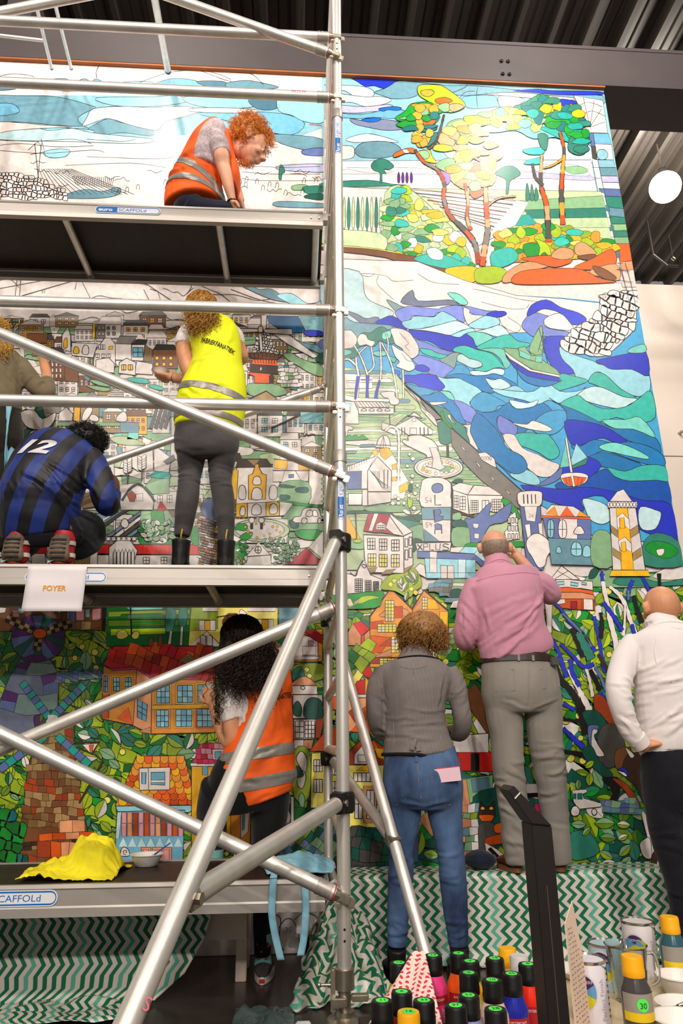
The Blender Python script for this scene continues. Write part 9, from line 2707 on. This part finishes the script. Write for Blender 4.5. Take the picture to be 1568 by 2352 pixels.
BT = [(878, 2302, (28, 150, 44), 'k', '11', 'green'), (937, 2289, (150, 26, 30), 'k', '6', 'dark red'), (938, 2330, (214, 60, 40), 'y', '16', 'yellow capped'), (978, 2303, (90, 190, 190), 'k', '33', 'turquoise'), (1024, 2314, (24, 96, 180), 'k', '37', 'sky blue'), (1076, 2296, (150, 160, 206), 'k', '52', 'lavender'),
  (1077, 2244, (238, 220, 120), 'k', '2', 'pale yellow'), (1051, 2200, (240, 92, 24), 'k', '9', 'orange'), (1002, 2201, (226, 60, 128), 'k', '14', 'magenta'), (916, 2216, (160, 190, 30), 'k', '19', 'lime green'), (1128, 2211, (246, 174, 16), 'k', '4', 'golden yellow'), (1130, 2262, (236, 200, 190), 'k', '10', 'pale pink'),
  (1138, 2330, (226, 214, 196), 'k', '28', 'cream'), (1175, 2249, (30, 38, 150), 'k', '45', 'royal blue'), (1176, 2205, (180, 190, 60), 'k', '18', 'olive'), (1214, 2200, (226, 170, 130), 'y', '', 'peach'), (1240, 2226, (232, 44, 26), 'k', '8', 'bright red'), (1262, 2206, (70, 66, 64), 'g', '', 'grey capped')]
def bpos(px, py, hz):
 d = (EYE-TT-hz)/math.tan(math.atan((py-1176)/F)-PITCH); return [at(px, py, d).x, d]
BP = [bpos(b[0], b[1], 0.19) for b in BT]
for _ in range(80):
 for i in range(len(BP)):
  for j in range(i):
   dx, dy = BP[i][0]-BP[j][0], BP[i][1]-BP[j][1]; l = math.hypot(dx, dy) or 1e-4
   if l < 0.078:
    k = (0.078-l)/l*0.5; BP[i][0] += dx*k; BP[i][1] += dy*k; BP[j][0] -= dx*k; BP[j][1] -= dy*k
  BP[i][1] = min(max(BP[i][1], 1.84), 2.38); BP[i][0] = min(BP[i][0], tm-0.05)
for (x, y), (_a, _b, c_, k_, n_, nm) in zip(BP, BT): bottle(x, y, c_, k_, n_, '%s paint bottle among the bottles on the low table' % nm)
bottle(*bpos(1452, 2214, 0.20), (70, 66, 66), 'y', '30', 'dark grey paint bottle with yellow cap and green sticker numbered 30', 0.20, 0.041, 'n')
bottle(*bpos(1538, 2124, 0.20), (46, 88, 100), 'y', '', 'dark teal paint bottle with yellow cap behind the white bowls', 0.20, 0.042, '')
def tin(px, pyb, d, r, h, lab, col, kind):
 q = at(px, pyb, d); c = (q.x, d, TT+0.0005); b = empty('paint_tin', c, lab, 'tin')
 mb = MB(); mb.lathe([(r*0.98, 0), (r, 0.003), (r, h-0.006), (r*0.98, h-0.004)], c, 36); mb.build('tin_body', mat('tin_'+kind, col, rough=0.4, var=0.03), b, smooth=50)
 mb = MB(); mb.lathe([(r*1.0, h-0.008), (r*1.035, h-0.005), (r*1.035, h), (r*0.97, h+0.001), (r*0.86, h-0.006), (r*0.80, h-0.004), (r*0.8, h-0.016), (0.001, h-0.018)], c, 36); mb.build('rim', mat('tin_metal', (176, 172, 164), rough=0.25, metal=0.9), b, smooth=40)
 w_ = wrapc(c, r, -0.72)
 for rr, cm, off in ((0.040, mat('label_halo', (206, 204, 214), rough=0.5), 0.0006), (0.036, mat('label_field', (150, 176, 60), rough=0.5, var=0.5, scale=22), 0.0010)):
  mb = MB(); cdisc(mb, w_, 0, h*0.52, rr, rr*1.2, off); lo = mb.build('label', cm, b, recalc=False)
 for a0, a1, nm, cc, off in ((0.5, 2.64, 'violet', (70, 30, 90), 0.0014), (3.5, 5.9, 'gold', (206, 190, 30), 0.0014), (-0.35, 0.5, 'sky', (96, 150, 196), 0.0013), (2.64, 3.5, 'sky', (96, 150, 196), 0.0013)):
  mb = MB(); cdisc(mb, w_, 0, h*0.52, 0.0355, 0.0355*1.2, off, a0, a1, 12); mb.build('label_segment', mat('label_'+nm, cc, rough=0.5), lo, recalc=False)
 mb = MB(); text_on(mb, 'MUURVERF', 0.011, None, None, None, True, wrapfn=lambda x, y: w_(x, y+h*0.66, 0.0022)); mb.build('print', WLB, lo, recalc=False)
 mb = MB(); w2 = wrapc(c, r, 0.45)
 text_on(mb, 'Perfect Finish', 0.020, None, None, None, wrapfn=lambda x, y: w2(-y, 0.012+x*0.95, 0.0008)); mb.build('print', mat('print_lilac', (170, 160, 180), rough=0.6), b, recalc=False)
 for k in range(9):
  mb = MB(); w3 = wrapc(c, r, 0.85); mb.add([w3(math.cos(2*math.pi*i/10)*0.0035, 0.02+k*h*0.095+math.sin(2*math.pi*i/10)*0.0035, 0.001) for i in range(10)], [tuple(range(10))]); mb.build('bullet_mark', INK, b, recalc=False)
 mb = MB(); w4 = wrapc(c, r, 0.75); mb.add([w4(x, y*h, 0.0014) for x, y in ((-0.02, 0.96), (0.03, 0.96), (0.024, 0.86), (0.014, 0.62), (0.008, 0.84), (-0.006, 0.9))], [(0, 1, 2, 3, 4, 5)]); mb.build('paint_drip', mat('drip_green', (20, 110, 90), rough=0.3), b, recalc=False)
tin(1362, 2345, 2.33, 0.052, 0.158, 'white Perfect Finish paint tin with a green drip by the black stand', (226, 218, 226), 'a')
tin(1402, 2290, 2.60, 0.055, 0.13, 'paint tin with light blue rim behind the glass jug', (170, 196, 204), 'b')
tin(1478, 2240, 2.72, 0.055, 0.165, 'tall white and blue paint tin beside the teal bottle', (214, 206, 206), 'c')
j = at(1450, 2290, 2.47); jg = empty('glass_jug', (j.x, 2.47, TT), 'clear glass measuring jug between the paint tins', 'jug')
GL = mat('clear_glass', (236, 242, 240), rough=0.03, var=0, trans=1.0)
mb = MB(); mb.lathe([(0.036, 0.001), (0.046, 0.004), (0.062, 0.15), (0.066, 0.156), (0.059, 0.15), (0.043, 0.009), (0.001, 0.008)], (j.x, 2.47, TT), 32); mb.build('glass', GL, jg, smooth=50)
mb = MB(); mb.tube(catmull([(j.x+0.058, 2.47, TT+0.13), (j.x+0.085, 2.46, TT+0.125), (j.x+0.088, 2.46, TT+0.06), (j.x+0.052, 2.47, TT+0.04)], 6), 0.0065, 10); mb.build('handle', GL, jg, smooth=60)
for (x, y, d, r, h, pc, lab) in ((1566, 2290, 2.50, 0.07, 0.06, 'wht', 'deep white paint bowl right of the glass jug'), (1572, 2336, 2.34, 0.075, 0.035, 'tld', 'shallow white dish with dark green paint and a brush'), (1574, 2400, 2.17, 0.08, 0.055, 'wht', 'white paint bowl with green splashes beside bottle 30'), (1335, 2262, 2.70, 0.08, 0.03, 'wht', 'white dish behind the white Perfect Finish tin')):
 q = at(x, y, d); bowl((q.x, d, TT), r, h, lab, pc)
q = at(1558, 2320, 2.34); brush((q.x+0.1, 2.31, TT+0.07), (q.x-0.02, 2.335, TT+0.022), 'silver brush lying across the shallow dish of green paint', (150, 150, 156))
k0 = at(1300, 2345, 2.20); cd = empty('folded_card', (k0.x, 2.2, TT), 'folded cream card covered in small handwriting beside the black stand', 'card')
CP = mat('cream_card', (232, 206, 186), rough=0.8, var=0.04)
A = [Vector((k0.x-0.012, 2.10, TT+0.001)), Vector((k0.x+0.062, 2.19, TT+0.001)), Vector((k0.x+0.056, 2.18, TT+0.20)), Vector((k0.x+0.030, 2.15, TT+0.345)), Vector((k0.x-0.014, 2.10, TT+0.30))]
mb = MB(); mb.extrude(A, Vector((0.0015, -0.0006, 0))); mb.build('card_face', CP, cd)
mb = MB(); n_ = Vector((0.14, -0.05, 0)).normalized()*-1; r_ = random.Random(3); n_ = (A[1]-A[0]).cross(Vector((0, 0, 1))).normalized()
if n_.y > 0: n_ = -n_
for i in range(24):
 for k in range(5):
  u = 0.10+k*0.17+r_.uniform(-0.02, 0.02); p0 = A[0].lerp(A[1], u)+Vector((0, 0, 0.012+i*0.0118))
  if (p0.z-TT) > 0.33-0.16*u: continue
  p1 = p0+(A[1]-A[0])*r_.uniform(0.05, 0.12); mb.tube([p0+n_*0.003, p0.lerp(p1, .5)+n_*0.003+Vector((0, 0, r_.uniform(-.002, .002))), p1+n_*0.003], 0.0007, 4)
tag(mb.build('handwriting', mat('violet_ink', (90, 60, 90), rough=0.8), cd), kind='stuff')
m, nt, bs = newmat('polka_paper'); N = nt.nodes; L = nt.links
uvn = N.new('ShaderNodeUVMap'); uvn.uv_map = 'uv'; vo = N.new('ShaderNodeTexVoronoi'); vo.inputs['Scale'].default_value = 52; vo.inputs['Randomness'].default_value = 0.12; L.new(uvn.outputs[0], vo.inputs['Vector'])
lt = N.new('ShaderNodeMath'); lt.operation = 'LESS_THAN'; lt.inputs[1].default_value = 0.30; L.new(vo.outputs['Distance'], lt.inputs[0]); mx = N.new('ShaderNodeMix'); mx.data_type = 'RGBA'; mx.inputs[6].default_value = lin((230, 206, 194)); mx.inputs[7].default_value = lin((210, 40, 60)); L.new(lt.outputs[0], mx.inputs[0]); L.new(mx.outputs[2], bs.inputs['Base Color']); bs.inputs['Roughness'].default_value = 0.7
pk = [at(x, y, d) for x, y, d in ((846, 2352, 2.04), (962, 2184, 2.14), (1014, 2352, 2.05))]
def f_polka(u, v):
 a = pk[0].lerp(pk[2], u); t = pk[1]+Vector(((u-0.5)*0.03, 0, 0)); q = t.lerp(a, v); q.y += 0.014*math.sin(u*11)*v; q.z = max(q.z+0.012*math.sin(u*23)*v*(1-v), TT+0.003); return q
tag(sheet('polka_dot_paper', f_polka, 40, 40, m, None, lambda u, v: ((u-0.5)*0.26*max(v, 0.12), v*0.30), 0.001), 'red polka dot wrapping paper peaked up among the paint bottles', 'paper')
# ================================================================== black sign stand in front of the table
sd = 1.66; S0 = at(1258, 2200, sd); wx = pxm(25, S0); y0, y1 = sd-0.035, sd+0.035
ss = empty('sign_stand', (S0.x, sd, 0), 'tall black metal stand with a bent slanting top in front of the paint table', 'stand')
e1, e2, e3, e4 = at(1266, 1893, sd), at(1219, 1888, sd), at(1156, 1815, sd), at(1168, 1802, sd)
mb = MB(); mb.extrude([(S0.x-wx, y0, 0.004), (S0.x+wx, y0, 0.004), (S0.x+wx, y0, e1.z), (S0.x-wx, y0, e2.z)], (0, 0.07, 0)); mb.build('post', BLACK_M, ss, bevel=0.002)
mb = MB(); mb.extrude([(S0.x+wx, y0-0.004, e1.z), (S0.x-wx, y0-0.004, e2.z), (e3.x, y0-0.004, e3.z), (e4.x, y0-0.004, e4.z)], (0, 0.078, 0)); hd = mb.build('slanted_top', BLACK_M, ss, bevel=0.002)
d_ = (e2-e3).normalized(); mb = MB(); mb.extrude([e3+d_*0.018+Vector((0, -0.0405, 0)), e4+d_*0.018+Vector((0, -0.0405, 0)), e4+d_*0.0205+Vector((0, -0.0405, 0)), e3+d_*0.0205+Vector((0, -0.0405, 0))], (0, 0.0014, 0)); mb.build('edge_line', WP, hd)
mb = MB(); mb.bbox((S0.x-0.16, sd-0.11, 0), (S0.x+0.16, sd+0.11, 0.008)); mb.build('base_plate', BLACK_M, ss, bevel=0.002)
mb = MB(); mb.bbox((S0.x-0.001, y0-0.0006, 0.05), (S0.x+0.001, y0+0.001, e2.z-0.12)); mb.build('joint_line', mat('joint_grey', (70, 62, 52), rough=0.5), ss)
